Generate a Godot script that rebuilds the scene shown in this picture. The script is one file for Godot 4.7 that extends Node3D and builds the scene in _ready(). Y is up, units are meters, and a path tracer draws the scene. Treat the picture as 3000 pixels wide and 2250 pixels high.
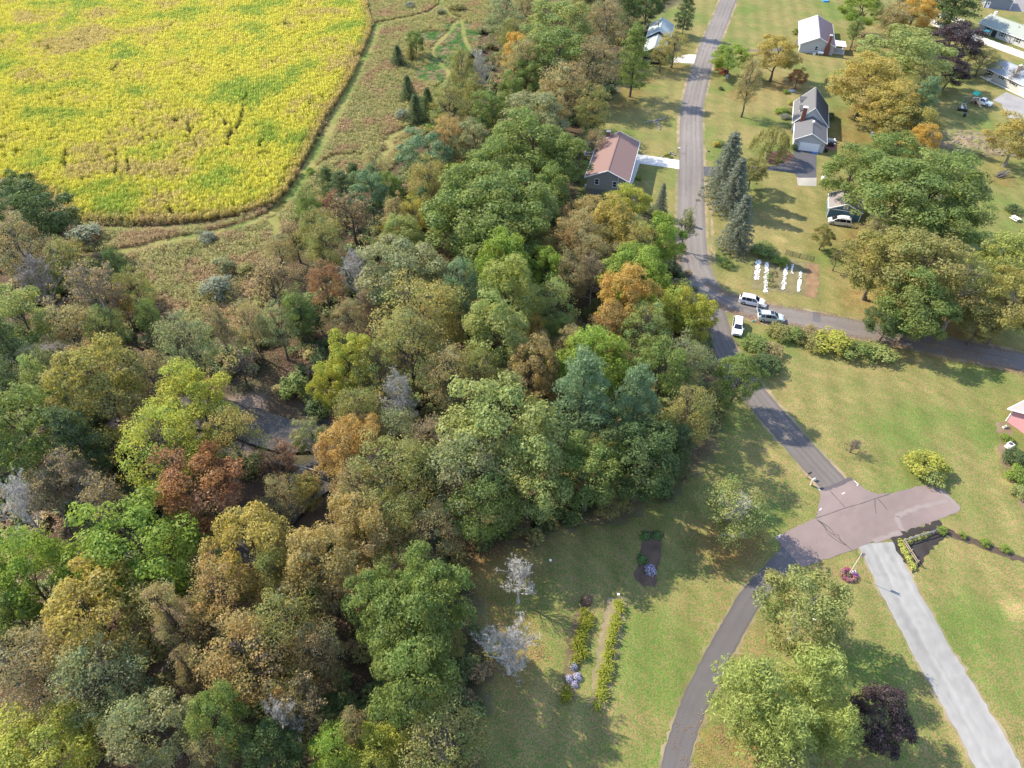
extends Node3D
# A wooded edge of a village seen from the air: corn field, meadow, autumn wood, lanes, houses and yards.
# Metres; x to the right, -z away from the viewer, y up.

var leaf_mats := {}
var mats := {}
var tree_meshes := {}
var noise_a := FastNoiseLite.new()
var noise_b := FastNoiseLite.new()
var noise_c := FastNoiseLite.new()
var speckle: Texture2D
var grass_tex: Texture2D

var corn_field := PackedVector2Array([Vector2(-62.75, -337.85), Vector2(-57.33, -304.34), Vector2(-50.86, -275.78), Vector2(-49.64, -265.51), Vector2(-49.66, -251.16), Vector2(-49.47, -228.29), Vector2(-50.62, -210.12), Vector2(-52.09, -195.31), Vector2(-52.45, -172.43), Vector2(-52.85, -163.23), Vector2(-53.2, -153.53), Vector2(-55.54, -147.02), Vector2(-61.16, -142.92), Vector2(-68.43, -139.98), Vector2(-78.02, -138.82), Vector2(-85.56, -138.53), Vector2(-92.86, -139.54), Vector2(-98.48, -139.25), Vector2(-104.14, -147.48), Vector2(-112.76, -153.86), Vector2(-120.56, -156.34), Vector2(-138.91, -153.86), Vector2(-219.51, -205.9), Vector2(-320.29, -337.85)])
var meadow_area := PackedVector2Array([Vector2(-62.75, -337.85), Vector2(-2.91, -337.85), Vector2(-6.7, -304.34), Vector2(-10.03, -279.6), Vector2(-11.55, -251.16), Vector2(-16.36, -232.61), Vector2(-19.63, -216.02), Vector2(-21.41, -198.75), Vector2(-23.91, -183.37), Vector2(-28.53, -175.32), Vector2(-31.1, -160.6), Vector2(-37.16, -156.34), Vector2(-43.52, -150.63), Vector2(-47.7, -147.48), Vector2(-49.02, -135.71), Vector2(-48.05, -125.08), Vector2(-48.66, -113.18), Vector2(-48.57, -102.58), Vector2(-54.22, -100.11), Vector2(-60.07, -102.58), Vector2(-71.5, -110.97), Vector2(-79.36, -122.59), Vector2(-87.59, -127), Vector2(-93.23, -128.29), Vector2(-98.16, -134.32), Vector2(-99.85, -141.44), Vector2(-85.14, -141.44), Vector2(-63.6, -147.48), Vector2(-55.38, -167.75), Vector2(-53.05, -224.09), Vector2(-54.01, -272.05)])
var lawns := [PackedVector2Array([Vector2(-3.66, -23.91), Vector2(-2.96, -32.06), Vector2(-2.54, -40.24), Vector2(-4.9, -46.71), Vector2(-7.77, -50.21), Vector2(-8.36, -52.29), Vector2(-2.37, -54.99), Vector2(4.84, -57.81), Vector2(12.19, -58.97), Vector2(18.84, -61.34), Vector2(24.53, -65.7), Vector2(29.79, -71.7), Vector2(34.15, -79.74), Vector2(36.27, -86.98), Vector2(35.46, -93.07), Vector2(36.43, -102.58), Vector2(36.5, -113.18), Vector2(37.49, -130.26), Vector2(51.88, -205.9), Vector2(83.05, -304.34), Vector2(104.51, -348.52), Vector2(313.52, -348.52), Vector2(68.9, -13.01), Vector2(-3.94, -13.01)]), PackedVector2Array([Vector2(15.1, -147.48), Vector2(16.81, -160.6), Vector2(16.94, -175.32), Vector2(23.35, -198.75), Vector2(29.44, -210.87), Vector2(37.82, -229.72), Vector2(44.6, -247.92), Vector2(50.15, -279.6), Vector2(60.24, -295.72), Vector2(84.84, -332.71), Vector2(107.85, -332.71), Vector2(55.88, -205.9), Vector2(39.7, -130.26), Vector2(35.74, -132.95), Vector2(35.3, -144.42), Vector2(30.21, -147.48), Vector2(23.69, -145.94)])]
var creek := PackedVector2Array([Vector2(-102.14, -100.11), Vector2(-89.35, -97.22), Vector2(-80.84, -94.89), Vector2(-72.17, -91.73), Vector2(-61.97, -85.31), Vector2(-53.26, -81.69), Vector2(-46.01, -80.13), Vector2(-39.74, -77.47), Vector2(-35.03, -76.13), Vector2(-31.28, -76.58), Vector2(-28.31, -73.81), Vector2(-28.34, -69.65), Vector2(-31.68, -65.7), Vector2(-34.57, -60.74), Vector2(-37.31, -52.82), Vector2(-41.84, -46.71)])
var main_road := PackedVector2Array([Vector2(94.91, -332.71), Vector2(84.93, -304.34), Vector2(77.35, -281.93), Vector2(70.24, -261.98), Vector2(62.39, -238.26), Vector2(57.67, -222.72), Vector2(52.98, -205.9), Vector2(50.76, -196.44), Vector2(46.46, -173.39), Vector2(41.74, -147.48), Vector2(39.24, -132.95), Vector2(38.07, -123.83), Vector2(38.38, -116.61), Vector2(39.42, -110.97), Vector2(40.95, -107.2)])
var side_road := PackedVector2Array([Vector2(38.61, -114.31), Vector2(41.43, -110.97), Vector2(46.04, -107.94), Vector2(52.09, -106.05), Vector2(60.98, -103.38), Vector2(71.32, -99.81), Vector2(83.11, -95.82), Vector2(90.82, -92.89), Vector2(100.54, -88.85), Vector2(114.14, -82.88)])
var lane := PackedVector2Array([Vector2(38.65, -108.8), Vector2(38.43, -103.59), Vector2(38.35, -97.22), Vector2(39.19, -90.84), Vector2(41.41, -83.68), Vector2(44.25, -75.84), Vector2(47.11, -68.44), Vector2(48.14, -66.02), Vector2(48.55, -64.93)])
var pad := PackedVector2Array([Vector2(45.76, -64.61), Vector2(48.55, -65.7), Vector2(51.35, -66.86), Vector2(51.87, -65.7), Vector2(52.91, -64.49), Vector2(54.32, -64.05), Vector2(56.09, -64.05), Vector2(60.81, -65.44), Vector2(63.45, -65.76), Vector2(64.31, -64.93), Vector2(64.64, -63.18), Vector2(65.27, -61.46), Vector2(64.37, -60.68), Vector2(61.14, -59.38), Vector2(52.87, -56.56), Vector2(47.34, -54.45), Vector2(42.15, -52.66), Vector2(39.19, -51.61), Vector2(38.08, -53.9), Vector2(36.91, -56.39), Vector2(41.35, -58.62), Vector2(43.49, -59.55), Vector2(44.12, -60.5), Vector2(44.9, -62.19), Vector2(45.53, -63.74)])
var footpath := PackedVector2Array([Vector2(39.25, -54.72), Vector2(38.14, -53.55), Vector2(34.08, -49.75), Vector2(30.91, -46.71), Vector2(28.5, -43.62), Vector2(26.05, -40.4), Vector2(24.15, -37.73), Vector2(22.19, -34.9), Vector2(21.09, -33.12), Vector2(19.14, -29.54), Vector2(17.87, -26.61), Vector2(16.21, -21.66)])
var gravel_drive := PackedVector2Array([Vector2(50.56, -55.49), Vector2(50.87, -51.03), Vector2(51.04, -47.74), Vector2(51.45, -44.56), Vector2(51.71, -40.48), Vector2(52.2, -37.21), Vector2(52.52, -35.36), Vector2(52.92, -32.29), Vector2(53.25, -29.36), Vector2(53.49, -26.61), Vector2(53.92, -21.35)])
var concrete_drive := PackedVector2Array([Vector2(42.74, -169.73), Vector2(41.91, -164.86), Vector2(37.19, -166.4), Vector2(32.4, -167.89), Vector2(29.42, -157.67), Vector2(28.22, -157.67), Vector2(32.13, -173.15)])
var asphalt_drive := PackedVector2Array([Vector2(73.91, -176.62), Vector2(79.09, -173.97), Vector2(74.86, -160.42), Vector2(70.33, -160.42), Vector2(70.1, -162.79), Vector2(68.75, -163.43), Vector2(64.04, -164.23), Vector2(59.37, -162.79), Vector2(52.51, -160.89), Vector2(47.4, -161.2), Vector2(48.25, -166.35), Vector2(53.87, -165.7), Vector2(64.12, -166.35), Vector2(66.55, -166.68), Vector2(69.69, -169.01), Vector2(72.61, -172.07)])
var gravel_apron := PackedVector2Array([Vector2(70.12, -160.73), Vector2(75.02, -160.73), Vector2(73.63, -156.26), Vector2(69.21, -156.56)])
var far_drive := PackedVector2Array([Vector2(141.22, -207.52), Vector2(148.19, -213.45), Vector2(151.87, -207.08), Vector2(144.09, -192.28), Vector2(139.88, -195.53), Vector2(141.25, -201.4), Vector2(142.62, -204.86)])
var far_road := PackedVector2Array([Vector2(180.33, -294.88), Vector2(184.32, -292.38), Vector2(198.56, -287.49), Vector2(210.03, -308.79), Vector2(196.48, -308.79), Vector2(189.13, -302.15), Vector2(184.49, -294.05)])
var white_drive := PackedVector2Array([Vector2(50.89, -237.76), Vector2(58.91, -236.68), Vector2(61.22, -244.73), Vector2(58.4, -245.02), Vector2(54.03, -242.19)])
var far_walk := PackedVector2Array([Vector2(67.56, -251.16), Vector2(79.15, -248.89), Vector2(87.09, -248.57), Vector2(97.01, -255.14), Vector2(99.7, -259.56)])
var cracks := [PackedVector2Array([Vector2(43.51, -59.61), Vector2(46.11, -60.52), Vector2(48.36, -61.39), Vector2(51.19, -62.27), Vector2(53.39, -63.1), Vector2(55.89, -63.94)]), PackedVector2Array([Vector2(47.16, -64.63), Vector2(47.83, -63.04), Vector2(48.42, -61.55)]), PackedVector2Array([Vector2(43.63, -59.45), Vector2(44.16, -58.6), Vector2(44.62, -57.56), Vector2(45.31, -56.74), Vector2(46.01, -55.72), Vector2(46.99, -54.33)]), PackedVector2Array([Vector2(43.78, -59.34), Vector2(44.5, -58.29), Vector2(44.43, -57.25), Vector2(45.44, -55.82), Vector2(46.33, -55.12)]), PackedVector2Array([Vector2(43.91, -59.18), Vector2(44.8, -58.39), Vector2(45.23, -57.56), Vector2(45.38, -56.94), Vector2(45.92, -56.74), Vector2(45.91, -55.92), Vector2(46.45, -55.22)]), PackedVector2Array([Vector2(53.39, -63.1), Vector2(52.88, -61.72), Vector2(52.53, -60.41)]), PackedVector2Array([Vector2(53.77, -63.16), Vector2(54.17, -62.05), Vector2(54.43, -61.06)])]
var lane_joint := PackedVector2Array([Vector2(45.92, -64.74), Vector2(47.4, -65.09), Vector2(49.11, -65.78), Vector2(51.32, -66.83)])
var paint_marks := [PackedVector2Array([Vector2(51.5, -66.42), Vector2(51.86, -65.72)]), PackedVector2Array([Vector2(51.89, -65.8), Vector2(51.56, -65.52)]), PackedVector2Array([Vector2(48.77, -63.94), Vector2(49.32, -64.23)]), PackedVector2Array([Vector2(44.56, -61.01), Vector2(44.97, -61.39)]), PackedVector2Array([Vector2(37.87, -56.89), Vector2(37.49, -56.69)]), PackedVector2Array([Vector2(37.5, -56.72), Vector2(37.46, -56.38)]), PackedVector2Array([Vector2(45.55, -65.2), Vector2(45.79, -64.63)])]
var pale_streaks := [PackedVector2Array([Vector2(55.28, -60.03), Vector2(57.9, -61.04), Vector2(61.06, -62.07), Vector2(63.88, -62.81)]), PackedVector2Array([Vector2(55.28, -60.03), Vector2(55.19, -58.67), Vector2(55.29, -57.46)]), PackedVector2Array([Vector2(54.91, -57.24), Vector2(52.75, -56.61), Vector2(50.52, -55.77)]), PackedVector2Array([Vector2(63.35, -65.06), Vector2(64.18, -63.49), Vector2(64.87, -61.34)])]
var worn_line := PackedVector2Array([Vector2(47.56, -153.86), Vector2(45.28, -141.44), Vector2(43.3, -130.26), Vector2(42.09, -122.59), Vector2(41.39, -117.19), Vector2(41.65, -114.54)])
var road_patch := PackedVector2Array([Vector2(57.78, -107.42), Vector2(59.03, -106.99), Vector2(58.25, -104.1), Vector2(56.89, -104.5)])
var mown := [PackedVector2Array([Vector2(-48.48, -276.54), Vector2(-48.41, -254.47), Vector2(-48.72, -228.29), Vector2(-49.38, -204.68), Vector2(-50.06, -188.02), Vector2(-50.93, -170.53), Vector2(-51.42, -159.74), Vector2(-52.4, -151.43), Vector2(-54.44, -144.12)]), PackedVector2Array([Vector2(-53.63, -149.04), Vector2(-54.72, -143.67), Vector2(-58.44, -139.98), Vector2(-63.55, -136.41), Vector2(-70.25, -133.77), Vector2(-77.34, -130.66), Vector2(-81.63, -128.42), Vector2(-87.59, -127)]), PackedVector2Array([Vector2(-62, -141.73), Vector2(-68.8, -138.68), Vector2(-77.52, -137.39), Vector2(-84.9, -136.83), Vector2(-91.19, -137.39)]), PackedVector2Array([Vector2(-54.93, -142.92), Vector2(-53.02, -138.53), Vector2(-50.94, -133.63), Vector2(-48.44, -128.29)]), PackedVector2Array([Vector2(-48.87, -275.78), Vector2(-42.62, -279.6), Vector2(-36.75, -283.5), Vector2(-30.88, -289.1), Vector2(-27.69, -298.27), Vector2(-27.64, -308.79)]), PackedVector2Array([Vector2(-27.49, -299.12), Vector2(-22.93, -285.48), Vector2(-18.8, -279.6), Vector2(-17.37, -268.38), Vector2(-16.63, -260.59), Vector2(-13.95, -247.92)]), PackedVector2Array([Vector2(-19.6, -282.71), Vector2(-21.69, -269.48), Vector2(-26.89, -249.54), Vector2(-25.14, -240.39), Vector2(-21.91, -234.08), Vector2(-19.86, -227.73), Vector2(-20.31, -221.62), Vector2(-23.08, -213.94), Vector2(-22.85, -204.68)]), PackedVector2Array([Vector2(-21.92, -193.06), Vector2(-27.2, -188.67), Vector2(-32.51, -183.79), Vector2(-32.97, -180.09), Vector2(-31.93, -176.11), Vector2(-34.05, -169.97), Vector2(-35.82, -164.12)]), PackedVector2Array([Vector2(-34.99, -171.1), Vector2(-40.52, -172.24), Vector2(-44.95, -171.86), Vector2(-48.08, -168.48), Vector2(-49.29, -164.12), Vector2(-49.94, -160.26)])]
var mown_width := [1.5, 1.15, 0.8, 1.3, 1.1, 0.9, 1.0, 1.2, 0.55]
var mown_label := ["mown track hugging the right edge of the corn field", "mown track along the bottom of the corn field", "green grass strip at the foot of the corn", "short mown spur running down into the wood", "mown track across the top of the meadow", "mown track along the upper wood edge", "mown track winding through the bright grass", "mown trail curving below the meadow spruces", "narrow mown trail linking the curve to the corn track"]
var corn_dir := Vector2(12.2963, 48.1867)
var corn_gaps := [[Vector2(-78.28, -209.66), Vector2(-73.73, -185.72), 0.8], [Vector2(-76.44, -188.62), Vector2(-73.64, -175.17), 0.9], [Vector2(-83.77, -198.22), Vector2(-81.53, -188.62), 0.6], [Vector2(-80.98, -197.7), Vector2(-78.7, -187.65), 0.5], [Vector2(-74.9, -187.65), Vector2(-73.52, -181.95), 0.7], [Vector2(-86.62, -186.68), Vector2(-85.64, -179.2), 1.2], [Vector2(-114.18, -171.27), Vector2(-111, -163.8), 1.2], [Vector2(-101.43, -172.12), Vector2(-96.44, -159.45), 0.7], [Vector2(-97.65, -169.57), Vector2(-93.49, -159.84), 0.5], [Vector2(-65.43, -181.03), Vector2(-65.25, -173.86), 0.7], [Vector2(-127.9, -172.12), Vector2(-125.26, -170.41), 1.3], [Vector2(-84.41, -222.69), Vector2(-85.92, -219.63), 1.2], [Vector2(-123.11, -267.42), Vector2(-121.11, -260.24), 0.6], [Vector2(-121.51, -271.54), Vector2(-118.43, -261.81), 0.7], [Vector2(-124.73, -231.61), Vector2(-124.33, -225.19), 1.2], [Vector2(-92.39, -179.2), Vector2(-93.05, -178.74), 1.3], [Vector2(-75.77, -163.8), Vector2(-75.26, -163.4), 1.4], [Vector2(-95.14, -158.29), Vector2(-90.85, -153.03), 0.5], [Vector2(-82.81, -177.39), Vector2(-81.74, -173.42), 0.7], [Vector2(-72.18, -257.14), Vector2(-71.42, -251.12), 1.0], [Vector2(-81.34, -271.54), Vector2(-79.3, -269.88), 1.4]]
var bare_spots := [Vector3(69.91, -111.19, 2.6), Vector3(70.69, -108.8, 1.8), Vector3(69.62, -113.18, 1.6), Vector3(65.58, -45.27, 1.8), Vector3(58.45, -132.95, 1.6), Vector3(60.8, -137.39, 1.4), Vector3(42.14, -129.6, 1.6), Vector3(72.77, -105.64, 2.2), Vector3(59.74, -58.38, 1.2), Vector3(76.59, -71.7, 1.5), Vector3(74.61, -65.7, 1.3), Vector3(63.85, -141.44, 1.2), Vector3(119.09, -184.42, 2)]
var litter_spots := [Vector3(-9.48, -54.99, 7), Vector3(-3.73, -52.82, 6.5), Vector3(-5.78, -57.24, 6), Vector3(79.41, -218.66, 5), Vector3(85.3, -218.13, 4), Vector3(98.43, -196.44, 7), Vector3(91.96, -183.37, 6), Vector3(88.72, -175.32, 4.5), Vector3(70.83, -110.97, 5), Vector3(75.43, -101.09, 7), Vector3(83.99, -97.7, 6), Vector3(80.07, -100.11, 6), Vector3(40.13, -222.72, 4.5), Vector3(35.68, -212.14, 5), Vector3(32.29, -204.68, 5), Vector3(28.79, -54.45, 4), Vector3(31.77, -56.11, 4), Vector3(68.01, -210.87, 4.5), Vector3(21.5, -29.09, 3), Vector3(29.8, -27.13, 5), Vector3(74.25, -130.26, 4), Vector3(80.17, -134.32, 5), Vector3(77.47, -121.36, 6), Vector3(69.23, -167.75, 2.5), Vector3(53.14, -234.08, 3.5), Vector3(120.18, -158.88, 3), Vector3(-1.27, -40.24, 5), Vector3(112.08, -247.92, 5)]
var green_grass := [Vector3(-19.04, -261.29, 8), Vector3(-17.73, -247.92, 7), Vector3(-22.87, -247.92, 5), Vector3(-22.59, -228.29, 8), Vector3(-21.11, -238.56, 6), Vector3(-12.5, -261.29, 6), Vector3(-28.56, -261.29, 6), Vector3(-19.03, -272.05, 5)]

func _ready() -> void:
	var cam := Camera3D.new()
	cam.name = "camera"
	cam.fov = 57.0
	cam.near = 0.5
	cam.far = 6000.0
	cam.position = Vector3(0, 84.4, 0)
	cam.rotation_degrees = Vector3(-44.0, 0, 0)
	add_child(cam)
	var env := Environment.new()
	env.background_mode = Environment.BG_SKY
	var sky := Sky.new()
	var sm := ProceduralSkyMaterial.new()
	sm.sky_top_color = Color(0.52, 0.61, 0.76)
	sm.sky_horizon_color = Color(0.87, 0.885, 0.90)
	sm.sky_curve = 0.18
	sm.ground_bottom_color = Color(0.30, 0.31, 0.24)
	sm.ground_horizon_color = Color(0.62, 0.66, 0.66)
	sm.sky_energy_multiplier = 1.15
	sky.sky_material = sm
	env.sky = sky
	env.tonemap_mode = Environment.TONE_MAPPER_LINEAR
	env.tonemap_exposure = 2.3
	env.sdfgi_enabled = true
	env.ssao_enabled = true
	env.ssil_enabled = true
	env.fog_enabled = false
	env.fog_density = 0
	env.fog_light_color = Color(0.86, 0.90, 0.94)
	var we := WorldEnvironment.new()
	we.name = "world_environment"
	we.environment = env
	add_child(we)
	var sun := DirectionalLight3D.new()
	sun.name = "sun"
	sun.light_energy = 1.6
	sun.light_color = Color(1.0, 0.95, 0.86)
	sun.light_angular_distance = 0.55
	sun.shadow_enabled = true
	sun.basis = Basis.looking_at(Vector3(0.86 * 0.777, -0.629, 0.51 * 0.777), Vector3.UP)
	add_child(sun)

	noise_a.seed = 11
	noise_a.frequency = 0.045
	noise_a.fractal_octaves = 3
	noise_b.seed = 23
	noise_b.frequency = 0.22
	noise_b.fractal_octaves = 3
	noise_c.seed = 37
	noise_c.frequency = 0.012
	noise_c.fractal_octaves = 2
	speckle = noise_texture(5, 0.09, 0.62, 1.0, 512)
	grass_tex = grass_texture()
	make_ground()
	make_roads()
	make_water()
	make_corn()
	make_meadow_plants()
	make_houses()
	make_yard_things()
	make_vehicles()
	make_people()
	make_trees()
	make_shrubs()
	make_woodland_floor()
	make_garden_beds()

# ---------------------------------------------------------------- helpers

class MB:
	var v := PackedVector3Array()
	var n := PackedVector3Array()
	var c := PackedColorArray()
	var use_color := false
	var col := Color(1, 1, 1)
	func tri(a: Vector3, b: Vector3, d: Vector3) -> void:      # counter-clockwise seen from outside
		var nn := (b - a).cross(d - a)
		if nn.length_squared() < 1e-14:
			return
		nn = nn.normalized()
		v.push_back(a)
		v.push_back(d)
		v.push_back(b)
		for k in 3:
			n.push_back(nn)
			c.push_back(col)
	func quad(a: Vector3, b: Vector3, d: Vector3, e: Vector3) -> void:
		tri(a, b, d)
		tri(a, d, e)
	func leaf(p: Vector3, along: Vector3, across: Vector3, nn: Vector3, k: Color) -> void:
		var a := p - along
		var b := p + across
		var d := p + along
		var e := p - across
		var flip := across.cross(along).dot(nn) > 0.0
		for q in ([a, d, b, a, e, d] if flip else [a, b, d, a, d, e]):
			v.push_back(q)
			n.push_back(nn)
			c.push_back(k)
	func box(at: Vector3, s: Vector3, b := Basis.IDENTITY) -> void:
		var h := s * 0.5
		var p := []
		for i in 8:
			p.append(at + b * Vector3(h.x if i & 1 else -h.x, h.y if i & 2 else -h.y, h.z if i & 4 else -h.z))
		quad(p[4], p[5], p[7], p[6])
		quad(p[1], p[0], p[2], p[3])
		quad(p[5], p[1], p[3], p[7])
		quad(p[0], p[4], p[6], p[2])
		quad(p[6], p[7], p[3], p[2])
		quad(p[0], p[1], p[5], p[4])
	func tube(pts: Array, rad: Array, sides := 5, cap := true) -> void:
		var rings := []
		for i in pts.size():
			var d: Vector3 = (pts[mini(i + 1, pts.size() - 1)] - pts[maxi(i - 1, 0)]).normalized()
			var up := Vector3.RIGHT if absf(d.y) > 0.9 else Vector3.UP
			var s := d.cross(up).normalized()
			var t := s.cross(d).normalized()
			var ring := []
			for k in sides:
				var a := TAU * k / sides
				ring.append(pts[i] + (s * cos(a) + t * sin(a)) * rad[i])
			rings.append(ring)
		loft(rings, cap)
	func loft(rings: Array, cap := true) -> void:
		var m: int = rings[0].size()
		var turn := Vector3.ZERO
		var c0 := Vector3.ZERO
		var c1 := Vector3.ZERO
		var mid_ring: int = 1 if rings.size() > 2 else 0
		for k in m:
			turn += (rings[mid_ring][k] - rings[mid_ring][0]).cross(rings[mid_ring][(k + 1) % m] - rings[mid_ring][0])
			c0 += rings[0][k]
			c1 += rings[-1][k]
		if turn.dot(c1 - c0) > 0.0:
			rings = rings.map(func(q):
				var t: Array = q.duplicate()
				t.reverse()
				return t)
		for i in rings.size() - 1:
			for k in m:
				quad(rings[i][k], rings[i + 1][k], rings[i + 1][(k + 1) % m], rings[i][(k + 1) % m])
		if cap:
			for e in [0, rings.size() - 1]:
				var mid := Vector3.ZERO
				for q in rings[e]:
					mid += q
				mid /= m
				for k in m:
					if e == 0:
						tri(mid, rings[e][k], rings[e][(k + 1) % m])
					else:
						tri(mid, rings[e][(k + 1) % m], rings[e][k])
	func cyl(a: Vector3, b: Vector3, r: float, sides := 10) -> void:
		tube([a, b], [r, r], sides)
	func ball(at: Vector3, s: Vector3, seg := 8, rings := 6) -> void:
		var rr := []
		for i in rings + 1:
			var ph := PI * i / rings - PI / 2
			var ring := []
			for k in seg:
				var a := TAU * k / seg
				ring.append(at + Vector3(cos(ph) * cos(a) * s.x, sin(ph) * s.y, cos(ph) * sin(a) * s.z))
			rr.append(ring)
		loft(rr, false)
	func slab(poly: PackedVector2Array, y0: float, y1: float) -> void:   # a flat plate, x and z, with sides
		var ids := Geometry2D.triangulate_polygon(poly)
		for i in range(0, ids.size(), 3):
			var a := poly[ids[i]]
			var b := poly[ids[i + 1]]
			var d := poly[ids[i + 2]]
			if (b - a).cross(d - a) > 0:
				var t := b
				b = d
				d = t
			tri(Vector3(a.x, y1, a.y), Vector3(b.x, y1, b.y), Vector3(d.x, y1, d.y))
		var cw := Geometry2D.is_polygon_clockwise(poly)
		for i in poly.size():
			var a := poly[i]
			var b := poly[(i + 1) % poly.size()]
			if not cw:
				var t := a
				a = b
				b = t
			quad(Vector3(a.x, y0, a.y), Vector3(b.x, y0, b.y), Vector3(b.x, y1, b.y), Vector3(a.x, y1, a.y))
	func mesh() -> ArrayMesh:
		var arr := []
		arr.resize(Mesh.ARRAY_MAX)
		arr[Mesh.ARRAY_VERTEX] = v
		arr[Mesh.ARRAY_NORMAL] = n
		if use_color:
			arr[Mesh.ARRAY_COLOR] = c
		var m := ArrayMesh.new()
		m.add_surface_from_arrays(Mesh.PRIMITIVE_TRIANGLES, arr)
		return m

func noise_texture(sd: int, freq: float, lo: float, hi: float, size: int) -> Texture2D:
	var f := FastNoiseLite.new()
	f.seed = sd
	f.frequency = freq
	f.fractal_octaves = 5
	var im := f.get_seamless_image(size, size)
	var out := Image.create(size, size, false, Image.FORMAT_RGB8)
	for y in size:
		for x in size:
			var g := lerpf(lo, hi, im.get_pixel(x, y).r)
			out.set_pixel(x, y, Color(g, g, g))
	return ImageTexture.create_from_image(out)

# green and straw mottling of a lawn, forty metres across
func grass_texture() -> Texture2D:
	var f := FastNoiseLite.new()
	f.seed = 61
	f.frequency = 0.045
	f.fractal_octaves = 5
	f.fractal_gain = 0.72
	var a := f.get_seamless_image(1024, 1024)
	f.seed = 62
	f.frequency = 0.14
	f.fractal_octaves = 2
	var c := f.get_seamless_image(1024, 1024)
	var out := Image.create(1024, 1024, false, Image.FORMAT_RGB8)
	var green := Color(0.76, 0.88, 0.66)
	var straw := Color(1.0, 0.89, 0.84)
	for y in 1024:
		for x in 1024:
			var t := clampf((a.get_pixel(x, y).r - 0.5) * 1.9 + 0.5, 0.0, 1.0)
			var k := 0.76 + 0.46 * c.get_pixel(x, y).r
			var q := green.lerp(straw, t) * k
			out.set_pixel(x, y, Color(minf(q.r, 1.0), minf(q.g, 1.0), minf(q.b, 1.0)))
	return ImageTexture.create_from_image(out)

func lin(r: float, g: float, b: float) -> Color:
	return Color(r, g, b).linear_to_srgb()

# a plain procedural material: linear base colour, roughness, an optional grain texture laid in metres
func mat(key: String, r := 0.5, g := 0.5, b := 0.5, rough := 0.85, grain := 0.0, metal := 0.0) -> StandardMaterial3D:
	if mats.has(key):
		return mats[key]
	var m := StandardMaterial3D.new()
	m.resource_name = key
	m.albedo_color = lin(r, g, b)
	m.roughness = rough
	m.metallic = metal
	if grain > 0.0:
		m.albedo_texture = speckle
		m.uv1_triplanar = true
		m.uv1_scale = Vector3.ONE * grain
	mats[key] = m
	return m

func vmat(key: String, tex: Texture2D, per_metre: float, rough := 0.95, bump := 0.0) -> StandardMaterial3D:
	if mats.has(key):
		return mats[key]
	var m := StandardMaterial3D.new()
	m.resource_name = key
	m.vertex_color_use_as_albedo = true
	m.roughness = rough
	m.metallic_specular = 0.25
	if tex:
		m.albedo_texture = tex
		m.uv1_triplanar = true
		m.uv1_world_triplanar = true
		m.uv1_scale = Vector3.ONE * per_metre
		if bump > 0.0:
			m.heightmap_enabled = true
			m.heightmap_texture = tex
			m.heightmap_scale = bump
	mats[key] = m
	return m

func numbered(called: String, parent: Node) -> String:
	if not parent.has_node(NodePath(called)):
		return called
	var k: int = parent.get_meta("count_" + called, 0)
	k += 1
	parent.set_meta("count_" + called, k)
	return "%s_%03d" % [called, k]

func put(called: String, m: Mesh, material: Material, parent: Node = self) -> MeshInstance3D:
	var o := MeshInstance3D.new()
	o.name = numbered(called, parent)
	o.mesh = m
	o.material_override = material
	o.cast_shadow = GeometryInstance3D.SHADOW_CASTING_SETTING_ON
	parent.add_child(o, true)
	return o

func part(called: String, b: MB, material: Material, parent: Node = self) -> MeshInstance3D:
	return put(called, b.mesh(), material, parent)

func thing(called: String, label: String, category: String, at := Vector3.ZERO, turn := 0.0, group := "") -> Node3D:
	var o := Node3D.new()
	o.name = numbered(called, self)
	add_child(o, true)
	o.position = at
	o.rotation_degrees.y = turn
	tag(o, label, category, group)
	return o

func tag(o: Node, label: String, category: String, group := "", kind := "") -> void:
	if label:
		o.set_meta("label", label)
	if category:
		o.set_meta("category", category)
	if group:
		o.set_meta("group", group)
	if kind:
		o.set_meta("kind", kind)

func structure(called: String, b: MB, material: Material, label: String) -> MeshInstance3D:
	var o := part(called, b, material)
	o.set_meta("kind", "structure")
	o.set_meta("label", label)
	return o

func many(called: String, m: Mesh, material: Material, xf: Array, tint: PackedColorArray, label: String, parent: Node = self) -> MultiMeshInstance3D:
	var mm := MultiMesh.new()
	mm.transform_format = MultiMesh.TRANSFORM_3D
	mm.use_colors = true
	mm.mesh = m
	mm.instance_count = xf.size()
	for i in xf.size():
		mm.set_instance_transform(i, xf[i])
		mm.set_instance_color(i, tint[i])
	var o := MultiMeshInstance3D.new()
	o.name = called
	o.multimesh = mm
	o.material_override = material
	parent.add_child(o, true)
	o.set_meta("kind", "stuff")
	if label:
		o.set_meta("label", label)
	return o

func leaf_material(key: String, r: float, g: float, b: float, through := 1.0) -> StandardMaterial3D:
	if leaf_mats.has(key):
		return leaf_mats[key]
	var m := StandardMaterial3D.new()
	m.resource_name = key
	m.albedo_color = lin(r, g, b)
	m.vertex_color_use_as_albedo = true
	m.roughness = 0.6
	m.metallic_specular = 0.35
	m.cull_mode = BaseMaterial3D.CULL_DISABLED
	m.backlight_enabled = true
	m.backlight = lin(through, through, through * 0.8)
	leaf_mats[key] = m
	return m

func inside(p: Vector2, poly: PackedVector2Array) -> bool:
	return Geometry2D.is_point_in_polygon(p, poly)

func seg_dist(p: Vector2, line: PackedVector2Array) -> float:
	var best := 1e9
	for i in line.size() - 1:
		var q := Geometry2D.get_closest_point_to_segment(p, line[i], line[i + 1])
		best = minf(best, p.distance_squared_to(q))
	return sqrt(best)

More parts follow.
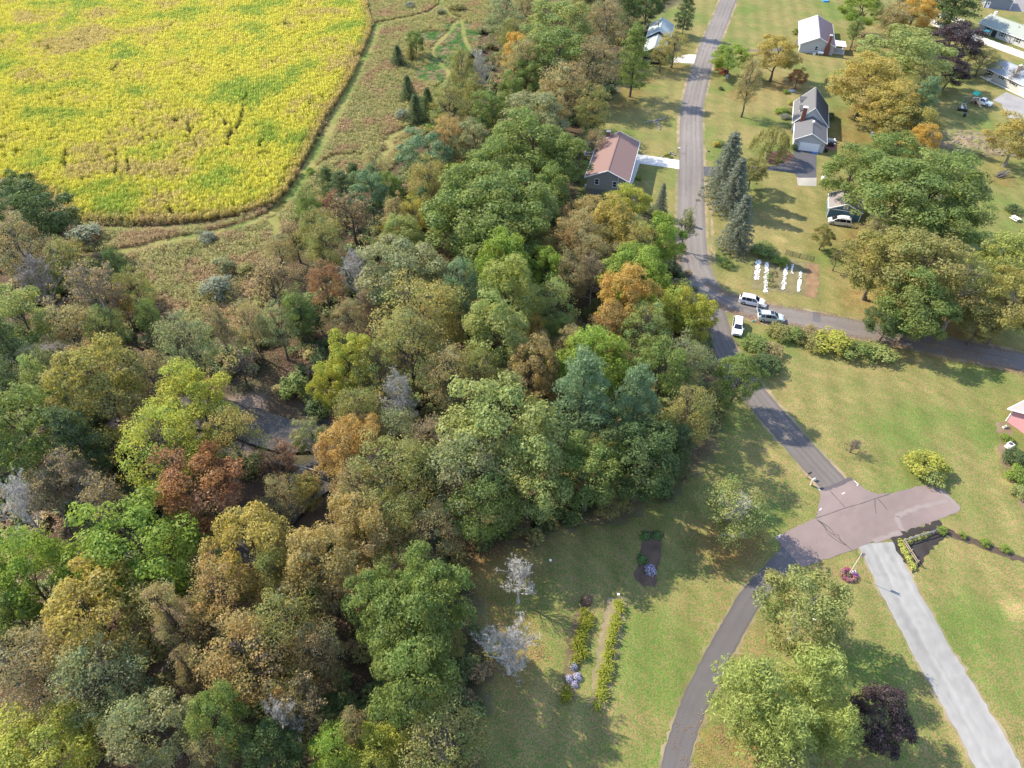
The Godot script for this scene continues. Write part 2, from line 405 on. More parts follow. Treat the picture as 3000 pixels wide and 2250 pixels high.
func smooth_line(line: PackedVector2Array, step: float) -> PackedVector2Array:
	var cv := Curve2D.new()
	for i in line.size():
		var t := (line[mini(i + 1, line.size() - 1)] - line[maxi(i - 1, 0)]) / 6.0
		cv.add_point(line[i], -t, t)
	cv.bake_interval = step
	return cv.get_baked_points()

# height of the natural ground: flat yards, a stream bed and low swells under the wood
func ground_y(x: float, z: float) -> float:
	var p := Vector2(x, z)
	var y := 0.0
	if x < -8.0 and x > -140.0 and z < -30.0 and z > -125.0:
		var d := seg_dist(p, creek)
		y -= 1.5 * (1.0 - smoothstep(2.5, 8.0, d))
	return y

# ---------------------------------------------------------------- ground

func region_at(p: Vector2) -> int:
	var w := p + Vector2(noise_b.get_noise_2d(p.x * 0.7, p.y * 0.7), noise_b.get_noise_2d(p.x * 0.7 + 300.0, p.y * 0.7)) * 2.2
	if inside(p, corn_field):
		return 3
	for q in lawns:
		if inside(w, q):
			return 1
	if inside(w, meadow_area):
		return 2
	return 0

func make_ground() -> void:
	var x0 := -236.0
	var z0 := -336.0
	var st := 1.25
	var nx := 378
	var nz := 260
	var reg := PackedByteArray()
	reg.resize(nx * nz)
	for j in nz:
		for i in nx:
			reg[j * nx + i] = region_at(Vector2(x0 + i * st, z0 + j * st))
	var vs := PackedVector3Array()
	var cs := PackedColorArray()
	vs.resize(nx * nz)
	cs.resize(nx * nz)
	for j in nz:
		for i in nx:
			var x := x0 + i * st
			var z := z0 + j * st
			var w := [0.0, 0.0, 0.0, 0.0]
			for dj in [-1, 0, 1]:
				for di in [-1, 0, 1]:
					w[reg[clampi(j + dj, 0, nz - 1) * nx + clampi(i + di, 0, nx - 1)]] += 1.0 / 9.0
			var a := noise_a.get_noise_2d(x, z)
			var b := noise_b.get_noise_2d(x, z)
			var c := noise_c.get_noise_2d(x, z)
			var fine := noise_b.get_noise_2d(x * 3.1, z * 3.1)
			var dry := clampf(0.52 + 0.62 * a + 0.4 * b + 0.25 * c + 0.35 * fine, 0.0, 1.0)
			var lawn := Color(0.150, 0.172, 0.072).lerp(Color(0.262, 0.208, 0.125), dry * 0.85)
			lawn = lawn.lerp(Color(0.112, 0.176, 0.054), smoothstep(0.15, 0.5, -a + 0.3 * fine) * 0.5)
			# faint mowing bands
			var bx := sin((x * 0.97 + z * 0.20) * 1.35)
			lawn = lawn * (1.0 + 0.085 * bx)
			var p2 := Vector2(x, z)
			if w[1] > 0.0:
				for s in bare_spots:
					var d: float = p2.distance_to(Vector2(s.x, s.y))
					if d < s.z * 1.5:
						lawn = lawn.lerp(Color(0.40, 0.31, 0.19), (1.0 - smoothstep(s.z * 0.4, s.z * 1.4, d + b * s.z * 0.6)) * 0.75)
				for s in litter_spots:
					var d: float = p2.distance_to(Vector2(s.x, s.y))
					if d < s.z * 1.5:
						lawn = lawn.lerp(Color(0.24, 0.145, 0.065), (1.0 - smoothstep(s.z * 0.3, s.z * 1.4, d + b * s.z * 0.7)) * 0.42)
			var wood := Color(0.100, 0.066, 0.042).lerp(Color(0.055, 0.066, 0.028), clampf(0.4 + a * 1.6 + fine * 0.5, 0.0, 1.0))
			var dc := seg_dist(p2, creek) if x < 0.0 and z > -130.0 else 99.0
			wood = wood.lerp(Color(0.36, 0.265, 0.215), (1.0 - smoothstep(5.0, 11.0, dc + b * 5.0)) * (0.8 if x > -66.0 and x < -42.0 and z > -86.0 else 0.15))
			var mead := Color(0.15, 0.14, 0.05).lerp(Color(0.18, 0.12, 0.06), clampf(0.5 + a * 1.5, 0.0, 1.0))
			var soil := Color(0.13, 0.095, 0.055)
			var k: Color = lawn * w[1] + wood * w[0] + mead * w[2] + soil * w[3]
			var bright := (0.99 if w[1] > 0.5 else 1.10) * (1.0 + 0.16 * fine)
			cs[j * nx + i] = Color(k.r * bright, k.g * bright, k.b * bright)
			vs[j * nx + i] = Vector3(x, ground_y(x, z), z)
	var names := ["ground", "lawn", "meadow", "field_soil"]
	var labels := ["leaf covered floor of the wood between the trees", "mown patchy green and straw coloured lawns round the houses", "rough meadow ground between corn field and wood", "bare brown soil under the corn rows"]
	var gm := vmat("ground", speckle, 0.21, 1.0, 4.0)
	for r in 4:
		var arr := []
		arr.resize(Mesh.ARRAY_MAX)
		var ids := PackedInt32Array()
		for j in nz - 1:
			for i in nx - 1:
				if reg[j * nx + i] != r:
					continue
				var a := j * nx + i
				ids.append_array([a, a + 1, a + nx + 1, a, a + nx + 1, a + nx])
		var ns := PackedVector3Array()
		ns.resize(nx * nz)
		ns.fill(Vector3.UP)
		# keep only the vertices that this sheet uses
		var map := PackedInt32Array()
		map.resize(nx * nz)
		map.fill(-1)
		var v2 := PackedVector3Array()
		var c2 := PackedColorArray()
		for q in ids.size():
			var id := ids[q]
			if map[id] < 0:
				map[id] = v2.size()
				v2.push_back(vs[id])
				c2.push_back(cs[id])
			ids[q] = map[id]
		ns.resize(v2.size())
		for q in v2.size():
			var e := 1.0
			var hx := ground_y(v2[q].x + e, v2[q].z) - ground_y(v2[q].x - e, v2[q].z)
			var hz := ground_y(v2[q].x, v2[q].z + e) - ground_y(v2[q].x, v2[q].z - e)
			ns[q] = Vector3(-hx, 2.0 * e, -hz).normalized()
		arr[Mesh.ARRAY_VERTEX] = v2
		arr[Mesh.ARRAY_NORMAL] = ns
		arr[Mesh.ARRAY_COLOR] = c2
		arr[Mesh.ARRAY_INDEX] = ids
		var m := ArrayMesh.new()
		m.add_surface_from_arrays(Mesh.PRIMITIVE_TRIANGLES, arr)
		var o := put(names[r], m, vmat("lawn", grass_tex, 0.025, 1.0, 2.0) if r == 1 else gm)
		o.set_meta("kind", "structure")
		o.set_meta("label", labels[r])
	# the land beyond, out to the horizon
	var b := MB.new()
	b.use_color = true
	b.col = Color(0.12, 0.13, 0.05)
	var x1 := x0 + (nx - 1) * st
	var z1 := z0 + (nz - 1) * st
	for q in [[-3000.0, x0, -3000.0, 3000.0], [x1, 3000.0, -3000.0, 3000.0], [x0, x1, -3000.0, z0], [x0, x1, z1, 3000.0]]:
		b.quad(Vector3(q[0], 0, q[3]), Vector3(q[1], 0, q[3]), Vector3(q[1], 0, q[2]), Vector3(q[0], 0, q[2]))
	structure("terrain", b, gm, "open land beyond the wood and the village")

# a strip of ground cover or paving along a line; colour from a profile across and noise along
func ribbon(b: MB, line: PackedVector2Array, wl: float, wr: float, y: float, cols: int, shade: Callable, rag := 0.0) -> void:
	b.use_color = true
	var pts := smooth_line(line, 0.8)
	var rows := []
	for i in pts.size():
		var t := (pts[mini(i + 1, pts.size() - 1)] - pts[maxi(i - 1, 0)]).normalized()
		var s := Vector2(-t.y, t.x)
		var row := []
		var el := wl + rag * noise_b.get_noise_2d(i * 4.0, 7.0)
		var er := wr + rag * noise_b.get_noise_2d(i * 4.0, 91.0)
		for k in cols + 1:
			var f := float(k) / cols
			var q := pts[i] + s * lerpf(-el, er, f)
			row.append([Vector3(q.x, y, q.y), shade.call(f, i * 0.8, q)])
		rows.append(row)
	for i in rows.size() - 1:
		for k in cols:
			var q := [rows[i][k], rows[i][k + 1], rows[i + 1][k + 1], rows[i + 1][k]]
			for id in [0, 2, 1, 0, 3, 2]:
				b.v.push_back(q[id][0])
				b.n.push_back(Vector3.UP)
				b.c.push_back(q[id][1])

# a paved area: a polygon filled with small cells so that its colour can vary
func patch(b: MB, poly: PackedVector2Array, y: float, shade: Callable) -> void:
	b.use_color = true
	var lo := poly[0]
	var hi := poly[0]
	for p in poly:
		lo = lo.min(p)
		hi = hi.max(p)
	var st := 0.9
	var x := lo.x
	while x < hi.x:
		var z := lo.y
		while z < hi.y:
			var cell := PackedVector2Array([Vector2(x, z), Vector2(x + st, z), Vector2(x + st, z + st), Vector2(x, z + st)])
			for piece in Geometry2D.intersect_polygons(cell, poly):
				var ids := Geometry2D.triangulate_polygon(piece)
				for i in range(0, ids.size(), 3):
					var t := [piece[ids[i]], piece[ids[i + 1]], piece[ids[i + 2]]]
					if (t[1] - t[0]).cross(t[2] - t[0]) < 0:
						t = [t[0], t[2], t[1]]
					for q in t:
						b.v.push_back(Vector3(q.x, y, q.y))
						b.n.push_back(Vector3.UP)
						b.c.push_back(shade.call(q))
			z += st
		x += st

# an outline with a natural, uneven edge
func rough(poly: PackedVector2Array, amp: float) -> PackedVector2Array:
	var out := PackedVector2Array()
	for i in poly.size():
		var a := poly[i]
		var c := poly[(i + 1) % poly.size()]
		var n := maxi(1, int(a.distance_to(c) / 0.5))
		for k in n:
			var p := a.lerp(c, float(k) / n)
			out.push_back(p + Vector2(noise_b.get_noise_2d(p.x * 4.0, p.y * 4.0), noise_b.get_noise_2d(p.x * 4.0 + 90.0, p.y * 4.0)) * amp)
	return out

func asphalt(f: float, s: float, q: Vector2, base: Color, track: float) -> Color:
	var t := 0.0
	for c in [0.2, 0.38, 0.62, 0.8]:
		t += exp(-pow((f - c) / 0.055, 2.0))
	var k := 1.0 + track * t + 0.16 * noise_a.get_noise_2d(q.x * 0.8, q.y * 0.8) + 0.16 * noise_b.get_noise_2d(f * 30.0, s * 0.05) + 0.06 * noise_b.get_noise_2d(q.x * 2.0, q.y * 2.0)
	k *= 1.0 - 0.12 * smoothstep(0.40, 0.5, absf(f - 0.5))
	return Color(base.r * k, base.g * k, base.b * k)

func make_roads() -> void:
	var am := vmat("asphalt", speckle, 0.6, 0.95)
	var verge := func(f: float, s: float, q: Vector2) -> Color:
		var k := 1.0 + 0.35 * noise_b.get_noise_2d(q.x * 1.6, q.y * 1.6)
		var c := Color(0.36, 0.285, 0.18).lerp(Color(0.22, 0.21, 0.09), clampf(0.45 + noise_a.get_noise_2d(q.x * 2.0, q.y * 2.0) * 1.6, 0.0, 1.0))
		return c * k
	var b := MB.new()
	ribbon(b, main_road, 3.75, 3.85, 0.006, 4, verge, 0.5)
	structure("verge", b, am, "straw coloured verge along the main road")
	b = MB.new()
	ribbon(b, side_road, 3.5, 3.6, 0.008, 4, verge, 0.5)
	structure("verge", b, am, "brown leaf strewn verge along the side road")
	b = MB.new()
	ribbon(b, lane, 2.95, 2.8, 0.010, 4, verge, 0.5)
	structure("verge", b, am, "dry grass verge along the lower lane")
	b = MB.new()
	ribbon(b, worn_line, 0.3, 0.3, 0.007, 2, verge, 0.4)
	structure("worn_track", b, am, "thin worn line in the grass along the right of the main road")
	b = MB.new()
	ribbon(b, main_road, 3.05, 3.1, 0.014, 26, func(f, s, q): return asphalt(f, s, q, Color(0.236, 0.212, 0.198), 0.17), 0.12)
	structure("road", b, am, "worn grey main road running up between the houses")
	b = MB.new()
	ribbon(b, side_road, 2.75, 2.75, 0.020, 22, func(f, s, q): return asphalt(f, s, q, Color(0.215, 0.190, 0.176), 0.10), 0.12)
	structure("road", b, am, "side road leaving the junction to the right behind the hedge")
	b = MB.new()
	ribbon(b, lane, 2.35, 2.35, 0.026, 20, func(f, s, q): return asphalt(f, s, q, Color(0.178, 0.158, 0.148), 0.20), 0.1)
	structure("road", b, am, "lower lane from the junction down to the turning pad")
	b = MB.new()
	patch(b, rough(pad, 0.22), 0.032, func(q): return Color(0.280, 0.220, 0.208) * (1.0 + 0.24 * noise_a.get_noise_2d(q.x * 1.1, q.y * 1.1) + 0.12 * noise_b.get_noise_2d(q.x * 2.0, q.y * 2.0)))
	structure("turning_pad", b, am, "pinkish grey asphalt turning pad at the end of the lane")
	for q in [[footpath, 1.75, 0.012], [gravel_drive, 2.85, 0.014]]:
		b = MB.new()
		ribbon(b, q[0], q[1], q[1], q[2], 4, verge, 0.6)
		structure("verge", b, am, "dry ragged grass edge of the dark drive" if q[2] < 0.013 else "dry ragged grass edge of the crushed stone driveway")
	b = MB.new()
	ribbon(b, footpath, 1.42, 1.42, 0.022, 8, func(f, s, q): return asphalt(f, s, q, Color(0.168, 0.155, 0.155), 0.08), 0.12)
	structure("path", b, am, "dark asphalt drive curving down from the turning pad")
	b = MB.new()
	ribbon(b, gravel_drive, 2.55, 2.5, 0.028, 14, func(f, s, q):
		var k := 1.0 + 0.22 * noise_b.get_noise_2d(f * 16.0, s * 0.10) + 0.16 * noise_b.get_noise_2d(q.x * 3.0, q.y * 3.0) + 0.10 * noise_a.get_noise_2d(q.x, q.y) - 0.10 * exp(-pow((f - 0.27) / 0.1, 2.0)) - 0.08 * exp(-pow((f - 0.72) / 0.09, 2.0))
		return Color(0.372, 0.366, 0.352) * k, 0.25)
	structure("driveway", b, vmat("gravel", speckle, 1.1, 1.0, 1.5), "pale crushed stone driveway running down from the turning pad")
	b = MB.new()
	patch(b, concrete_drive, 0.026, func(q): return Color(0.72, 0.70, 0.66) * (1.0 + 0.05 * noise_b.get_noise_2d(q.x, q.y)))
	structure("driveway", b, am, "white concrete drive of the brown roofed house")
	b = MB.new()
	patch(b, asphalt_drive, 0.026, func(q): return Color(0.118, 0.118, 0.132) * (1.0 + 0.1 * noise_b.get_noise_2d(q.x, q.y)))
	structure("driveway", b, am, "dark asphalt drive of the white house with dormers")
	b = MB.new()
	patch(b, gravel_apron, 0.022, func(q): return Color(0.42, 0.40, 0.35) * (1.0 + 0.2 * noise_b.get_noise_2d(q.x, q.y)))
	structure("gravel_apron", b, am, "small square of pale gravel below the dark drive")
	b = MB.new()
	patch(b, far_drive, 0.018, func(q): return Color(0.36, 0.35, 0.35) * (1.0 + 0.2 * noise_b.get_noise_2d(q.x, q.y)))
	structure("driveway", b, am, "grey gravel drive by the white pickup")
	b = MB.new()
	patch(b, far_road, 0.018, func(q): return Color(0.30, 0.28, 0.28) * (1.0 + 0.1 * noise_b.get_noise_2d(q.x, q.y)))
	structure("driveway", b, am, "grey paved yard beside the grey building in the far corner")
	b = MB.new()
	patch(b, white_drive, 0.022, func(q): return Color(0.66, 0.63, 0.58) * (1.0 + 0.1 * noise_b.get_noise_2d(q.x, q.y)))
	structure("driveway", b, am, "short pale concrete drive of the dark blue house")
	b = MB.new()
	ribbon(b, far_walk, 0.75, 0.75, 0.018, 2, func(f, s, q): return Color(0.20, 0.16, 0.165), 0.05)
	structure("path", b, am, "narrow paved walk to the house with the metal roof")
	# sealed cracks, joints and survey marks on the pad
	b = MB.new()
	b.use_color = true
	for cr in cracks:
		var dark := func(f: float, s: float, q: Vector2) -> Color: return Color(0.085, 0.075, 0.08)
		ribbon(b, cr, 0.045, 0.045, 0.036, 1, dark, 0.05)
	ribbon(b, lane_joint, 0.35, 0.3, 0.036, 2, func(f, s, q): return Color(0.14, 0.125, 0.13), 0.25)
	structure("sealed_cracks", b, am, "dark sealed cracks across the turning pad")
	b = MB.new()
	b.use_color = true
	for q in [[main_road, 1.1, 0.030], [main_road, -1.4, 0.030], [side_road, 0.2, 0.034], [side_road, -1.5, 0.034], [lane, 0.1, 0.036]]:
		var pts := smooth_line(q[0], 2.0)
		var run := PackedVector2Array()
		for i in pts.size():
			if noise_b.get_noise_2d(i * 1.7, q[1] * 40.0) > 0.02 or i == pts.size() - 1:
				if run.size() > 2:
					ribbon(b, run, 0.03, 0.03, q[2], 1, func(f, s, p): return Color(0.10, 0.09, 0.09), 0.03)
				run = PackedVector2Array()
			else:
				run.push_back(pts[i] + Vector2(q[1] + 0.5 * noise_b.get_noise_2d(i * 3.0, 5.0), 0.6 * noise_b.get_noise_2d(i * 3.0, 15.0)))
	structure("road_cracks", b, am, "thin dark cracks wandering along the road surfaces")
	b = MB.new()
	b.use_color = true
	for cr in paint_marks:
		ribbon(b, cr, 0.06, 0.06, 0.040, 1, func(f, s, q): return Color(0.9, 0.9, 0.9), 0.0)
	structure("paint_marks", b, am, "short white painted survey marks on the turning pad")
	b = MB.new()
	for q in pale_streaks:
		ribbon(b, q, 0.4, 0.4, 0.0345, 3, func(f, s, p): return Color(0.285, 0.228, 0.216).lerp(Color(0.335, 0.285, 0.270), clampf(1.0 - absf(f - 0.5) * 2.2 + 0.5 * noise_b.get_noise_2d(p.x * 2.0, p.y * 2.0), 0.0, 1.0)), 0.4)
	structure("silt_streaks", b, am, "pale silt streaks at the right end of the turning pad")
	# tar patch on the roads
	b = MB.new()
	patch(b, PackedVector2Array(road_patch), 0.030, func(q): return Color(0.165, 0.155, 0.165) * (1.0 + 0.1 * noise_b.get_noise_2d(q.x, q.y)))
	structure("road_patch", b, am, "dark repaired strip across the side road")
	# mown tracks through meadow
	for k in mown.size():
		b = MB.new()
		ribbon(b, mown[k], mown_width[k], mown_width[k], 0.012, 4, func(f, s, q):
			var t := clampf(0.5 + noise_a.get_noise_2d(q.x * 1.5, q.y * 1.5) * 1.4, 0.0, 1.0)
			var c := Color(0.14, 0.175, 0.045).lerp(Color(0.24, 0.215, 0.075), t)
			return c * (1.25 + 0.2 * noise_b.get_noise_2d(q.x * 2.0, q.y * 2.0)), 0.3)
		structure("mown_path", b, am, mown_label[k])

func make_water() -> void:
	var b := MB.new()
	b.use_color = true
	ribbon(b, creek, 3.4, 3.4, -0.85, 3, func(f, s, q): return Color(0.05, 0.046, 0.042), 0.0)
	var m := mat("water", 0.060, 0.054, 0.048, 0.25)
	m.metallic_specular = 0.35
	structure("water", b, m, "dull brown grey water of the pond and stream among the trees")

# ---------------------------------------------------------------- corn and meadow

func corn_mesh(sd: int) -> ArrayMesh:
	var r := RandomNumberGenerator.new()
	r.seed = sd
	var b := MB.new()
	b.use_color = true
	for k in 5:
		var at := Vector3(r.randf_range(-0.12, 0.12), 0, -0.5 + 0.2 * k + r.randf_range(-0.05, 0.05))
		var h := r.randf_range(1.9, 2.35)
		for l in 8:
			var y := h * (0.3 + 0.085 * l)
			var a := r.randf() * TAU
			var out := Vector3(cos(a), 0, sin(a))
			var side := Vector3(-sin(a), 0, cos(a)) * r.randf_range(0.05, 0.08)
			var ln := r.randf_range(0.5, 0.9)
			var base := at + Vector3(0, y, 0)
			var mid := base + out * ln * 0.55 + Vector3(0, ln * r.randf_range(0.25, 0.5), 0)
			var tip := base + out * ln + Vector3(0, ln * r.randf_range(-0.35, 0.25), 0)
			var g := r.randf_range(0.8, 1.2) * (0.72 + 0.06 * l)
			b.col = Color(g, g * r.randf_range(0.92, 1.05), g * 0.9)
			b.quad(base - side * 0.6, base + side * 0.6, mid + side, mid - side)
			b.tri(mid - side, mid + side, tip)
		b.col = Color(0.95, 0.72, 2.2)
		var top := at + Vector3(0, h, 0)
		for l in 3:
			var a := r.randf() * TAU
			var o := Vector3(cos(a) * 0.12, 0.22, sin(a) * 0.12)
			b.tri(top - Vector3(0.02, 0, 0), top + Vector3(0.02, 0, 0), top + o)
	return b.mesh()

func make_corn() -> void:
	var root := thing("corn_crop", "ripening yellow green corn field filling the far left", "corn field")
	var r := RandomNumberGenerator.new()
	r.seed = 71
	var xf := [[], []]
	var tint := [PackedColorArray(), PackedColorArray()]
	var along := corn_dir.normalized()
	var across := Vector2(-along.y, along.x)
	var turn := atan2(along.x, along.y)
	var o := Vector2(-75, -200)
	for i in range(-190, 190):
		for j in range(-150, 150):
			var p := o + across * (i * 0.762 + r.randf_range(-1, 1) * lerpf(0.34, 0.02, smoothstep(-185.0, -235.0, (o + across * i * 0.762 + along * j).y + 22.0 * noise_c.get_noise_2d(i * 2.0, j * 2.0) - 0.22 * ((o + across * i * 0.762).x + 75.0)))) + along * (j * 1.0 + (i % 3) * 0.3)
			if not inside(p, corn_field) or p.x < -238.0 or p.y < -334.0:
				continue
			var a := noise_a.get_noise_2d(p.x * 0.8, p.y * 0.8)
			var c := noise_c.get_noise_2d(p.x + 70.0, p.y)
			var f := noise_b.get_noise_2d(p.x, p.y)
			var gap := false
			for s in corn_gaps:
				var q := Geometry2D.get_closest_point_to_segment(p, s[0], s[1])
				if q.distance_to(p) < s[2] * (0.6 + 0.9 * f):
					gap = true
			if gap or (f < -0.36 and a > 0.05):
				continue
			var col := Color(0.62, 0.60, 0.075)
			col = col.lerp(Color(0.32, 0.44, 0.055), smoothstep(0.0, 0.5, -a * 0.8 + 0.25 * f + 0.2 * noise_b.get_noise_2d(p.x * 2.0 + 50.0, p.y * 2.0)))
			col = col.lerp(Color(0.52, 0.42, 0.18), smoothstep(0.02, 0.42, a * 0.75 + c * 0.5 + 0.3 * f + 0.25 * noise_b.get_noise_2d(p.x * 2.4 + 9.0, p.y * 1.2)) * 0.75)
			var ed := 99.0
			for k in corn_field.size():
				var q := Geometry2D.get_closest_point_to_segment(p, corn_field[k], corn_field[(k + 1) % corn_field.size()])
				ed = minf(ed, q.distance_to(p))
			if ed < 3.5:
				col = col.lerp(Color(0.42, 0.29, 0.13), 0.75 * (1.0 - ed / 3.5) + 0.2 * f)
			col = col * r.randf_range(0.84, 1.14)
			var k := r.randi() % 2
			var bs := Basis(Vector3.UP, turn + (PI if r.randf() < 0.5 else 0.0) + r.randf_range(-0.06, 0.06))
			bs = bs.scaled(Vector3(1.0, r.randf_range(0.8, 1.12) * (1.0 if ed > 2.5 else 0.82), 1.0))
			xf[k].append(Transform3D(bs, Vector3(p.x, 0, p.y)))
			tint[k].push_back(col)
	for k in 2:
		many("corn_plants" if k == 0 else "corn_plants_001", corn_mesh(40 + k), leaf_material("corn_leaf", 1, 1, 1, 0.9), xf[k], tint[k], "", root)

func weed_mesh(sd: int, h: float, n: int) -> ArrayMesh:
	var r := RandomNumberGenerator.new()
	r.seed = sd
	var b := MB.new()
	b.use_color = true
	for k in n:
		var a := r.randf() * TAU
		var d := sqrt(r.randf()) * 0.62
		var y := h * r.randf_range(0.25, 1.0) * (1.0 - 0.45 * d)
		var p := Vector3(cos(a) * d, y, sin(a) * d)
		var nn := Vector3(r.randf_range(-0.7, 0.7), 1.0, r.randf_range(-0.7, 0.7)).normalized()
		var al := Vector3(r.randf_range(-1, 1), r.randf_range(-0.2, 0.8), r.randf_range(-1, 1)).normalized()
		var ac := nn.cross(al).normalized()
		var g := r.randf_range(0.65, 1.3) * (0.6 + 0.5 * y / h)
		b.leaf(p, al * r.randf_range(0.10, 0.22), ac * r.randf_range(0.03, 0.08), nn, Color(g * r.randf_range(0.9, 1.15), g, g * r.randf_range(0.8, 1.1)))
	return b.mesh()

func make_meadow_plants() -> void:
	var r := RandomNumberGenerator.new()
	r.seed = 72
	var xf := []
	var tint := PackedColorArray()
	var lo := meadow_area[0]
	var hi := meadow_area[0]
	for p in meadow_area:
		lo = lo.min(p)
		hi = hi.max(p)
	var lines := []
	for q in mown:
		lines.append(q)
	var x := lo.x
	while x < hi.x:
		var z := lo.y
		while z < hi.y:
			var p := Vector2(x + r.randf_range(-0.4, 0.4), z + r.randf_range(-0.4, 0.4))
			z += 0.8
			if not inside(p, meadow_area) or inside(p, corn_field):
				continue
			var ok := true
			for k in lines.size():
				if seg_dist(p, lines[k]) < mown_width[k] + 0.15:
					ok = false
					break
			if not ok:
				continue
			var a := noise_a.get_noise_2d(p.x * 1.5, p.y * 1.5)
			var f := noise_b.get_noise_2d(p.x, p.y)
			var c := noise_c.get_noise_2d(p.x * 2.0, p.y * 2.0)
			var col := Color(0.38, 0.35, 0.135).lerp(Color(0.28, 0.31, 0.10), smoothstep(0.0, 0.4, f))
			col = col.lerp(Color(0.40, 0.27, 0.15), smoothstep(0.02, 0.35, a + 0.3 * f + (0.12 if p.y > -150.0 else -0.04)) * 0.9)
			var h := 1.0
			for s in green_grass:
				if p.distance_to(Vector2(s.x, s.y)) < s.z:
					col = Color(0.10, 0.25, 0.055).lerp(Color(0.36, 0.32, 0.17), smoothstep(-0.1, 0.2, f + 0.4 * a))
					h = 0.45
			col = col * r.randf_range(0.8, 1.2)
			var s2 := r.randf_range(0.85, 1.25)
			xf.append(Transform3D(Basis(Vector3.UP, r.randf() * TAU).scaled(Vector3(s2, h * r.randf_range(0.7, 1.3), s2)), Vector3(p.x, 0, p.y)))
			tint.push_back(col)
		x += 0.8
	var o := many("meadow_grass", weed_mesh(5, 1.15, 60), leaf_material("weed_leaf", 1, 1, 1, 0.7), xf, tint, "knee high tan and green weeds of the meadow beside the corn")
	o.set_meta("category", "meadow plants")

func make_woodland_floor() -> void:
	var r := RandomNumberGenerator.new()
	r.seed = 73
	var xf := []
	var tint := PackedColorArray()
	var lx := []
	var lt := PackedColorArray()
	for i in 60000:
		var p := Vector2(r.randf_range(-150, 80), r.randf_range(-310, -26))
		if absf(p.x) > -p.y * 0.80 + 40.0:
			continue
		var reg := region_at(p)
		if reg == 0:
			if seg_dist(p, creek) < 6.5 and p.x < 0.0:
				continue
			if noise_a.get_noise_2d(p.x * 1.4, p.y * 1.4) + r.randf_range(-0.25, 0.25) > 0.06 and xf.size() < 15000:
				var cols := [Color(0.14, 0.18, 0.06), Color(0.25, 0.225, 0.08), Color(0.26, 0.19, 0.10), Color(0.12, 0.16, 0.055)]
				var s := r.randf_range(0.9, 2.1)
				xf.append(Transform3D(Basis(Vector3.UP, r.randf() * TAU).scaled(Vector3(s, s * r.randf_range(0.6, 1.1), s)), Vector3(p.x, ground_y(p.x, p.y), p.y)))
				tint.push_back(cols[r.randi() % 4] * r.randf_range(0.7, 1.3))
			else:
				lx.append(Transform3D(Basis(Vector3.UP, r.randf() * TAU), Vector3(p.x, ground_y(p.x, p.y) + 0.03, p.y)))
				lt.push_back([Color(0.26, 0.15, 0.08), Color(0.17, 0.10, 0.06), Color(0.24, 0.17, 0.09), Color(0.20, 0.13, 0.09)][r.randi() % 4])
	for s in litter_spots:
		for i in int(s.z * s.z * 4.0):
			var a := r.randf() * TAU
			var d: float = sqrt(r.randf()) * s.z * 1.15
			lx.append(Transform3D(Basis(Vector3.UP, r.randf() * TAU).scaled(Vector3.ONE * r.randf_range(0.6, 1.0)), Vector3(s.x + cos(a) * d, 0.05, s.y + sin(a) * d)))
			lt.push_back([Color(0.27, 0.15, 0.07), Color(0.32, 0.22, 0.10), Color(0.20, 0.12, 0.06)][r.randi() % 3])
	for i in 500:     # leaves blown against the side road
		var t := r.randf() * (side_road.size() - 1)
		var q := side_road[int(t)].lerp(side_road[int(t) + 1], t - int(t))
		var off := r.randf_range(2.2, 3.6) * (1.0 if r.randf() < 0.7 else -1.0)
		lx.append(Transform3D(Basis(Vector3.UP, r.randf() * TAU), Vector3(q.x, 0.06, q.y + off)))
		lt.push_back(Color(0.27, 0.17, 0.10))
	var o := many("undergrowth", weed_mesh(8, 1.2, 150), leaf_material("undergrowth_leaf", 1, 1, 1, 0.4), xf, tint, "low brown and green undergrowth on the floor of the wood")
	o.set_meta("category", "undergrowth")
	var b := MB.new()
	b.use_color = true
	for k in 9:
		var p := Vector3(r.randf_range(-0.8, 0.8), r.randf_range(0, 0.05), r.randf_range(-0.8, 0.8))
		var a := r.randf() * TAU
		var al := Vector3(cos(a), r.randf_range(-0.3, 0.3), sin(a)) * 0.11
		b.leaf(p, al, Vector3(-sin(a), 0.1, cos(a)) * 0.07, Vector3.UP, Color.WHITE * r.randf_range(0.7, 1.3))
	o = many("fallen_leaves", b.mesh(), leaf_material("dead_leaf", 1, 1, 1, 0.2), lx, lt, "brown fallen leaves scattered under the trees and along the roads")
	o.set_meta("category", "fallen leaves")

# ---------------------------------------------------------------- trees

func branch(b: MB, r: RandomNumberGenerator, p: Vector3, d: Vector3, ln: float, rad: float, level: int, tips: Array, spread: float, lift: float) -> void:
	var pts := [p]
	var rs := [rad]
	var q := p
	var dd := d
	var seg := 3 if level > 0 else 2
	for k in seg:
		dd = (dd + Vector3(r.randf_range(-0.16, 0.16), r.randf_range(-0.10, 0.16) + lift * 0.1, r.randf_range(-0.16, 0.16))).normalized()
		q = q + dd * ln / seg
		pts.append(q)
		rs.append(rad * lerpf(1.0, 0.5 if level > 0 else 0.25, float(k + 1) / seg))
	b.tube(pts, rs, 5 if level > 2 else 3, false)
	if level == 0:
		tips.append(q)
		return
	var n := r.randi_range(3, 4)
	for k in n:
		var t := lerpf(0.4, 1.0, (k + r.randf()) / n)
		var base: Vector3 = pts[mini(int(t * seg), seg)]
		var ax := Vector3(r.randf_range(-1, 1), r.randf_range(-0.35, 1.0) + lift * 0.3, r.randf_range(-1, 1)).normalized()
		var nd := (dd + ax * spread).normalized()
		branch(b, r, base, nd, ln * r.randf_range(0.6, 0.85), maxf(rad * 0.52, 0.034), level - 1, tips, spread, lift)

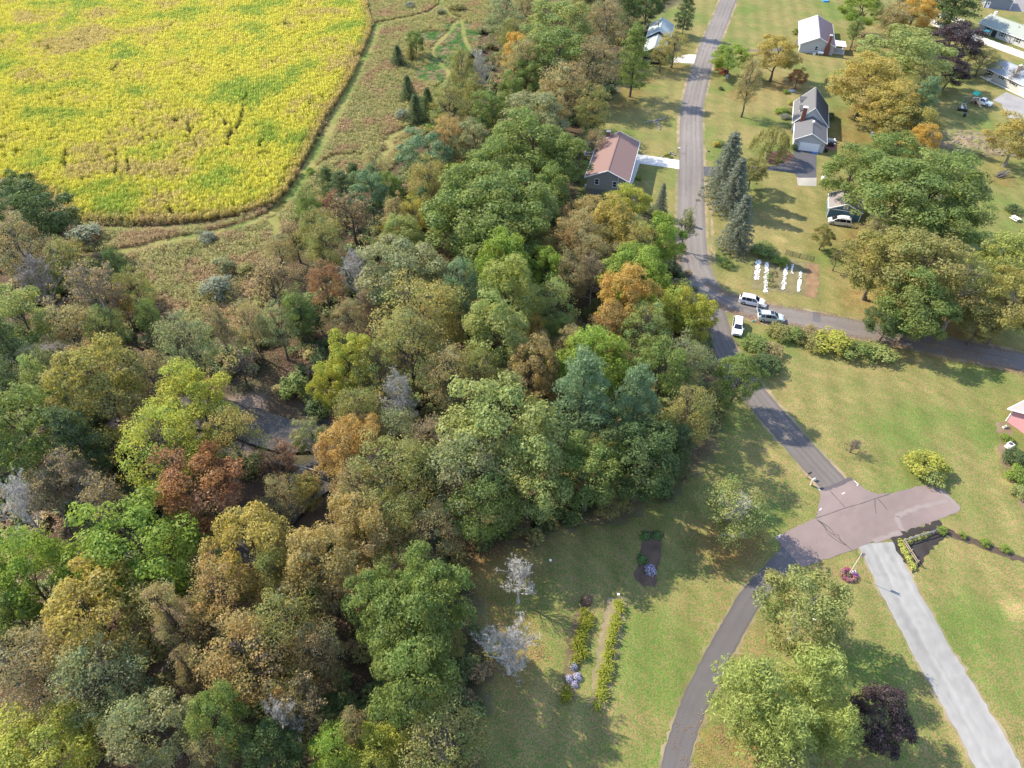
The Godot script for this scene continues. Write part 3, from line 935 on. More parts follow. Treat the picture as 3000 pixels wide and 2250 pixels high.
func ramify(style: String, sd: int) -> Array:      # trunk mesh and the tips of the twigs, 16 m tall, 5 m in radius
	var r := RandomNumberGenerator.new()
	r.seed = sd
	var b := MB.new()
	var tips := []
	var trunk := []
	var rs := []
	var p := Vector3.ZERO
	var lean := Vector3(r.randf_range(-0.06, 0.06), 0, r.randf_range(-0.06, 0.06))
	var top := 9.0 if style == "bare" or style == "sparse" else 11.0
	for k in 7:
		trunk.append(p)
		rs.append(lerpf(0.30, 0.10, k / 6.0) * (1.35 if k == 0 else 1.0))
		p += Vector3(lean.x + r.randf_range(-0.1, 0.1), 1.0, lean.z + r.randf_range(-0.1, 0.1)) * top / 6.0
	b.tube(trunk, rs, 7, true)
	var limbs := 9
	for k in limbs:
		var t := lerpf(0.32, 0.98, float(k) / (limbs - 1))
		var base: Vector3 = trunk[int(t * 6)].lerp(trunk[mini(int(t * 6) + 1, 6)], fposmod(t * 6, 1.0))
		var a := k * 2.4 + r.randf_range(-0.4, 0.4)
		var bare := style == "bare" or style == "sparse"
		var el := lerpf(0.25, 1.1, t) if bare else lerpf(0.45, 1.15, t)
		var d := Vector3(cos(a) * cos(el), sin(el), sin(a) * cos(el))
		branch(b, r, base, d, (lerpf(3.7, 2.9, t) if bare else lerpf(3.6, 2.6, t)), lerpf(0.15, 0.09, t), 3 if bare else (2 if style == "open" or style == "tall" else 1), tips, 0.75, 0.4)
	if style != "leafy":     # the finest twigs
		for q in tips:
			for k in {"bare": 7, "sparse": 5}.get(style, 6):
				var d := Vector3(r.randf_range(-1, 1), r.randf_range(-0.3, 1.0), r.randf_range(-1, 1)).normalized()
				var w := d.cross(Vector3(r.randf_range(-1, 1), r.randf_range(-1, 1), 0.2)).normalized() * 0.015
				var e: Vector3 = q - d * 0.25
				b.quad(e - w, e + w, e + w * 0.3 + d * r.randf_range(0.5, 1.1), e - w * 0.3 + d * 0.5)
	return [b, tips]

func clump(b: MB, r: RandomNumberGenerator, at: Vector3, rad: Vector3, n: int, size: float, tone: Color, thin: float, droop: float) -> void:
	for k in n:
		var u := r.randf_range(-0.75, 1.0)
		var a := r.randf() * TAU
		var s := sqrt(maxf(0.0, 1.0 - u * u))
		var d := Vector3(cos(a) * s, u, sin(a) * s)
		var p := at + d * rad * (0.42 + 0.72 * sqrt(r.randf()))
		var nn := (d + Vector3(r.randf_range(-1, 1), r.randf_range(-0.6, 1.0), r.randf_range(-1, 1)) * 0.62).normalized()
		var al := nn.cross(Vector3(r.randf_range(-1, 1), r.randf_range(-1, 1), r.randf_range(-1, 1))).normalized()
		if droop != 0.0:
			al = (al + Vector3(0, droop, 0) + d * 0.4).normalized()
			nn = (nn - al * nn.dot(al)).normalized()
		var ac := nn.cross(al)
		var z := size * (0.55 + 0.95 * pow(r.randf(), 1.6))
		var g := r.randf_range(0.78, 1.24)
		b.leaf(p, al * z, ac * z * thin, nn, Color(tone.r * g * r.randf_range(0.94, 1.08), tone.g * g, tone.b * g))

# one crown; style says how its masses are spread
func leafy(style: String, sd: int, tips: Array) -> ArrayMesh:
	var r := RandomNumberGenerator.new()
	r.seed = sd * 7 + 3
	var b := MB.new()
	b.use_color = true
	var f := FastNoiseLite.new()
	f.seed = sd
	f.frequency = 0.9
	var cy := 9.2
	var sy := 6.6
	if style == "round" or style == "turning":
		for k in 23:
			var u := 1.0 - 1.72 * (k + 0.5) / 23.0
			var a := k * 2.39996 + r.randf_range(-0.35, 0.35)
			var s := sqrt(maxf(0.0, 1.0 - u * u))
			var lob := 0.74 + 0.26 * f.get_noise_3d(cos(a) * s * 3.0, u * 3.0, sin(a) * s * 3.0) + r.randf_range(-0.16, 0.12)
			var bc := Vector3(cos(a) * s * 5.0 * lob, cy + u * sy * lob, sin(a) * s * 5.0 * lob)
			var br := r.randf_range(0.9, 2.3)
			var bt := r.randf_range(0.84, 1.16)
			var tone := Color(bt * r.randf_range(0.84, 1.18), bt, bt * r.randf_range(0.85, 1.05))
			if style == "turning" and (u > 0.45 or r.randf() < 0.35):
				tone = Color(bt * 1.75, bt * 1.12, bt * 0.8)
			for c in 9:
				var cd := Vector3(r.randf_range(-1, 1), r.randf_range(-0.35, 1.0), r.randf_range(-1, 1)).normalized()
				cd = (cd + Vector3(cos(a) * s, u, sin(a) * s) * 0.5).normalized()
				var cr := r.randf_range(0.5, 1.15)
				var ct := r.randf_range(0.88, 1.12)
				clump(b, r, bc + cd * br * 0.8, Vector3(cr, cr * 0.78, cr), int(112.0 * cr), 0.15, Color(tone.r * ct, tone.g * ct, tone.b * ct), 0.62, 0.0)
	elif style == "open" or style == "tall":
		var wide := 0.95 if style == "open" else 0.72
		for k in 84:
			var u := r.randf_range(-0.75, 1.0)
			var a := r.randf() * TAU
			var s := sqrt(maxf(0.0, 1.0 - u * u))
			var lob := (0.55 + 0.5 * sqrt(r.randf())) * (0.9 + 0.35 * f.get_noise_3d(cos(a) * s * 3.0, u * 3.0, sin(a) * s * 3.0))
			var c := Vector3(cos(a) * s * 5.0 * lob * wide, cy + u * sy * lob, sin(a) * s * 5.0 * lob * wide)
			var cr := r.randf_range(0.6, 1.5)
			var bt := r.randf_range(0.78, 1.22)
			var warm := r.randf_range(0.70, 1.22)
			clump(b, r, c, Vector3(cr, cr * 0.7, cr), 140 if style == "tall" else 128, 0.122, Color(bt * warm, bt, bt * r.randf_range(0.8, 1.1)), 0.6, 0.0)
	elif style == "sparse":
		for t in tips:
			if r.randf() < 0.8:
				var bt := r.randf_range(0.75, 1.25)
				clump(b, r, t, Vector3(0.6, 0.5, 0.6), 9, 0.15, Color(bt * 1.05, bt, bt), 0.6, 0.0)
	elif style == "pine":
		for k in 34:
			var t := (k + 0.5) / 34.0
			var y := lerpf(2.6, 15.6, t)
			var a := k * 2.39996 + r.randf_range(-0.3, 0.3)
			var reach := 5.0 * pow(1.0 - t * 0.97, 0.45) * r.randf_range(0.72, 1.08) * (0.75 if t < 0.12 else 1.0)
			for m in 4:
				var q := reach * (0.35 + 0.22 * m)
				var aa := a + r.randf_range(-0.3, 0.3)
				var c := Vector3(cos(aa) * q, y + q * 0.12 + r.randf_range(-0.3, 0.4), sin(aa) * q)
				var bt := r.randf_range(0.85, 1.15)
				var cr := r.randf_range(0.65, 1.15)
				clump(b, r, c, Vector3(cr, cr * 0.62, cr), 78, 0.24, Color(bt, bt, bt), 0.30, 0.35)
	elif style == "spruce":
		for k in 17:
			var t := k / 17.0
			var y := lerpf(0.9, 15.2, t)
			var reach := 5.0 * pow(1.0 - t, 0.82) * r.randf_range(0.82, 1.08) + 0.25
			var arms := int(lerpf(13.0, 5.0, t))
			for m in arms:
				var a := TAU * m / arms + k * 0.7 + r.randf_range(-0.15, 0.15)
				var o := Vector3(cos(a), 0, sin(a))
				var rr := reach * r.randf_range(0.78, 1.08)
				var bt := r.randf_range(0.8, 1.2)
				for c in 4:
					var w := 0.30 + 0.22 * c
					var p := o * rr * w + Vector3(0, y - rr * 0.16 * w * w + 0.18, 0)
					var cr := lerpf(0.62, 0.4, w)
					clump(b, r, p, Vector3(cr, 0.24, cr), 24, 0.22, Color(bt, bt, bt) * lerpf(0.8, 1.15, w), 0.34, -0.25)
	elif style == "weeping":
		for k in 95:
			var u := r.randf_range(-0.1, 1.0)
			var a := r.randf() * TAU
			var s := sqrt(maxf(0.0, 1.0 - u * u))
			var c := Vector3(cos(a) * s * 4.6, 8.0 + u * 6.4, sin(a) * s * 4.6)
			var bt := r.randf_range(0.75, 1.2)
			for m in 5:
				clump(b, r, c - Vector3(0, 1.05 * m, 0) + Vector3(cos(a), 0, sin(a)) * 0.16 * m, Vector3(0.5, 0.75, 0.5), 14, 0.34, Color(bt, bt, bt * 0.95), 0.22, -2.2)
	elif style == "shrub":
		for k in 26:
			var u := r.randf_range(-0.05, 1.0)
			var a := r.randf() * TAU
			var s := sqrt(maxf(0.0, 1.0 - u * u))
			var lob := r.randf_range(0.6, 0.92)
			var c := Vector3(cos(a) * s * 5.0 * lob, 4.0 + u * 9.0 * lob, sin(a) * s * 5.0 * lob)
			var bt := r.randf_range(0.8, 1.2)
			clump(b, r, c, Vector3(1.7, 2.6, 1.7), 70, 0.42, Color(bt * r.randf_range(0.92, 1.12), bt, bt), 0.6, 0.0)
	return b.mesh()

func tree_kind(style: String, variant: int) -> Array:
	var key := "%s%d" % [style, variant]
	if not tree_meshes.has(key):
		var wood := style if style in ["sparse", "bare", "open", "tall"] else "leafy"
		var got := ramify(wood, 100 + variant * 13 + style.length())
		if style == "pine" or style == "spruce":
			var b := MB.new()
			b.tube([Vector3.ZERO, Vector3(0.1, 5, 0), Vector3(0, 11, 0.1), Vector3(0, 15.4, 0)], [0.34, 0.26, 0.14, 0.04], 7, true)
			for k in 26:
				var y := lerpf(1.8, 14.0, k / 26.0)
				var a := k * 2.4
				var rr := 4.2 * (1.0 - y / 15.6)
				b.tube([Vector3(0, y, 0), Vector3(cos(a) * rr, y + 0.15 * rr, sin(a) * rr)], [0.07, 0.025], 3, false)
			got[0] = b
		elif style == "shrub":
			var b := MB.new()
			for k in 9:
				var a := k * 2.4
				b.tube([Vector3(cos(a) * 0.4, 0, sin(a) * 0.4), Vector3(cos(a) * 1.7, 5.0, sin(a) * 1.7), Vector3(cos(a) * 3.2, 10.0, sin(a) * 3.2)], [0.22, 0.14, 0.05], 4, false)
			got[0] = b
		tree_meshes[key] = [got[0].mesh(), null if style == "bare" else leafy(style, 50 + variant * 17, got[1])]
	return tree_meshes[key]

func tree(called: String, style: String, variant: int, x: float, z: float, h: float, rad: float, leaf: String, label: String, group := "", bark := "bark", category := "tree") -> Node3D:
	var o := thing(called, label, category, Vector3(x, ground_y(x, z) - 0.05, z), fposmod(x * 37.0 + z * 53.0 + variant * 70.0, 360.0), group)
	var m := tree_kind(style, variant)
	var s := Vector3(rad / 5.0, h / 16.0, rad / 5.0)
	var t := put("stems" if style == "shrub" else "trunk", m[0], bark_mat(bark), o)
	t.scale = s
	if m[1]:
		var c := put("foliage" if style == "shrub" else "crown", m[1], leaf_colour(leaf), o)
		c.scale = s
	return o

func bark_mat(k: String) -> StandardMaterial3D:
	match k:
		"silver": return mat("silver_bark", 0.56, 0.53, 0.48, 0.9, 0.5)
		"white": return mat("white_bark", 0.55, 0.52, 0.46, 0.9, 0.5)
		"grey": return mat("grey_bark", 0.34, 0.30, 0.26, 0.9, 0.5)
	return mat("brown_bark", 0.13, 0.105, 0.085, 0.9, 0.5)

func leaf_colour(k: String) -> StandardMaterial3D:
	match k:
		"green": return leaf_material(k, 0.200, 0.262, 0.078)
		"light": return leaf_material(k, 0.300, 0.345, 0.120)
		"bright": return leaf_material(k, 0.235, 0.325, 0.060)
		"lime": return leaf_material(k, 0.385, 0.400, 0.080)
		"dark": return leaf_material(k, 0.105, 0.155, 0.058)
		"blue": return leaf_material(k, 0.185, 0.275, 0.150)
		"spruce": return leaf_material(k, 0.215, 0.245, 0.190)
		"cedar": return leaf_material(k, 0.130, 0.180, 0.085)
		"silver": return leaf_material(k, 0.250, 0.285, 0.205)
		"pale": return leaf_material(k, 0.335, 0.395, 0.120)
		"sage": return leaf_material(k, 0.300, 0.325, 0.115)
		"olive": return leaf_material(k, 0.290, 0.280, 0.100)
		"grey": return leaf_material(k, 0.285, 0.300, 0.150)
		"ochre": return leaf_material(k, 0.385, 0.325, 0.110)
		"yellow": return leaf_material(k, 0.470, 0.405, 0.090)
		"gold": return leaf_material(k, 0.500, 0.345, 0.105)
		"orange": return leaf_material(k, 0.430, 0.300, 0.130)
		"tan": return leaf_material(k, 0.385, 0.315, 0.155)
		"brown": return leaf_material(k, 0.320, 0.255, 0.135)
		"rust": return leaf_material(k, 0.350, 0.195, 0.110)
		"red": return leaf_material(k, 0.260, 0.070, 0.045)
		"purple": return leaf_material(k, 0.048, 0.032, 0.036, 0.15)
	return leaf_material("green", 0.118, 0.205, 0.052)

# ---------------------------------------------------------------- houses

# a block with a gable roof: ridge along local z, centred on (cx, cz)
func gable(root: Node3D, cx: float, cz: float, w: float, l: float, eave: float, ridge: float, wall: Material, roof: Material, trim: Material, over := 0.4, y0 := 0.0, roof_right: Material = null) -> void:
	var b := MB.new()
	var x := w * 0.5
	var z := l * 0.5
	var rise := ridge - eave
	for s in [-1.0, 1.0]:
		var p := [Vector3(cx - x, y0, cz + z * s), Vector3(cx + x, y0, cz + z * s), Vector3(cx + x, eave, cz + z * s), Vector3(cx, ridge, cz + z * s), Vector3(cx - x, eave, cz + z * s)]
		if s < 0:
			p.reverse()
		b.tri(p[0], p[1], p[2])
		b.tri(p[0], p[2], p[4])
		b.tri(p[2], p[3], p[4])
		if s < 0:
			b = b
		var q := [Vector3(cx + x * s, y0, cz + z), Vector3(cx + x * s, y0, cz - z), Vector3(cx + x * s, eave, cz - z), Vector3(cx + x * s, eave, cz + z)]
		if s < 0:
			q.reverse()
		b.quad(q[0], q[1], q[2], q[3])
	part("wall", b, wall, root)
	var k := rise / x
	var ex := x + over
	var ey := eave - over * k
	var th := 0.14
	for s in [-1.0, 1.0]:
		b = MB.new()
		var prof := [Vector2(0.0, ridge + 0.03), Vector2(ex * s, ey + 0.03), Vector2(ex * s, ey + 0.03 + th), Vector2(0.0, ridge + 0.03 + th)]
		if s > 0:
			prof.reverse()
		var rings := []
		for zz in [-z - over, z + over]:
			var ring := []
			for q in prof:
				ring.append(Vector3(cx + q.x, q.y, cz + zz))
			rings.append(ring)
		b.loft(rings)
		part("roof", b, roof if s < 0 or roof_right == null else roof_right, root)
	b = MB.new()
	b.box(Vector3(cx, ridge + 0.03 + th, cz), Vector3(0.26, 0.06, l + 2 * over - 0.02))
	part("ridge_cap", b, roof, root)
	for s in [-1.0, 1.0]:
		b = MB.new()
		b.box(Vector3(cx + (ex + 0.065) * s, ey + 0.02, cz), Vector3(0.13, 0.15, l + 2 * over))
		part("gutter", b, trim, root)
	for s in [-1.0, 1.0]:
		for t in [-1.0, 1.0]:
			b = MB.new()
			var a := Vector3(cx + (ex + 0.05) * t, ey - 0.04, cz + (z + over + 0.03) * s)
			var c := Vector3(cx, ridge + 0.04 - 0.02, cz + (z + over + 0.03) * s)
			var d := Vector3(0, 0.20, 0)
			var e := Vector3(0, 0, 0.05 * s)
			b.quad(a + e, c + e, c + d + e, a + d + e)
			b.quad(a - e, c - e, c + d - e, a + d - e)
			b.quad(a + d - e, a + d + e, c + d + e, c + d - e)
			b.quad(a - e, a + e, c + e, c - e)
			part("rake_board", b, trim, root)

# a framed window on a wall; n is the outward direction in the house's own axes
func window(root: Node3D, at: Vector3, n: Vector3, w: float, h: float, frame: Material, shutters: Material = null, called := "window") -> void:
	var s := n.cross(Vector3.UP).normalized()
	var bs := Basis(s, Vector3.UP, -n)
	var b := MB.new()
	b.box(at + Vector3(0, h * 0.5 + 0.05, 0), Vector3(w + 0.2, 0.10, 0.08), bs)
	b.box(at - Vector3(0, h * 0.5 + 0.05, 0), Vector3(w + 0.2, 0.10, 0.08), bs)
	b.box(at + s * (w * 0.5 + 0.05), Vector3(0.10, h, 0.08), bs)
	b.box(at - s * (w * 0.5 + 0.05), Vector3(0.10, h, 0.08), bs)
	b.box(at + n * 0.002, Vector3(w, 0.05, 0.05), bs)
	var f := part(called, b, frame, root)
	b = MB.new()
	b.box(at - n * 0.012, Vector3(w, h, 0.03), bs)
	part("pane", b, mat("dark_glass", 0.025, 0.03, 0.04, 0.08), f)
	if shutters:
		for k in [-1.0, 1.0]:
			b = MB.new()
			b.box(at + s * k * (w * 0.5 + 0.33), Vector3(0.42, h + 0.1, 0.05), bs)
			part("shutter", b, shutters, root)

func chimney(root: Node3D, at: Vector3, s: Vector3, cap: Material, foot := Vector3.ZERO) -> void:
	var brick := mat("red_brick", 0.27, 0.105, 0.07, 0.9, 3.0)
	var b := MB.new()
	b.box(at + Vector3(0, s.y * 0.5, 0), s)
	if foot != Vector3.ZERO:
		b.loft([[at + Vector3(-foot.x, foot.y, foot.z) * Vector3(0.5, 1, 0.5), at + Vector3(foot.x, foot.y, foot.z) * Vector3(0.5, 1, 0.5), at + Vector3(foot.x, foot.y, -foot.z) * Vector3(0.5, 1, 0.5), at + Vector3(-foot.x, foot.y, -foot.z) * Vector3(0.5, 1, 0.5)],
			[at + Vector3(-s.x * 0.5 - 0.01, foot.y + 1.2, s.z * 0.5 + 0.01), at + Vector3(s.x * 0.5 + 0.01, foot.y + 1.2, s.z * 0.5 + 0.01), at + Vector3(s.x * 0.5 + 0.01, foot.y + 1.2, -s.z * 0.5 - 0.01), at + Vector3(-s.x * 0.5 - 0.01, foot.y + 1.2, -s.z * 0.5 - 0.01)]])
		b.box(at + Vector3(0, foot.y * 0.5, 0), Vector3(foot.x, foot.y, foot.z))
	var c := part("chimney", b, brick, root)
	b = MB.new()
	b.box(at + Vector3(0, s.y + 0.07, 0), Vector3(s.x + 0.16, 0.14, s.z + 0.16))
	part("chimney_cap", b, cap, c)
	for k in [-1.0, 1.0]:
		b = MB.new()
		b.cyl(at + Vector3(s.x * 0.25 * k, s.y + 0.12, 0), at + Vector3(s.x * 0.25 * k, s.y + 0.42, 0), 0.13, 8)
		part("flue", b, cap, c)

func railing(root: Node3D, a: Vector3, c: Vector3, m: Material, h := 1.0, called := "railing") -> void:
	var d := c - a
	var n := maxi(1, int(round(d.length() / 1.9)))
	for k in n + 1:
		var b := MB.new()
		b.box(a + d * k / n + Vector3(0, h * 0.5 + 0.04, 0), Vector3(0.13, h + 0.12, 0.13))
		part("railing_post", b, m, root)
	var bs := Basis.looking_at(d.normalized(), Vector3.UP)
	for y in [0.12, h]:
		var b := MB.new()
		b.box(a + d * 0.5 + Vector3(0, y, 0), Vector3(0.07, 0.08, d.length() - 0.14), bs)
		part("rail", b, m, root)
	var b := MB.new()
	var m2 := int(d.length() / 0.16)
	for k in m2:
		b.box(a + d * (k + 0.5) / m2 + Vector3(0, h * 0.5 + 0.06, 0), Vector3(0.035, h - 0.16, 0.035), bs)
	part("balusters", b, m, root).set_meta("kind", "stuff")

func corner_trim(root: Node3D, w: float, l: float, eave: float, m: Material, cx := 0.0, cz := 0.0) -> void:
	for s in [-1.0, 1.0]:
		for t in [-1.0, 1.0]:
			var b := MB.new()
			b.box(Vector3(cx + s * (w * 0.5 + 0.004), eave * 0.5 - 0.05, cz + t * (l * 0.5 + 0.004)), Vector3(0.14, eave - 0.1, 0.14))
			part("corner_trim", b, m, root)

func make_houses() -> void:
	var white := mat("white_trim", 0.78, 0.78, 0.76, 0.6)
	var white_siding := mat("white_siding", 0.62, 0.63, 0.63, 0.7, 1.2)
	var grey_shingle := mat("grey_shingle", 0.155, 0.155, 0.165, 0.95, 2.2)
	var dark_shutter := mat("dark_shutter", 0.03, 0.035, 0.04, 0.7)

	# 1 brown roofed house
	var siding := mat("grey_siding", 0.37, 0.35, 0.31, 0.8, 1.2)
	var h := thing("house", "grey sided house with brown shingle roof and white deck, left of main road", "house", Vector3(24.6, 0, -161.2), -14.0)
	gable(h, 0, 0, 9.5, 20.4, 4.6, 6.6, siding, mat("brown_shingle", 0.27, 0.165, 0.145, 0.95, 2.2), white, 0.4)
	var b := MB.new()
	b.box(Vector3(0, 0.85, 0), Vector3(9.54, 1.7, 20.44))
	part("basement_wall", b, mat("basement_grey", 0.25, 0.235, 0.21, 0.9, 1.2), h)
	window(h, Vector3(-2.35, 3.55, 10.22), Vector3.BACK, 0.85, 1.25, white)
	window(h, Vector3(1.8, 3.4, 10.22), Vector3.BACK, 0.85, 1.25, white)
	b = MB.new()
	b.cyl(Vector3(2.55, 2.0, 10.3), Vector3(2.55, 5.35, 10.3), 0.06, 8)
	part("vent_pipe", b, white, h)
	chimney(h, Vector3(-2.8, 4.6, -9.2), Vector3(0.9, 2.5, 0.7), mat("stone_cap", 0.5, 0.48, 0.45))
	b = MB.new()
	b.box(Vector3(-2.8, 5.72, -8.72), Vector3(1.0, 0.12, 0.2), Basis(Vector3.BACK, 0.41))
	part("flashing", b, white, h)
	var deck := mat("deck_boards", 0.125, 0.08, 0.06, 0.9, 1.5)
	for k in 20:
		b = MB.new()
		b.box(Vector3(-7.75 + 0.148 * k + 0.1, 2.6, -7.0), Vector3(0.138, 0.05, 6.0))
		part("deck_board", b, deck, h)
	for q in [Vector3(-7.6, 0, -4.2), Vector3(-7.6, 0, -7.0), Vector3(-7.6, 0, -9.8)]:
		b = MB.new()
		b.box(q + Vector3(0, 1.27, 0), Vector3(0.16, 2.54, 0.16))
		part("deck_post", b, deck, h)
	railing(h, Vector3(-7.7, 2.62, -4.05), Vector3(-4.9, 2.62, -4.05), white)
	railing(h, Vector3(-7.7, 2.62, -9.95), Vector3(-7.7, 2.62, -4.2), white)
	railing(h, Vector3(-7.55, 2.62, -9.95), Vector3(-4.9, 2.62, -9.95), white)
	b = MB.new()
	b.box(Vector3(-5.0, 1.5, 9.3), Vector3(0.5, 0.9, 0.9))
	part("meter_box", b, mat("pale_metal", 0.6, 0.6, 0.58, 0.5), h)
	var at := h.transform
	var t := thing("patio_table", "small round glass table on the white railed deck", "table", at * Vector3(-5.7, 2.625, -5.2))
	b = MB.new()
	b.cyl(Vector3(0, 0.70, 0), Vector3(0, 0.73, 0), 0.6, 16)
	part("table_top", b, mat("pale_table", 0.45, 0.42, 0.4, 0.3), t)
	b = MB.new()
	b.cyl(Vector3(0, 0, 0), Vector3(0, 0.70, 0), 0.05, 8)
	part("leg", b, mat("black_metal", 0.02, 0.02, 0.022, 0.5), t)
	t = thing("grill", "dark covered grill at the back of the white railed deck", "grill", at * Vector3(-6.8, 2.625, -9.1))
	b = MB.new()
	b.box(Vector3(0, 0.45, 0), Vector3(1.1, 0.9, 0.6))
	b.ball(Vector3(0, 0.9, 0), Vector3(0.52, 0.28, 0.3), 10, 6)
	part("cover", b, mat("navy_cover", 0.02, 0.025, 0.05, 0.7), t)

	# 2 white house with dormers and a garage
	h = thing("house", "white house with grey shingle roof, two dormers and attached double garage", "house", Vector3(82.35, 0, -191.9), -17.5)
	gable(h, 0, 0, 8.6, 14.2, 2.7, 7.0, white_siding, grey_shingle, white, 0.35, 0.0, mat("black_shingle", 0.075, 0.077, 0.085, 0.95, 2.2))
	gable(h, 0.0, 12.55, 7.6, 10.6, 2.7, 4.6, white_siding, grey_shingle, white, 0.32)
	for z in [-4.0, 2.4]:
		b = MB.new()
		var w := 0.95
		var fx := -3.35
		b.loft([[Vector3(fx, 3.2, z + w), Vector3(fx, 3.2, z - w), Vector3(fx, 4.75, z - w), Vector3(fx, 5.35, z), Vector3(fx, 4.75, z + w)],
			[Vector3(-0.9, 3.2, z + w), Vector3(-0.9, 3.2, z - w), Vector3(-0.9, 4.75, z - w), Vector3(-0.9, 5.35, z), Vector3(-0.9, 4.75, z + w)]])
		var d := part("dormer", b, white_siding, h)
		for s in [-1.0, 1.0]:
			b = MB.new()
			var a := Vector3(fx - 0.25, 4.62, z + (w + 0.18) * s)
			var c := Vector3(fx - 0.25, 5.42, z)
			var e := Vector3(2.6, 0, 0)
			var u := Vector3(0, 0.1, 0)
			b.loft([[a, c, c + u, a + u], [a + e, c + e, c + e + u, a + e + u]])
			part("dormer_roof", b, grey_shingle, d)
		window(d, Vector3(fx - 0.03, 4.05, z), Vector3.LEFT, 0.8, 1.1, white)
	chimney(h, Vector3(-2.45, 2.5, 7.75), Vector3(1.05, 4.6, 0.75), white)
	# garage door of four panels
	var gd := MB.new()
	gd.box(Vector3(0.15, 1.09, 17.87), Vector3(5.1, 2.18, 0.06))
	var door := part("garage_door", gd, mat("door_shadow_gap", 0.45, 0.47, 0.5, 0.7), h)
	for k in 4:
		b = MB.new()
		b.box(Vector3(0.15, 0.28 + 0.53 * k, 17.92), Vector3(4.86, 0.50, 0.05))
		part("panel", b, mat("garage_white", 0.70, 0.72, 0.74, 0.55), door)
	for x in [-3.0, 3.2]:
		b = MB.new()
		b.box(Vector3(x, 2.05, 17.95), Vector3(0.16, 0.26, 0.16))
		part("wall_lamp", b, mat("black_metal", 0.02, 0.02, 0.022, 0.5), h)
	window(h, Vector3(-4.32, 1.6, 4.2), Vector3.LEFT, 0.9, 1.3, white, dark_shutter)
	window(h, Vector3(-4.32, 1.6, -1.0), Vector3.LEFT, 0.9, 1.3, white, dark_shutter)
	window(h, Vector3(-4.32, 1.6, -5.0), Vector3.LEFT, 0.9, 1.3, white, dark_shutter)
	b = MB.new()
	b.ball(Vector3(0.2, 5.05, 11.2), Vector3(0.38, 0.34, 0.38), 10, 6)
	b.cyl(Vector3(0.2, 4.5, 11.2), Vector3(0.2, 4.9, 11.2), 0.22, 10)
	part("roof_vent", b, white, h)
	b = MB.new()
	b.box(Vector3(-4.2, 2.52, 0), Vector3(0.5, 0.2, 13.0))
	part("porch_beam", b, white, h)
	at = h.transform
	b = MB.new()
	b.slab(PackedVector2Array([Vector2(4.4, 9.6), Vector2(7.2, 9.6), Vector2(7.2, 15.3), Vector2(4.4, 15.3)]), 0.0, 0.06)
	var pv := part("brick_patio", b, mat("patio_brick", 0.34, 0.125, 0.10, 0.9, 3.0))
	pv.transform = at
	pv.set_meta("kind", "structure")
	pv.set_meta("label", "red brick patio along the right side of the garage")
	t = thing("grill", "black grill on red brick patio beside the garage", "grill", at * Vector3(5.8, 0.06, 13.4), -17.5)
	b = MB.new()
	b.box(Vector3(0, 0.45, 0), Vector3(1.5, 0.75, 0.6))
	part("cabinet", b, mat("black_metal", 0.02, 0.02, 0.022, 0.5), t)
	b = MB.new()
	b.cyl(Vector3(-0.45, 0.95, 0), Vector3(0.45, 0.95, 0), 0.3, 12)
	part("lid", b, mat("black_metal", 0.02, 0.02, 0.022, 0.5), t)
	b = MB.new()
	b.box(Vector3(0.75, 0.85, 0), Vector3(0.45, 0.04, 0.5))
	part("side_shelf", b, mat("steel", 0.5, 0.5, 0.5, 0.35), t)
	t = thing("covered_furniture", "grey covered garden furniture at the back of the brick patio", "furniture", at * Vector3(5.7, 0.0, 10.6), -17.5)
	b = MB.new()
	b.loft([[Vector3(-1.2, 0, 0.7), Vector3(1.2, 0, 0.7), Vector3(1.2, 0, -0.7), Vector3(-1.2, 0, -0.7)], [Vector3(-1.0, 0.8, 0.5), Vector3(0.9, 0.75, 0.5), Vector3(0.9, 0.75, -0.5), Vector3(-1.0, 0.8, -0.5)], [Vector3(-0.5, 1.0, 0.2), Vector3(0.4, 0.95, 0.2), Vector3(0.4, 0.95, -0.2), Vector3(-0.5, 1.0, -0.2)]])
	part("cover", b, mat("grey_cover", 0.36, 0.35, 0.32, 0.8), t)
	t = thing("patio_chair", "dark patio chair at the outer edge of the brick patio", "chair", at * Vector3(6.7, 0.06, 12.0), 60.0)
	patio_chair(t)
	t = thing("patio_chair", "white patio chair beside the grey covered furniture", "chair", at * Vector3(6.9, 0.06, 10.5), 100.0)
	patio_chair(t, white)
	t = thing("wheelie_bin", "black wheeled rubbish bin at the right corner of the garage", "bin", at * Vector3(4.6, 0.0, 17.2), 10.0)
	bin_parts(t, mat("black_plastic", 0.02, 0.02, 0.024, 0.5))
	t = thing("floor_mat", "bright blue mat at the right foot of the garage door", "mat", at * Vector3(1.9, 0.03, 18.6), -17.5)
	b = MB.new()
	b.box(Vector3(0, 0.03, 0), Vector3(1.5, 0.06, 0.5))
	part("pad", b, mat("bright_blue", 0.05, 0.22, 0.62, 0.6), t)

	# 3 white house with a metal roof
	h = thing("house", "white house with shiny mauve metal roof and tall brick end chimney", "house", Vector3(104.0, 0, -256.8), -15.6)
	var metal := mat("mauve_metal", 0.42, 0.40, 0.43, 0.45, 0.0, 0.35)
	var metal2 := mat("plum_metal", 0.165, 0.118, 0.135, 0.5, 0.0, 0.2)
	gable(h, 0, 0, 10.6, 23.4, 2.7, 5.0, white_siding, metal, white, 0.35, 0.0, metal2)
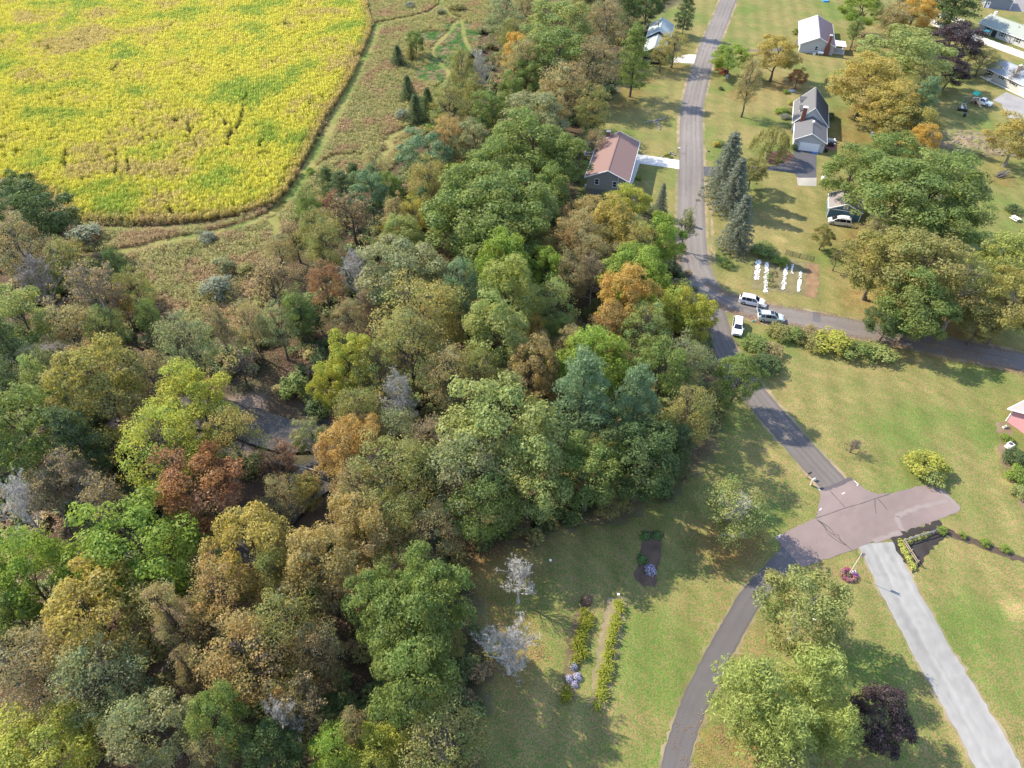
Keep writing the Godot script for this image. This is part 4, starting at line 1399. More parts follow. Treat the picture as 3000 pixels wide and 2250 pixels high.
	for s in [-1.0, 1.0]:
		b = MB.new()
		var k := 2.3 / 5.3
		var zz := -11.8
		while zz < 12.0:
			b.loft([[Vector3(0.03 * s, 5.19, zz - 0.03), Vector3(0.03 * s, 5.19, zz + 0.03), Vector3(0.03 * s, 5.24, zz)], [Vector3(5.64 * s, 5.19 - 5.61 * k, zz - 0.03), Vector3(5.64 * s, 5.19 - 5.61 * k, zz + 0.03), Vector3(5.64 * s, 5.24 - 5.61 * k, zz)]])
			zz += 0.6
		part("roof_seams", b, metal if s < 0 else metal2, h).set_meta("kind", "stuff")
	window(h, Vector3(-0.1, 1.75, 11.73), Vector3.BACK, 0.9, 1.2, white)
	window(h, Vector3(-5.33, 1.6, 6.0), Vector3.LEFT, 1.2, 1.2, white, dark_shutter)
	window(h, Vector3(-5.33, 1.6, 0.0), Vector3.LEFT, 1.6, 1.2, white, dark_shutter)
	chimney(h, Vector3(3.3, 0, 12.15), Vector3(0.8, 6.1, 0.75), mat("stone_cap", 0.5, 0.48, 0.45), Vector3(1.65, 2.2, 0.8))
	var cn := MB.new()
	cn.box(Vector3(7.4, 2.45, 7.3), Vector3(3.7, 0.12, 5.7), Basis(Vector3.BACK, -0.03))
	part("porch_roof", cn, mat("porch_white", 0.74, 0.73, 0.68, 0.6, 0.8), h)
	for q in [Vector3(9.0, 0, 9.9), Vector3(9.0, 0, 4.7), Vector3(9.0, 0, 7.3)]:
		b = MB.new()
		b.box(q + Vector3(0, 1.2, 0), Vector3(0.12, 2.4, 0.12))
		part("porch_post", b, white, h)
	b = MB.new()
	b.box(Vector3(7.4, 0.06, 7.3), Vector3(3.7, 0.12, 5.5))
	part("porch_floor", b, mat("stone_cap", 0.5, 0.48, 0.45), h)
	at = h.transform
	t = thing("heat_pump", "grey heat pump by the front wall below the small window", "air conditioner", at * Vector3(-0.4, 0, 12.6), -15.6)
	heat_pump(t)
	t = thing("gas_tank", "white horizontal gas tank between heat pump and brick chimney", "gas tank", at * Vector3(1.5, 0, 12.5), -15.6)
	b = MB.new()
	b.tube([Vector3(-0.95, 0.75, 0), Vector3(-0.8, 0.75, 0), Vector3(0.8, 0.75, 0), Vector3(0.95, 0.75, 0)], [0.15, 0.38, 0.38, 0.15], 12)
	part("tank", b, white, t)
	for x in [-0.55, 0.55]:
		b = MB.new()
		b.box(Vector3(x, 0.2, 0), Vector3(0.12, 0.4, 0.6))
		part("leg", b, white, t)

	# 4 dark blue house
	h = thing("house", "dark blue house with pale grey green metal roof at upper left of road", "house", Vector3(50.85, 0, -258.3), -14.0)
	var navy := mat("navy_siding", 0.026, 0.033, 0.052, 0.75, 1.2)
	var pale := mat("pale_green_metal", 0.43, 0.50, 0.485, 0.6, 1.0, 0.1)
	gable(h, 0, 0, 7.3, 13.6, 3.2, 5.2, navy, pale, mat("pale_trim", 0.55, 0.6, 0.6, 0.6), 0.35)
	gable(h, -0.2, 13.6, 6.4, 13.2, 2.5, 4.2, navy, pale, mat("pale_trim", 0.55, 0.6, 0.6, 0.6), 0.3)
	window(h, Vector3(-0.3, 1.5, 20.23), Vector3.BACK, 0.7, 1.5, white)
	b = MB.new()
	b.ball(Vector3(-0.2, 3.9, 20.6), Vector3(0.14, 0.14, 0.14), 8, 6)
	part("yard_lamp", b, white, h)
	b = MB.new()
	b.box(Vector3(-0.9, 5.3, 0.5), Vector3(0.35, 1.2, 0.35))
	part("flue_pipe", b, mat("rusty_flue", 0.16, 0.09, 0.07, 0.8), h)
	var dk := mat("dark_deck", 0.055, 0.055, 0.06, 0.8, 1.0)
	for k in 16:
		b = MB.new()
		b.box(Vector3(0.3, 0.62, 20.45 + 0.145 * k), Vector3(7.4, 0.05, 0.135))
		part("deck_board", b, dk, h)
	railing(h, Vector3(-3.4, 0.64, 22.7), Vector3(4.0, 0.64, 22.7), dk, 0.9)
	for k in 3:
		b = MB.new()
		b.box(Vector3(-1.6, 0.48 - 0.17 * k, 23.0 + 0.28 * k), Vector3(1.8, 0.08, 0.3))
		part("step", b, mat("weathered_wood", 0.24, 0.15, 0.11, 0.9, 1.0), h)
	for k in 14:
		b = MB.new()
		b.box(Vector3(-4.0 - 0.148 * k - 0.1, 2.2, -3.0), Vector3(0.138, 0.05, 4.0))
		part("deck_board", b, mat("weathered_deck", 0.12, 0.09, 0.08, 0.9, 1.0), h)
	for q in [Vector3(-5.9, 0, -1.2), Vector3(-5.9, 0, -4.8)]:
		b = MB.new()
		b.box(q + Vector3(0, 1.1, 0), Vector3(0.16, 2.2, 0.16))
		part("deck_post", b, dk, h)
	railing(h, Vector3(-6.0, 2.22, -5.0), Vector3(-6.0, 2.22, -1.0), mat("weathered_grey", 0.2, 0.19, 0.19, 0.9), 1.0)
	railing(h, Vector3(-5.9, 2.22, -5.0), Vector3(-3.9, 2.22, -5.0), mat("weathered_grey", 0.2, 0.19, 0.19, 0.9), 1.0)

	# 5 long white house with blue grey roof
	h = thing("house", "long low white house with blue grey roof at the right edge", "house", Vector3(155.0, 0, -214.9), 18.0)
	gable(h, 0, 0, 8.1, 26.0, 2.7, 4.8, mat("cream_siding", 0.66, 0.64, 0.58, 0.7, 1.2), mat("blue_shingle", 0.37, 0.41, 0.47, 0.95, 2.2), white, 0.35)
	window(h, Vector3(-4.08, 1.75, -11.0), Vector3.LEFT, 1.3, 1.2, white, dark_shutter)
	window(h, Vector3(-4.08, 1.9, -6.5), Vector3.LEFT, 0.7, 0.9, white, dark_shutter)
	window(h, Vector3(-4.08, 1.9, -1.8), Vector3.LEFT, 1.7, 0.9, white, dark_shutter)
	b = MB.new()
	b.box(Vector3(-4.08, 1.05, 2.4), Vector3(0.08, 2.1, 2.6))
	part("garage_door", b, mat("garage_white", 0.70, 0.72, 0.74, 0.55), h)
	window(h, Vector3(-4.08, 1.75, 5.6), Vector3.LEFT, 1.4, 1.2, white, dark_shutter)
	chimney(h, Vector3(-0.9, 4.2, -4.6), Vector3(0.9, 1.5, 0.7), mat("stone_cap", 0.5, 0.48, 0.45))
	for q in [Vector3(-2.6, 3.55, -8.5), Vector3(-2.6, 3.55, -3.6)]:
		b = MB.new()
		b.cyl(q, q + Vector3(0, 0.55, 0), 0.1, 8)
		part("vent_pipe", b, white, h)
	b = MB.new()
	b.box(Vector3(-4.9, 0.05, -4.0), Vector3(0.8, 0.1, 18.0))
	part("foundation_strip", b, mat("stone_cap", 0.5, 0.48, 0.45), h)
	at = h.transform
	t = thing("heat_pump", "white lattice sided heat pump at the wall of the long white house", "air conditioner", at * Vector3(-4.9, 0, -9.6), 18.0)
	heat_pump(t)

	# 6 green roofed house behind the white fence
	h = thing("house", "long white house with grey green roof behind the white fence", "house", Vector3(175.1, 0, -256.2), 22.5)
	gable(h, 0, 0, 8.7, 30.0, 2.7, 4.8, white_siding, mat("green_shingle", 0.37, 0.41, 0.365, 0.95, 2.2), white, 0.35)
	window(h, Vector3(-4.38, 1.6, -11.0), Vector3.LEFT, 1.6, 1.3, white, dark_shutter)
	window(h, Vector3(-4.38, 1.6, -5.0), Vector3.LEFT, 1.2, 1.2, white, dark_shutter)
	window(h, Vector3(-4.38, 1.6, 1.0), Vector3.LEFT, 1.2, 1.2, white, dark_shutter)
	window(h, Vector3(-4.38, 1.6, 6.0), Vector3.LEFT, 1.2, 1.2, white, dark_shutter)
	b = MB.new()
	b.box(Vector3(-4.38, 1.02, -8.2), Vector3(0.08, 2.04, 1.8))
	part("patio_door", b, mat("dark_glass", 0.025, 0.03, 0.04, 0.08), h)
	b = MB.new()
	b.cyl(Vector3(0.2, 4.0, -14.0), Vector3(0.2, 6.1, -14.0), 0.45, 10)
	part("flue", b, white, h)
	for q in [Vector3(1.2, 4.3, -3.0), Vector3(-2.0, 3.9, -6.0), Vector3(-1.4, 4.2, -2.5)]:
		b = MB.new()
		b.cyl(q, q + Vector3(0, 0.5, 0), 0.1, 8)
		part("vent_pipe", b, white if q.x > 0 else mat("black_metal", 0.02, 0.02, 0.022, 0.5), h)

	# 7 grey building in the corner
	h = thing("house", "grey building with white door in the far upper right corner", "building", Vector3(186.5, 0, -298.2), -20.0)
	gable(h, 0, 0, 9.0, 10.0, 3.0, 5.2, mat("slate_siding", 0.27, 0.30, 0.34, 0.8, 1.2), grey_shingle, white, 0.3)
	corner_trim(h, 9.0, 10.0, 3.0, white)
	b = MB.new()
	b.box(Vector3(-3.3, 1.05, 5.03), Vector3(1.15, 2.1, 0.09))
	var dr := part("door", b, white, h)
	b = MB.new()
	b.box(Vector3(-3.3, 1.5, 5.075), Vector3(0.5, 0.7, 0.03))
	part("pane", b, mat("dark_glass", 0.025, 0.03, 0.04, 0.08), dr)

	# 8 blue green shed
	h = thing("shed", "blue green shed with grey roof and white trim behind the minivan", "shed", Vector3(75.7, 0, -144.0), -18.0)
	var teal := mat("teal_siding", 0.085, 0.165, 0.205, 0.75, 1.2)
	gable(h, 0, 0, 6.8, 6.6, 2.4, 3.9, teal, mat("pale_shingle", 0.30, 0.27, 0.265, 0.95, 2.2), white, 0.22)
	corner_trim(h, 6.8, 6.6, 2.4, white)
	b = MB.new()
	b.box(Vector3(0, 2.28, 3.33), Vector3(6.6, 0.12, 0.06))
	part("trim_band", b, white, h)
	window(h, Vector3(-0.15, 3.05, 3.32), Vector3.BACK, 0.7, 0.45, white, null, "gable_vent")
	b = MB.new()
	b.box(Vector3(0.9, 1.0, 3.34), Vector3(2.5, 2.0, 0.05))
	part("shed_door", b, mat("teal_door", 0.07, 0.14, 0.185, 0.7), h)

	# 9 pink house at the edge
	h = thing("house", "pink house with white fascia cut off by the right edge", "house", Vector3(87.6, 0, -77.0), -63.0)
	gable(h, 0, 0, 9.6, 11.0, 2.7, 5.0, mat("pink_siding", 0.74, 0.37, 0.40, 0.75, 1.2), mat("pink_roof", 0.40, 0.36, 0.36, 0.95, 2.2), white, 0.55)
	corner_trim(h, 9.6, 11.0, 2.7, white)
	window(h, Vector3(0.6, 1.6, 5.53), Vector3.BACK, 1.2, 1.2, white)
	b = MB.new()
	b.box(Vector3(2.9, 1.75, 5.8), Vector3(0.75, 0.5, 0.6))
	part("window_unit", b, white, h)
	t = thing("heat_pump", "small grey heat pump between the bushes by the pink house", "air conditioner", Vector3(78.1, 0, -73.1), -63.0)
	heat_pump(t)
	t = thing("flower_pot", "white flower trough by the corner of the pink house", "planter", Vector3(79.57, 0, -77.32), 20.0)
	b = MB.new()
	b.box(Vector3(0, 0.15, 0), Vector3(0.8, 0.3, 0.3))
	part("trough", b, white, t)
	b = MB.new()
	b.use_color = true
	var rr := RandomNumberGenerator.new()
	rr.seed = 4
	clump(b, rr, Vector3(0, 0.4, 0), Vector3(0.45, 0.2, 0.22), 60, 0.08, Color.WHITE, 0.6, 0.0)
	part("flowers", b, leaf_colour("green"), t)

func patio_chair(t: Node3D, m: Material = null) -> void:
	if m == null:
		m = mat("black_metal", 0.02, 0.02, 0.022, 0.5)
	var b := MB.new()
	b.box(Vector3(0, 0.43, 0), Vector3(0.55, 0.05, 0.55))
	part("seat", b, m, t)
	b = MB.new()
	b.box(Vector3(0, 0.75, -0.27), Vector3(0.55, 0.6, 0.05), Basis(Vector3.RIGHT, -0.15))
	part("backrest", b, m, t)
	for q in [Vector3(-0.25, 0.2, -0.25), Vector3(0.25, 0.2, -0.25), Vector3(-0.25, 0.2, 0.25), Vector3(0.25, 0.2, 0.25)]:
		b = MB.new()
		b.box(q, Vector3(0.04, 0.40, 0.04))
		part("leg", b, m, t)

func bin_parts(t: Node3D, m: Material) -> void:
	var b := MB.new()
	b.loft([[Vector3(-0.25, 0.08, 0.28), Vector3(0.25, 0.08, 0.28), Vector3(0.25, 0.08, -0.28), Vector3(-0.25, 0.08, -0.28)], [Vector3(-0.32, 1.0, 0.38), Vector3(0.32, 1.0, 0.38), Vector3(0.32, 1.0, -0.38), Vector3(-0.32, 1.0, -0.38)]])
	part("tub", b, m, t)
	b = MB.new()
	b.box(Vector3(0, 1.04, 0), Vector3(0.68, 0.07, 0.82), Basis(Vector3.RIGHT, 0.05))
	part("lid", b, m, t)
	for x in [-0.28, 0.28]:
		b = MB.new()
		b.cyl(Vector3(x - 0.03, 0.12, -0.33), Vector3(x + 0.03, 0.12, -0.33), 0.12, 10)
		part("wheel", b, mat("tyre", 0.015, 0.015, 0.016, 0.9), t)

func heat_pump(t: Node3D) -> void:
	var b := MB.new()
	b.box(Vector3(0, 0.42, 0), Vector3(0.85, 0.76, 0.85))
	part("cabinet", b, mat("pale_metal", 0.6, 0.6, 0.58, 0.5), t)
	b = MB.new()
	b.cyl(Vector3(0, 0.80, 0), Vector3(0, 0.825, 0), 0.34, 14)
	part("fan_grille", b, mat("fan_dark", 0.05, 0.05, 0.05, 0.6), t)
	b = MB.new()
	b.box(Vector3(0, 0.02, 0), Vector3(1.0, 0.04, 1.0))
	part("base", b, mat("stone_cap", 0.5, 0.48, 0.45), t)

# ---------------------------------------------------------------- vehicles

func section(s: Array) -> Array:     # z, half widths at sill and belt, heights of sill and belt, half width and height of the top
	var z: float = s[0]
	var ym: float = lerpf(s[3], s[4], 0.55)
	var wm: float = maxf(s[1], s[2]) + 0.015
	return [Vector3(-s[1], s[3], z), Vector3(-wm, ym, z), Vector3(-s[2], s[4], z), Vector3(-s[5], s[6] - 0.05, z), Vector3(-s[5] * 0.8, s[6], z), Vector3(s[5] * 0.8, s[6], z), Vector3(s[5], s[6] - 0.05, z), Vector3(s[2], s[4], z), Vector3(wm, ym, z), Vector3(s[1], s[3], z)]

func pane(b: MB, p: Array, out: float) -> void:
	var nn: Vector3 = (p[1] - p[0]).cross(p[2] - p[0]).normalized() * out
	var mid: Vector3 = (p[0] + p[1] + p[2] + p[3]) * 0.25
	var q := []
	for k in p:
		q.append(mid + (k - mid) * 0.93 + nn)
	b.quad(q[0], q[1], q[2], q[3])

func wide(ring: Array, side: int) -> Vector3:
	return Vector3(ring[6].x * 0.95 * side, ring[4].y, ring[4].z)

func vehicle(called: String, label: String, category: String, at: Vector3, heading: float, paint: Material, sort := "suv", group := "") -> Node3D:
	var t := thing(called, label, category, at, heading, group)
	var black := mat("black_trim", 0.02, 0.02, 0.022, 0.6)
	var glass := mat("car_glass", 0.012, 0.014, 0.018, 0.06)
	var st := []
	match sort:
		"suv":
			st = [[-2.42, 0.78, 0.80, 0.42, 0.90, 0.68, 0.95], [-2.32, 0.90, 0.92, 0.30, 1.02, 0.74, 1.10], [-1.98, 0.93, 0.945, 0.25, 1.05, 0.68, 1.66], [-1.2, 0.93, 0.95, 0.25, 1.05, 0.70, 1.73], [0.0, 0.93, 0.95, 0.25, 1.04, 0.70, 1.72], [0.5, 0.93, 0.95, 0.25, 1.03, 0.66, 1.63], [1.32, 0.93, 0.94, 0.25, 1.02, 0.80, 1.06], [2.05, 0.91, 0.90, 0.25, 0.92, 0.74, 0.98], [2.34, 0.80, 0.80, 0.30, 0.74, 0.64, 0.82], [2.42, 0.72, 0.72, 0.38, 0.60, 0.58, 0.66]]
		"van":
			st = [[-2.45, 0.80, 0.84, 0.40, 0.95, 0.72, 1.05], [-2.38, 0.92, 0.94, 0.28, 1.02, 0.76, 1.15], [-2.12, 0.94, 0.96, 0.24, 1.04, 0.74, 1.70], [-1.2, 0.94, 0.96, 0.24, 1.04, 0.75, 1.76], [0.2, 0.94, 0.96, 0.24, 1.02, 0.74, 1.75], [0.75, 0.94, 0.96, 0.24, 1.00, 0.70, 1.64], [1.72, 0.93, 0.94, 0.24, 0.98, 0.80, 1.04], [2.2, 0.90, 0.88, 0.26, 0.84, 0.70, 0.90], [2.42, 0.78, 0.76, 0.32, 0.68, 0.58, 0.74], [2.48, 0.70, 0.70, 0.38, 0.58, 0.54, 0.62]]
		"pickup":
			st = [[-0.75, 0.94, 0.95, 0.34, 1.10, 0.76, 1.14], [-0.68, 0.94, 0.95, 0.34, 1.10, 0.74, 1.20], [-0.52, 0.94, 0.95, 0.34, 1.12, 0.70, 1.72], [-0.1, 0.94, 0.95, 0.34, 1.12, 0.70, 1.78], [0.3, 0.94, 0.95, 0.34, 1.12, 0.70, 1.78], [0.62, 0.94, 0.95, 0.34, 1.12, 0.68, 1.68], [1.30, 0.94, 0.95, 0.34, 1.11, 0.82, 1.15], [2.3, 0.93, 0.92, 0.34, 1.04, 0.80, 1.10], [2.62, 0.86, 0.86, 0.38, 0.92, 0.74, 0.98], [2.70, 0.80, 0.80, 0.46, 0.80, 0.68, 0.86]]
	var rings := []
	for s in st:
		rings.append(section(s))
	var b := MB.new()
	b.loft(rings)
	part("body", b, paint, t)
	# glass, a little proud of the body
	b = MB.new()
	pane(b, [wide(rings[6], -1), wide(rings[6], 1), wide(rings[5], 1), wide(rings[5], -1)], 0.02)
	part("windscreen", b, glass, t)
	b = MB.new()
	pane(b, [wide(rings[1], 1), wide(rings[1], -1), wide(rings[2], -1), wide(rings[2], 1)], 0.02)
	part("rear_window", b, glass, t)
	for i in [2, 3, 4]:
		b = MB.new()
		pane(b, [rings[i][2], rings[i + 1][2], rings[i + 1][3], rings[i][3]], 0.014)
		part("side_window", b, glass, t)
		b = MB.new()
		pane(b, [rings[i + 1][7], rings[i][7], rings[i][6], rings[i + 1][6]], 0.014)
		part("side_window", b, glass, t)
	for sd in [2, 7]:
		b = MB.new()
		var a: Vector3 = rings[5][sd]
		var c: Vector3 = rings[6][sd].lerp(rings[5][sd], 0.15)
		var d: Vector3 = rings[5][3 if sd == 2 else 6].lerp(rings[5][sd], 0.1)
		var o := Vector3(-0.016 if sd == 2 else 0.016, 0.03, 0)
		if sd == 2:
			b.tri(a + o, c + o, d + o)
		else:
			b.tri(c + o, a + o, d + o)
		part("quarter_window", b, glass, t)
	var r := 0.38 if sort != "pickup" else 0.42
	var zf: float = 1.45 if sort != "pickup" else 1.75
	var zr: float = -1.45 if sort != "pickup" else -1.75
	for x in [-1.0, 1.0]:
		for z in [zf, zr]:
			b = MB.new()
			b.tube([Vector3(0.70 * x, r, z), Vector3(0.93 * x, r, z), Vector3(0.965 * x, r, z)], [r, r, r * 0.9], 16)
			var w := part("wheel", b, mat("tyre", 0.015, 0.015, 0.016, 0.9), t)
			b = MB.new()
			b.tube([Vector3(0.90 * x, r, z), Vector3(0.975 * x, r, z)], [r * 0.66, r * 0.6], 12)
			part("rim", b, mat("alloy", 0.42, 0.42, 0.43, 0.35, 0.0, 0.6), w)
		b = MB.new()
		b.box(Vector3(1.02 * x, 1.08, 1.02 if sort != "van" else 1.3), Vector3(0.18, 0.14, 0.12))
		part("mirror", b, paint, t)
		var nose: float = st[8][0]
		b = MB.new()
		b.box(Vector3(0.66 * x, st[8][4] - 0.02, nose - 0.03), Vector3(0.32, 0.14, 0.14))
		part("headlight", b, mat("lamp_glass", 0.7, 0.72, 0.75, 0.1), t)
		b = MB.new()
		if sort == "pickup":
			b.box(Vector3(0.86 * x, 0.92, -2.70), Vector3(0.14, 0.34, 0.06))
		else:
			b.box(Vector3(0.82 * x, 0.98, -2.33), Vector3(0.20, 0.22, 0.14))
		part("tail_light", b, mat("tail_red", 0.35, 0.02, 0.02, 0.2), t)
		if sort == "suv":
			b = MB.new()
			b.box(Vector3(0.60 * x, 1.745, -0.75), Vector3(0.04, 0.04, 1.9))
			part("roof_rail", b, mat("steel", 0.5, 0.5, 0.5, 0.35), t)
	b = MB.new()
	b.box(Vector3(0, st[8][4] - 0.08, st[9][0] - 0.02), Vector3(0.8, 0.16, 0.08))
	part("grille", b, black, t)
	b = MB.new()
	b.box(Vector3(0, 0.36, st[9][0] - 0.03), Vector3(1.3, 0.14, 0.1))
	part("bumper", b, black, t)
	b = MB.new()
	b.box(Vector3(0, 0.27, 0), Vector3(1.8, 0.12, 2.2))
	part("sill", b, black, t)
	if sort == "pickup":
		b = MB.new()
		b.box(Vector3(0, 0.62, -1.72), Vector3(1.88, 0.36, 1.96))
		for x in [-0.9, 0.9]:
			b.box(Vector3(x, 0.96, -1.72), Vector3(0.12, 0.34, 1.94))
		b.box(Vector3(0, 0.94, -2.66), Vector3(1.70, 0.32, 0.09))
		part("cargo_bed", b, paint, t)
		b = MB.new()
		b.box(Vector3(0.1, 1.0, -1.5), Vector3(0.5, 0.4, 0.6))
		b.box(Vector3(-0.3, 0.95, -2.1), Vector3(0.7, 0.25, 0.4))
		part("load", b, mat("rusty_load", 0.15, 0.10, 0.09, 0.8), t)
	return t

func make_vehicles() -> void:
	var white := mat("white_paint", 0.80, 0.81, 0.83, 0.25)
	white.clearcoat_enabled = true
	var silver := mat("silver_blue_paint", 0.45, 0.53, 0.56, 0.3, 0.0, 0.3)
	silver.clearcoat_enabled = true
	var pale := mat("pearl_paint", 0.66, 0.67, 0.72, 0.28)
	pale.clearcoat_enabled = true
	var beige := mat("silver_paint", 0.52, 0.51, 0.49, 0.3, 0.0, 0.25)
	beige.clearcoat_enabled = true
	var v := vehicle("parked_car", "white sport utility car on the far side of the junction, nose to the right", "car", Vector3(46.6, 0.022, -110.0), 70.0, pale, "suv", "cars parked at the junction")
	v = vehicle("parked_car", "silver blue car with raised tailgate and dark sunroof beside the hedge", "car", Vector3(48.9, 0.022, -104.9), 81.0, silver, "suv", "cars parked at the junction")
	var b := MB.new()
	b.box(Vector3(0, 1.745, 0.05), Vector3(0.95, 0.03, 0.62))
	part("sunroof", b, mat("car_glass", 0.012, 0.014, 0.018, 0.06), v)
	b = MB.new()
	var bs := Basis(Vector3.RIGHT, 0.35)
	b.box(Vector3(0, 1.92, -2.45), Vector3(1.36, 0.07, 1.0), bs)
	var tg := part("tailgate", b, silver, v)
	b = MB.new()
	b.box(Vector3(0, 1.975, -2.45), Vector3(1.1, 0.03, 0.62), bs)
	part("tailgate_window", b, mat("car_glass", 0.012, 0.014, 0.018, 0.06), tg)
	v = vehicle("parked_car", "bright white car parked at the edge of the lane facing the viewer", "car", Vector3(42.0, 0.03, -102.1), -17.0, white, "suv", "cars parked at the junction")
	v = vehicle("minivan", "silver minivan with white roof load parked before the blue green shed", "minivan", Vector3(73.3, 0.01, -139.1), -106.0, beige, "van")
	b = MB.new()
	b.loft([[Vector3(-0.55, 1.75, -1.9), Vector3(0.55, 1.75, -1.9), Vector3(0.55, 1.75, 0.3), Vector3(-0.55, 1.75, 0.3)], [Vector3(-0.45, 2.0, -1.7), Vector3(0.4, 1.95, -1.6), Vector3(0.5, 1.98, 0.1), Vector3(-0.4, 2.02, 0.0)]])
	part("roof_load", b, mat("white_sheet", 0.8, 0.8, 0.8, 0.7), v)
	vehicle("pickup_truck", "white pickup with an open loaded bed beside the green swing set", "pickup truck", Vector3(136.6, 0.01, -204.6), 40.0, white, "pickup")

# ---------------------------------------------------------------- people

# a body as one skin: tapered bones joined by a smooth minimum, meshed as surface nets
func body_mesh(bones: Array, colours: Array, cell: float) -> ArrayMesh:
	var lo := Vector3(1e9, 1e9, 1e9)
	var hi := -lo
	for q in bones:
		for e in [q[0], q[1]]:
			lo = lo.min(e - Vector3.ONE * 0.2)
			hi = hi.max(e + Vector3.ONE * 0.2)
	var n := Vector3i(((hi - lo) / cell).ceil()) + Vector3i.ONE
	var f := PackedFloat32Array()
	f.resize(n.x * n.y * n.z)
	for z in n.z:
		for y in n.y:
			for x in n.x:
				var p := lo + Vector3(x, y, z) * cell
				var d := 1e3
				for q in bones:
					var ab: Vector3 = q[1] - q[0]
					var t: float = clampf((p - q[0]).dot(ab) / maxf(ab.length_squared(), 1e-6), 0.0, 1.0)
					var e: float = p.distance_to(q[0] + ab * t) - lerpf(q[2], q[3], t)
					var k := 0.025
					var h := clampf(0.5 + 0.5 * (d - e) / k, 0.0, 1.0)
					d = lerpf(d, e, h) - k * h * (1.0 - h)
				f[(z * n.y + y) * n.x + x] = d
	var at := {}
	var b := MB.new()
	b.use_color = true
	for z in n.z - 1:
		for y in n.y - 1:
			for x in n.x - 1:
				var s := Vector3.ZERO
				var c := 0
				for e in [[0, 0, 0, 1, 0, 0], [0, 1, 0, 1, 1, 0], [0, 0, 1, 1, 0, 1], [0, 1, 1, 1, 1, 1], [0, 0, 0, 0, 1, 0], [1, 0, 0, 1, 1, 0], [0, 0, 1, 0, 1, 1], [1, 0, 1, 1, 1, 1], [0, 0, 0, 0, 0, 1], [1, 0, 0, 1, 0, 1], [0, 1, 0, 0, 1, 1], [1, 1, 0, 1, 1, 1]]:
					var fa := f[((z + e[2]) * n.y + y + e[1]) * n.x + x + e[0]]
					var fb := f[((z + e[5]) * n.y + y + e[4]) * n.x + x + e[3]]
					if (fa < 0.0) != (fb < 0.0):
						var t := fa / (fa - fb)
						s += Vector3(e[0], e[1], e[2]).lerp(Vector3(e[3], e[4], e[5]), t)
						c += 1
				if c:
					at[Vector3i(x, y, z)] = lo + (Vector3(x, y, z) + s / c) * cell
	for g in at:
		for ax in 3:
			var u := Vector3i.ZERO
			u[ax] = 1
			var o1 := Vector3i.ZERO
			o1[(ax + 1) % 3] = -1
			var o2 := Vector3i.ZERO
			o2[(ax + 2) % 3] = -1
			var ga: Vector3i = g
			var gb: Vector3i = g + u
			var fa := f[(ga.z * n.y + ga.y) * n.x + ga.x]
			var fb := f[(gb.z * n.y + gb.y) * n.x + gb.x]
			if (fa < 0.0) == (fb < 0.0):
				continue
			if not (at.has(g + o1) and at.has(g + o2) and at.has(g + o1 + o2)):
				continue
			var q := [at[g], at[g + o1], at[g + o1 + o2], at[g + o2]]
			if fa > 0.0:
				q.reverse()
			var mid: Vector3 = (q[0] + q[2]) * 0.5
			for c in colours:
				if mid.y >= c[0] and (c.size() < 3 or absf(mid.x) > c[2]):
					b.col = c[1]
			b.quad(q[0], q[1], q[2], q[3])
	return b.mesh()

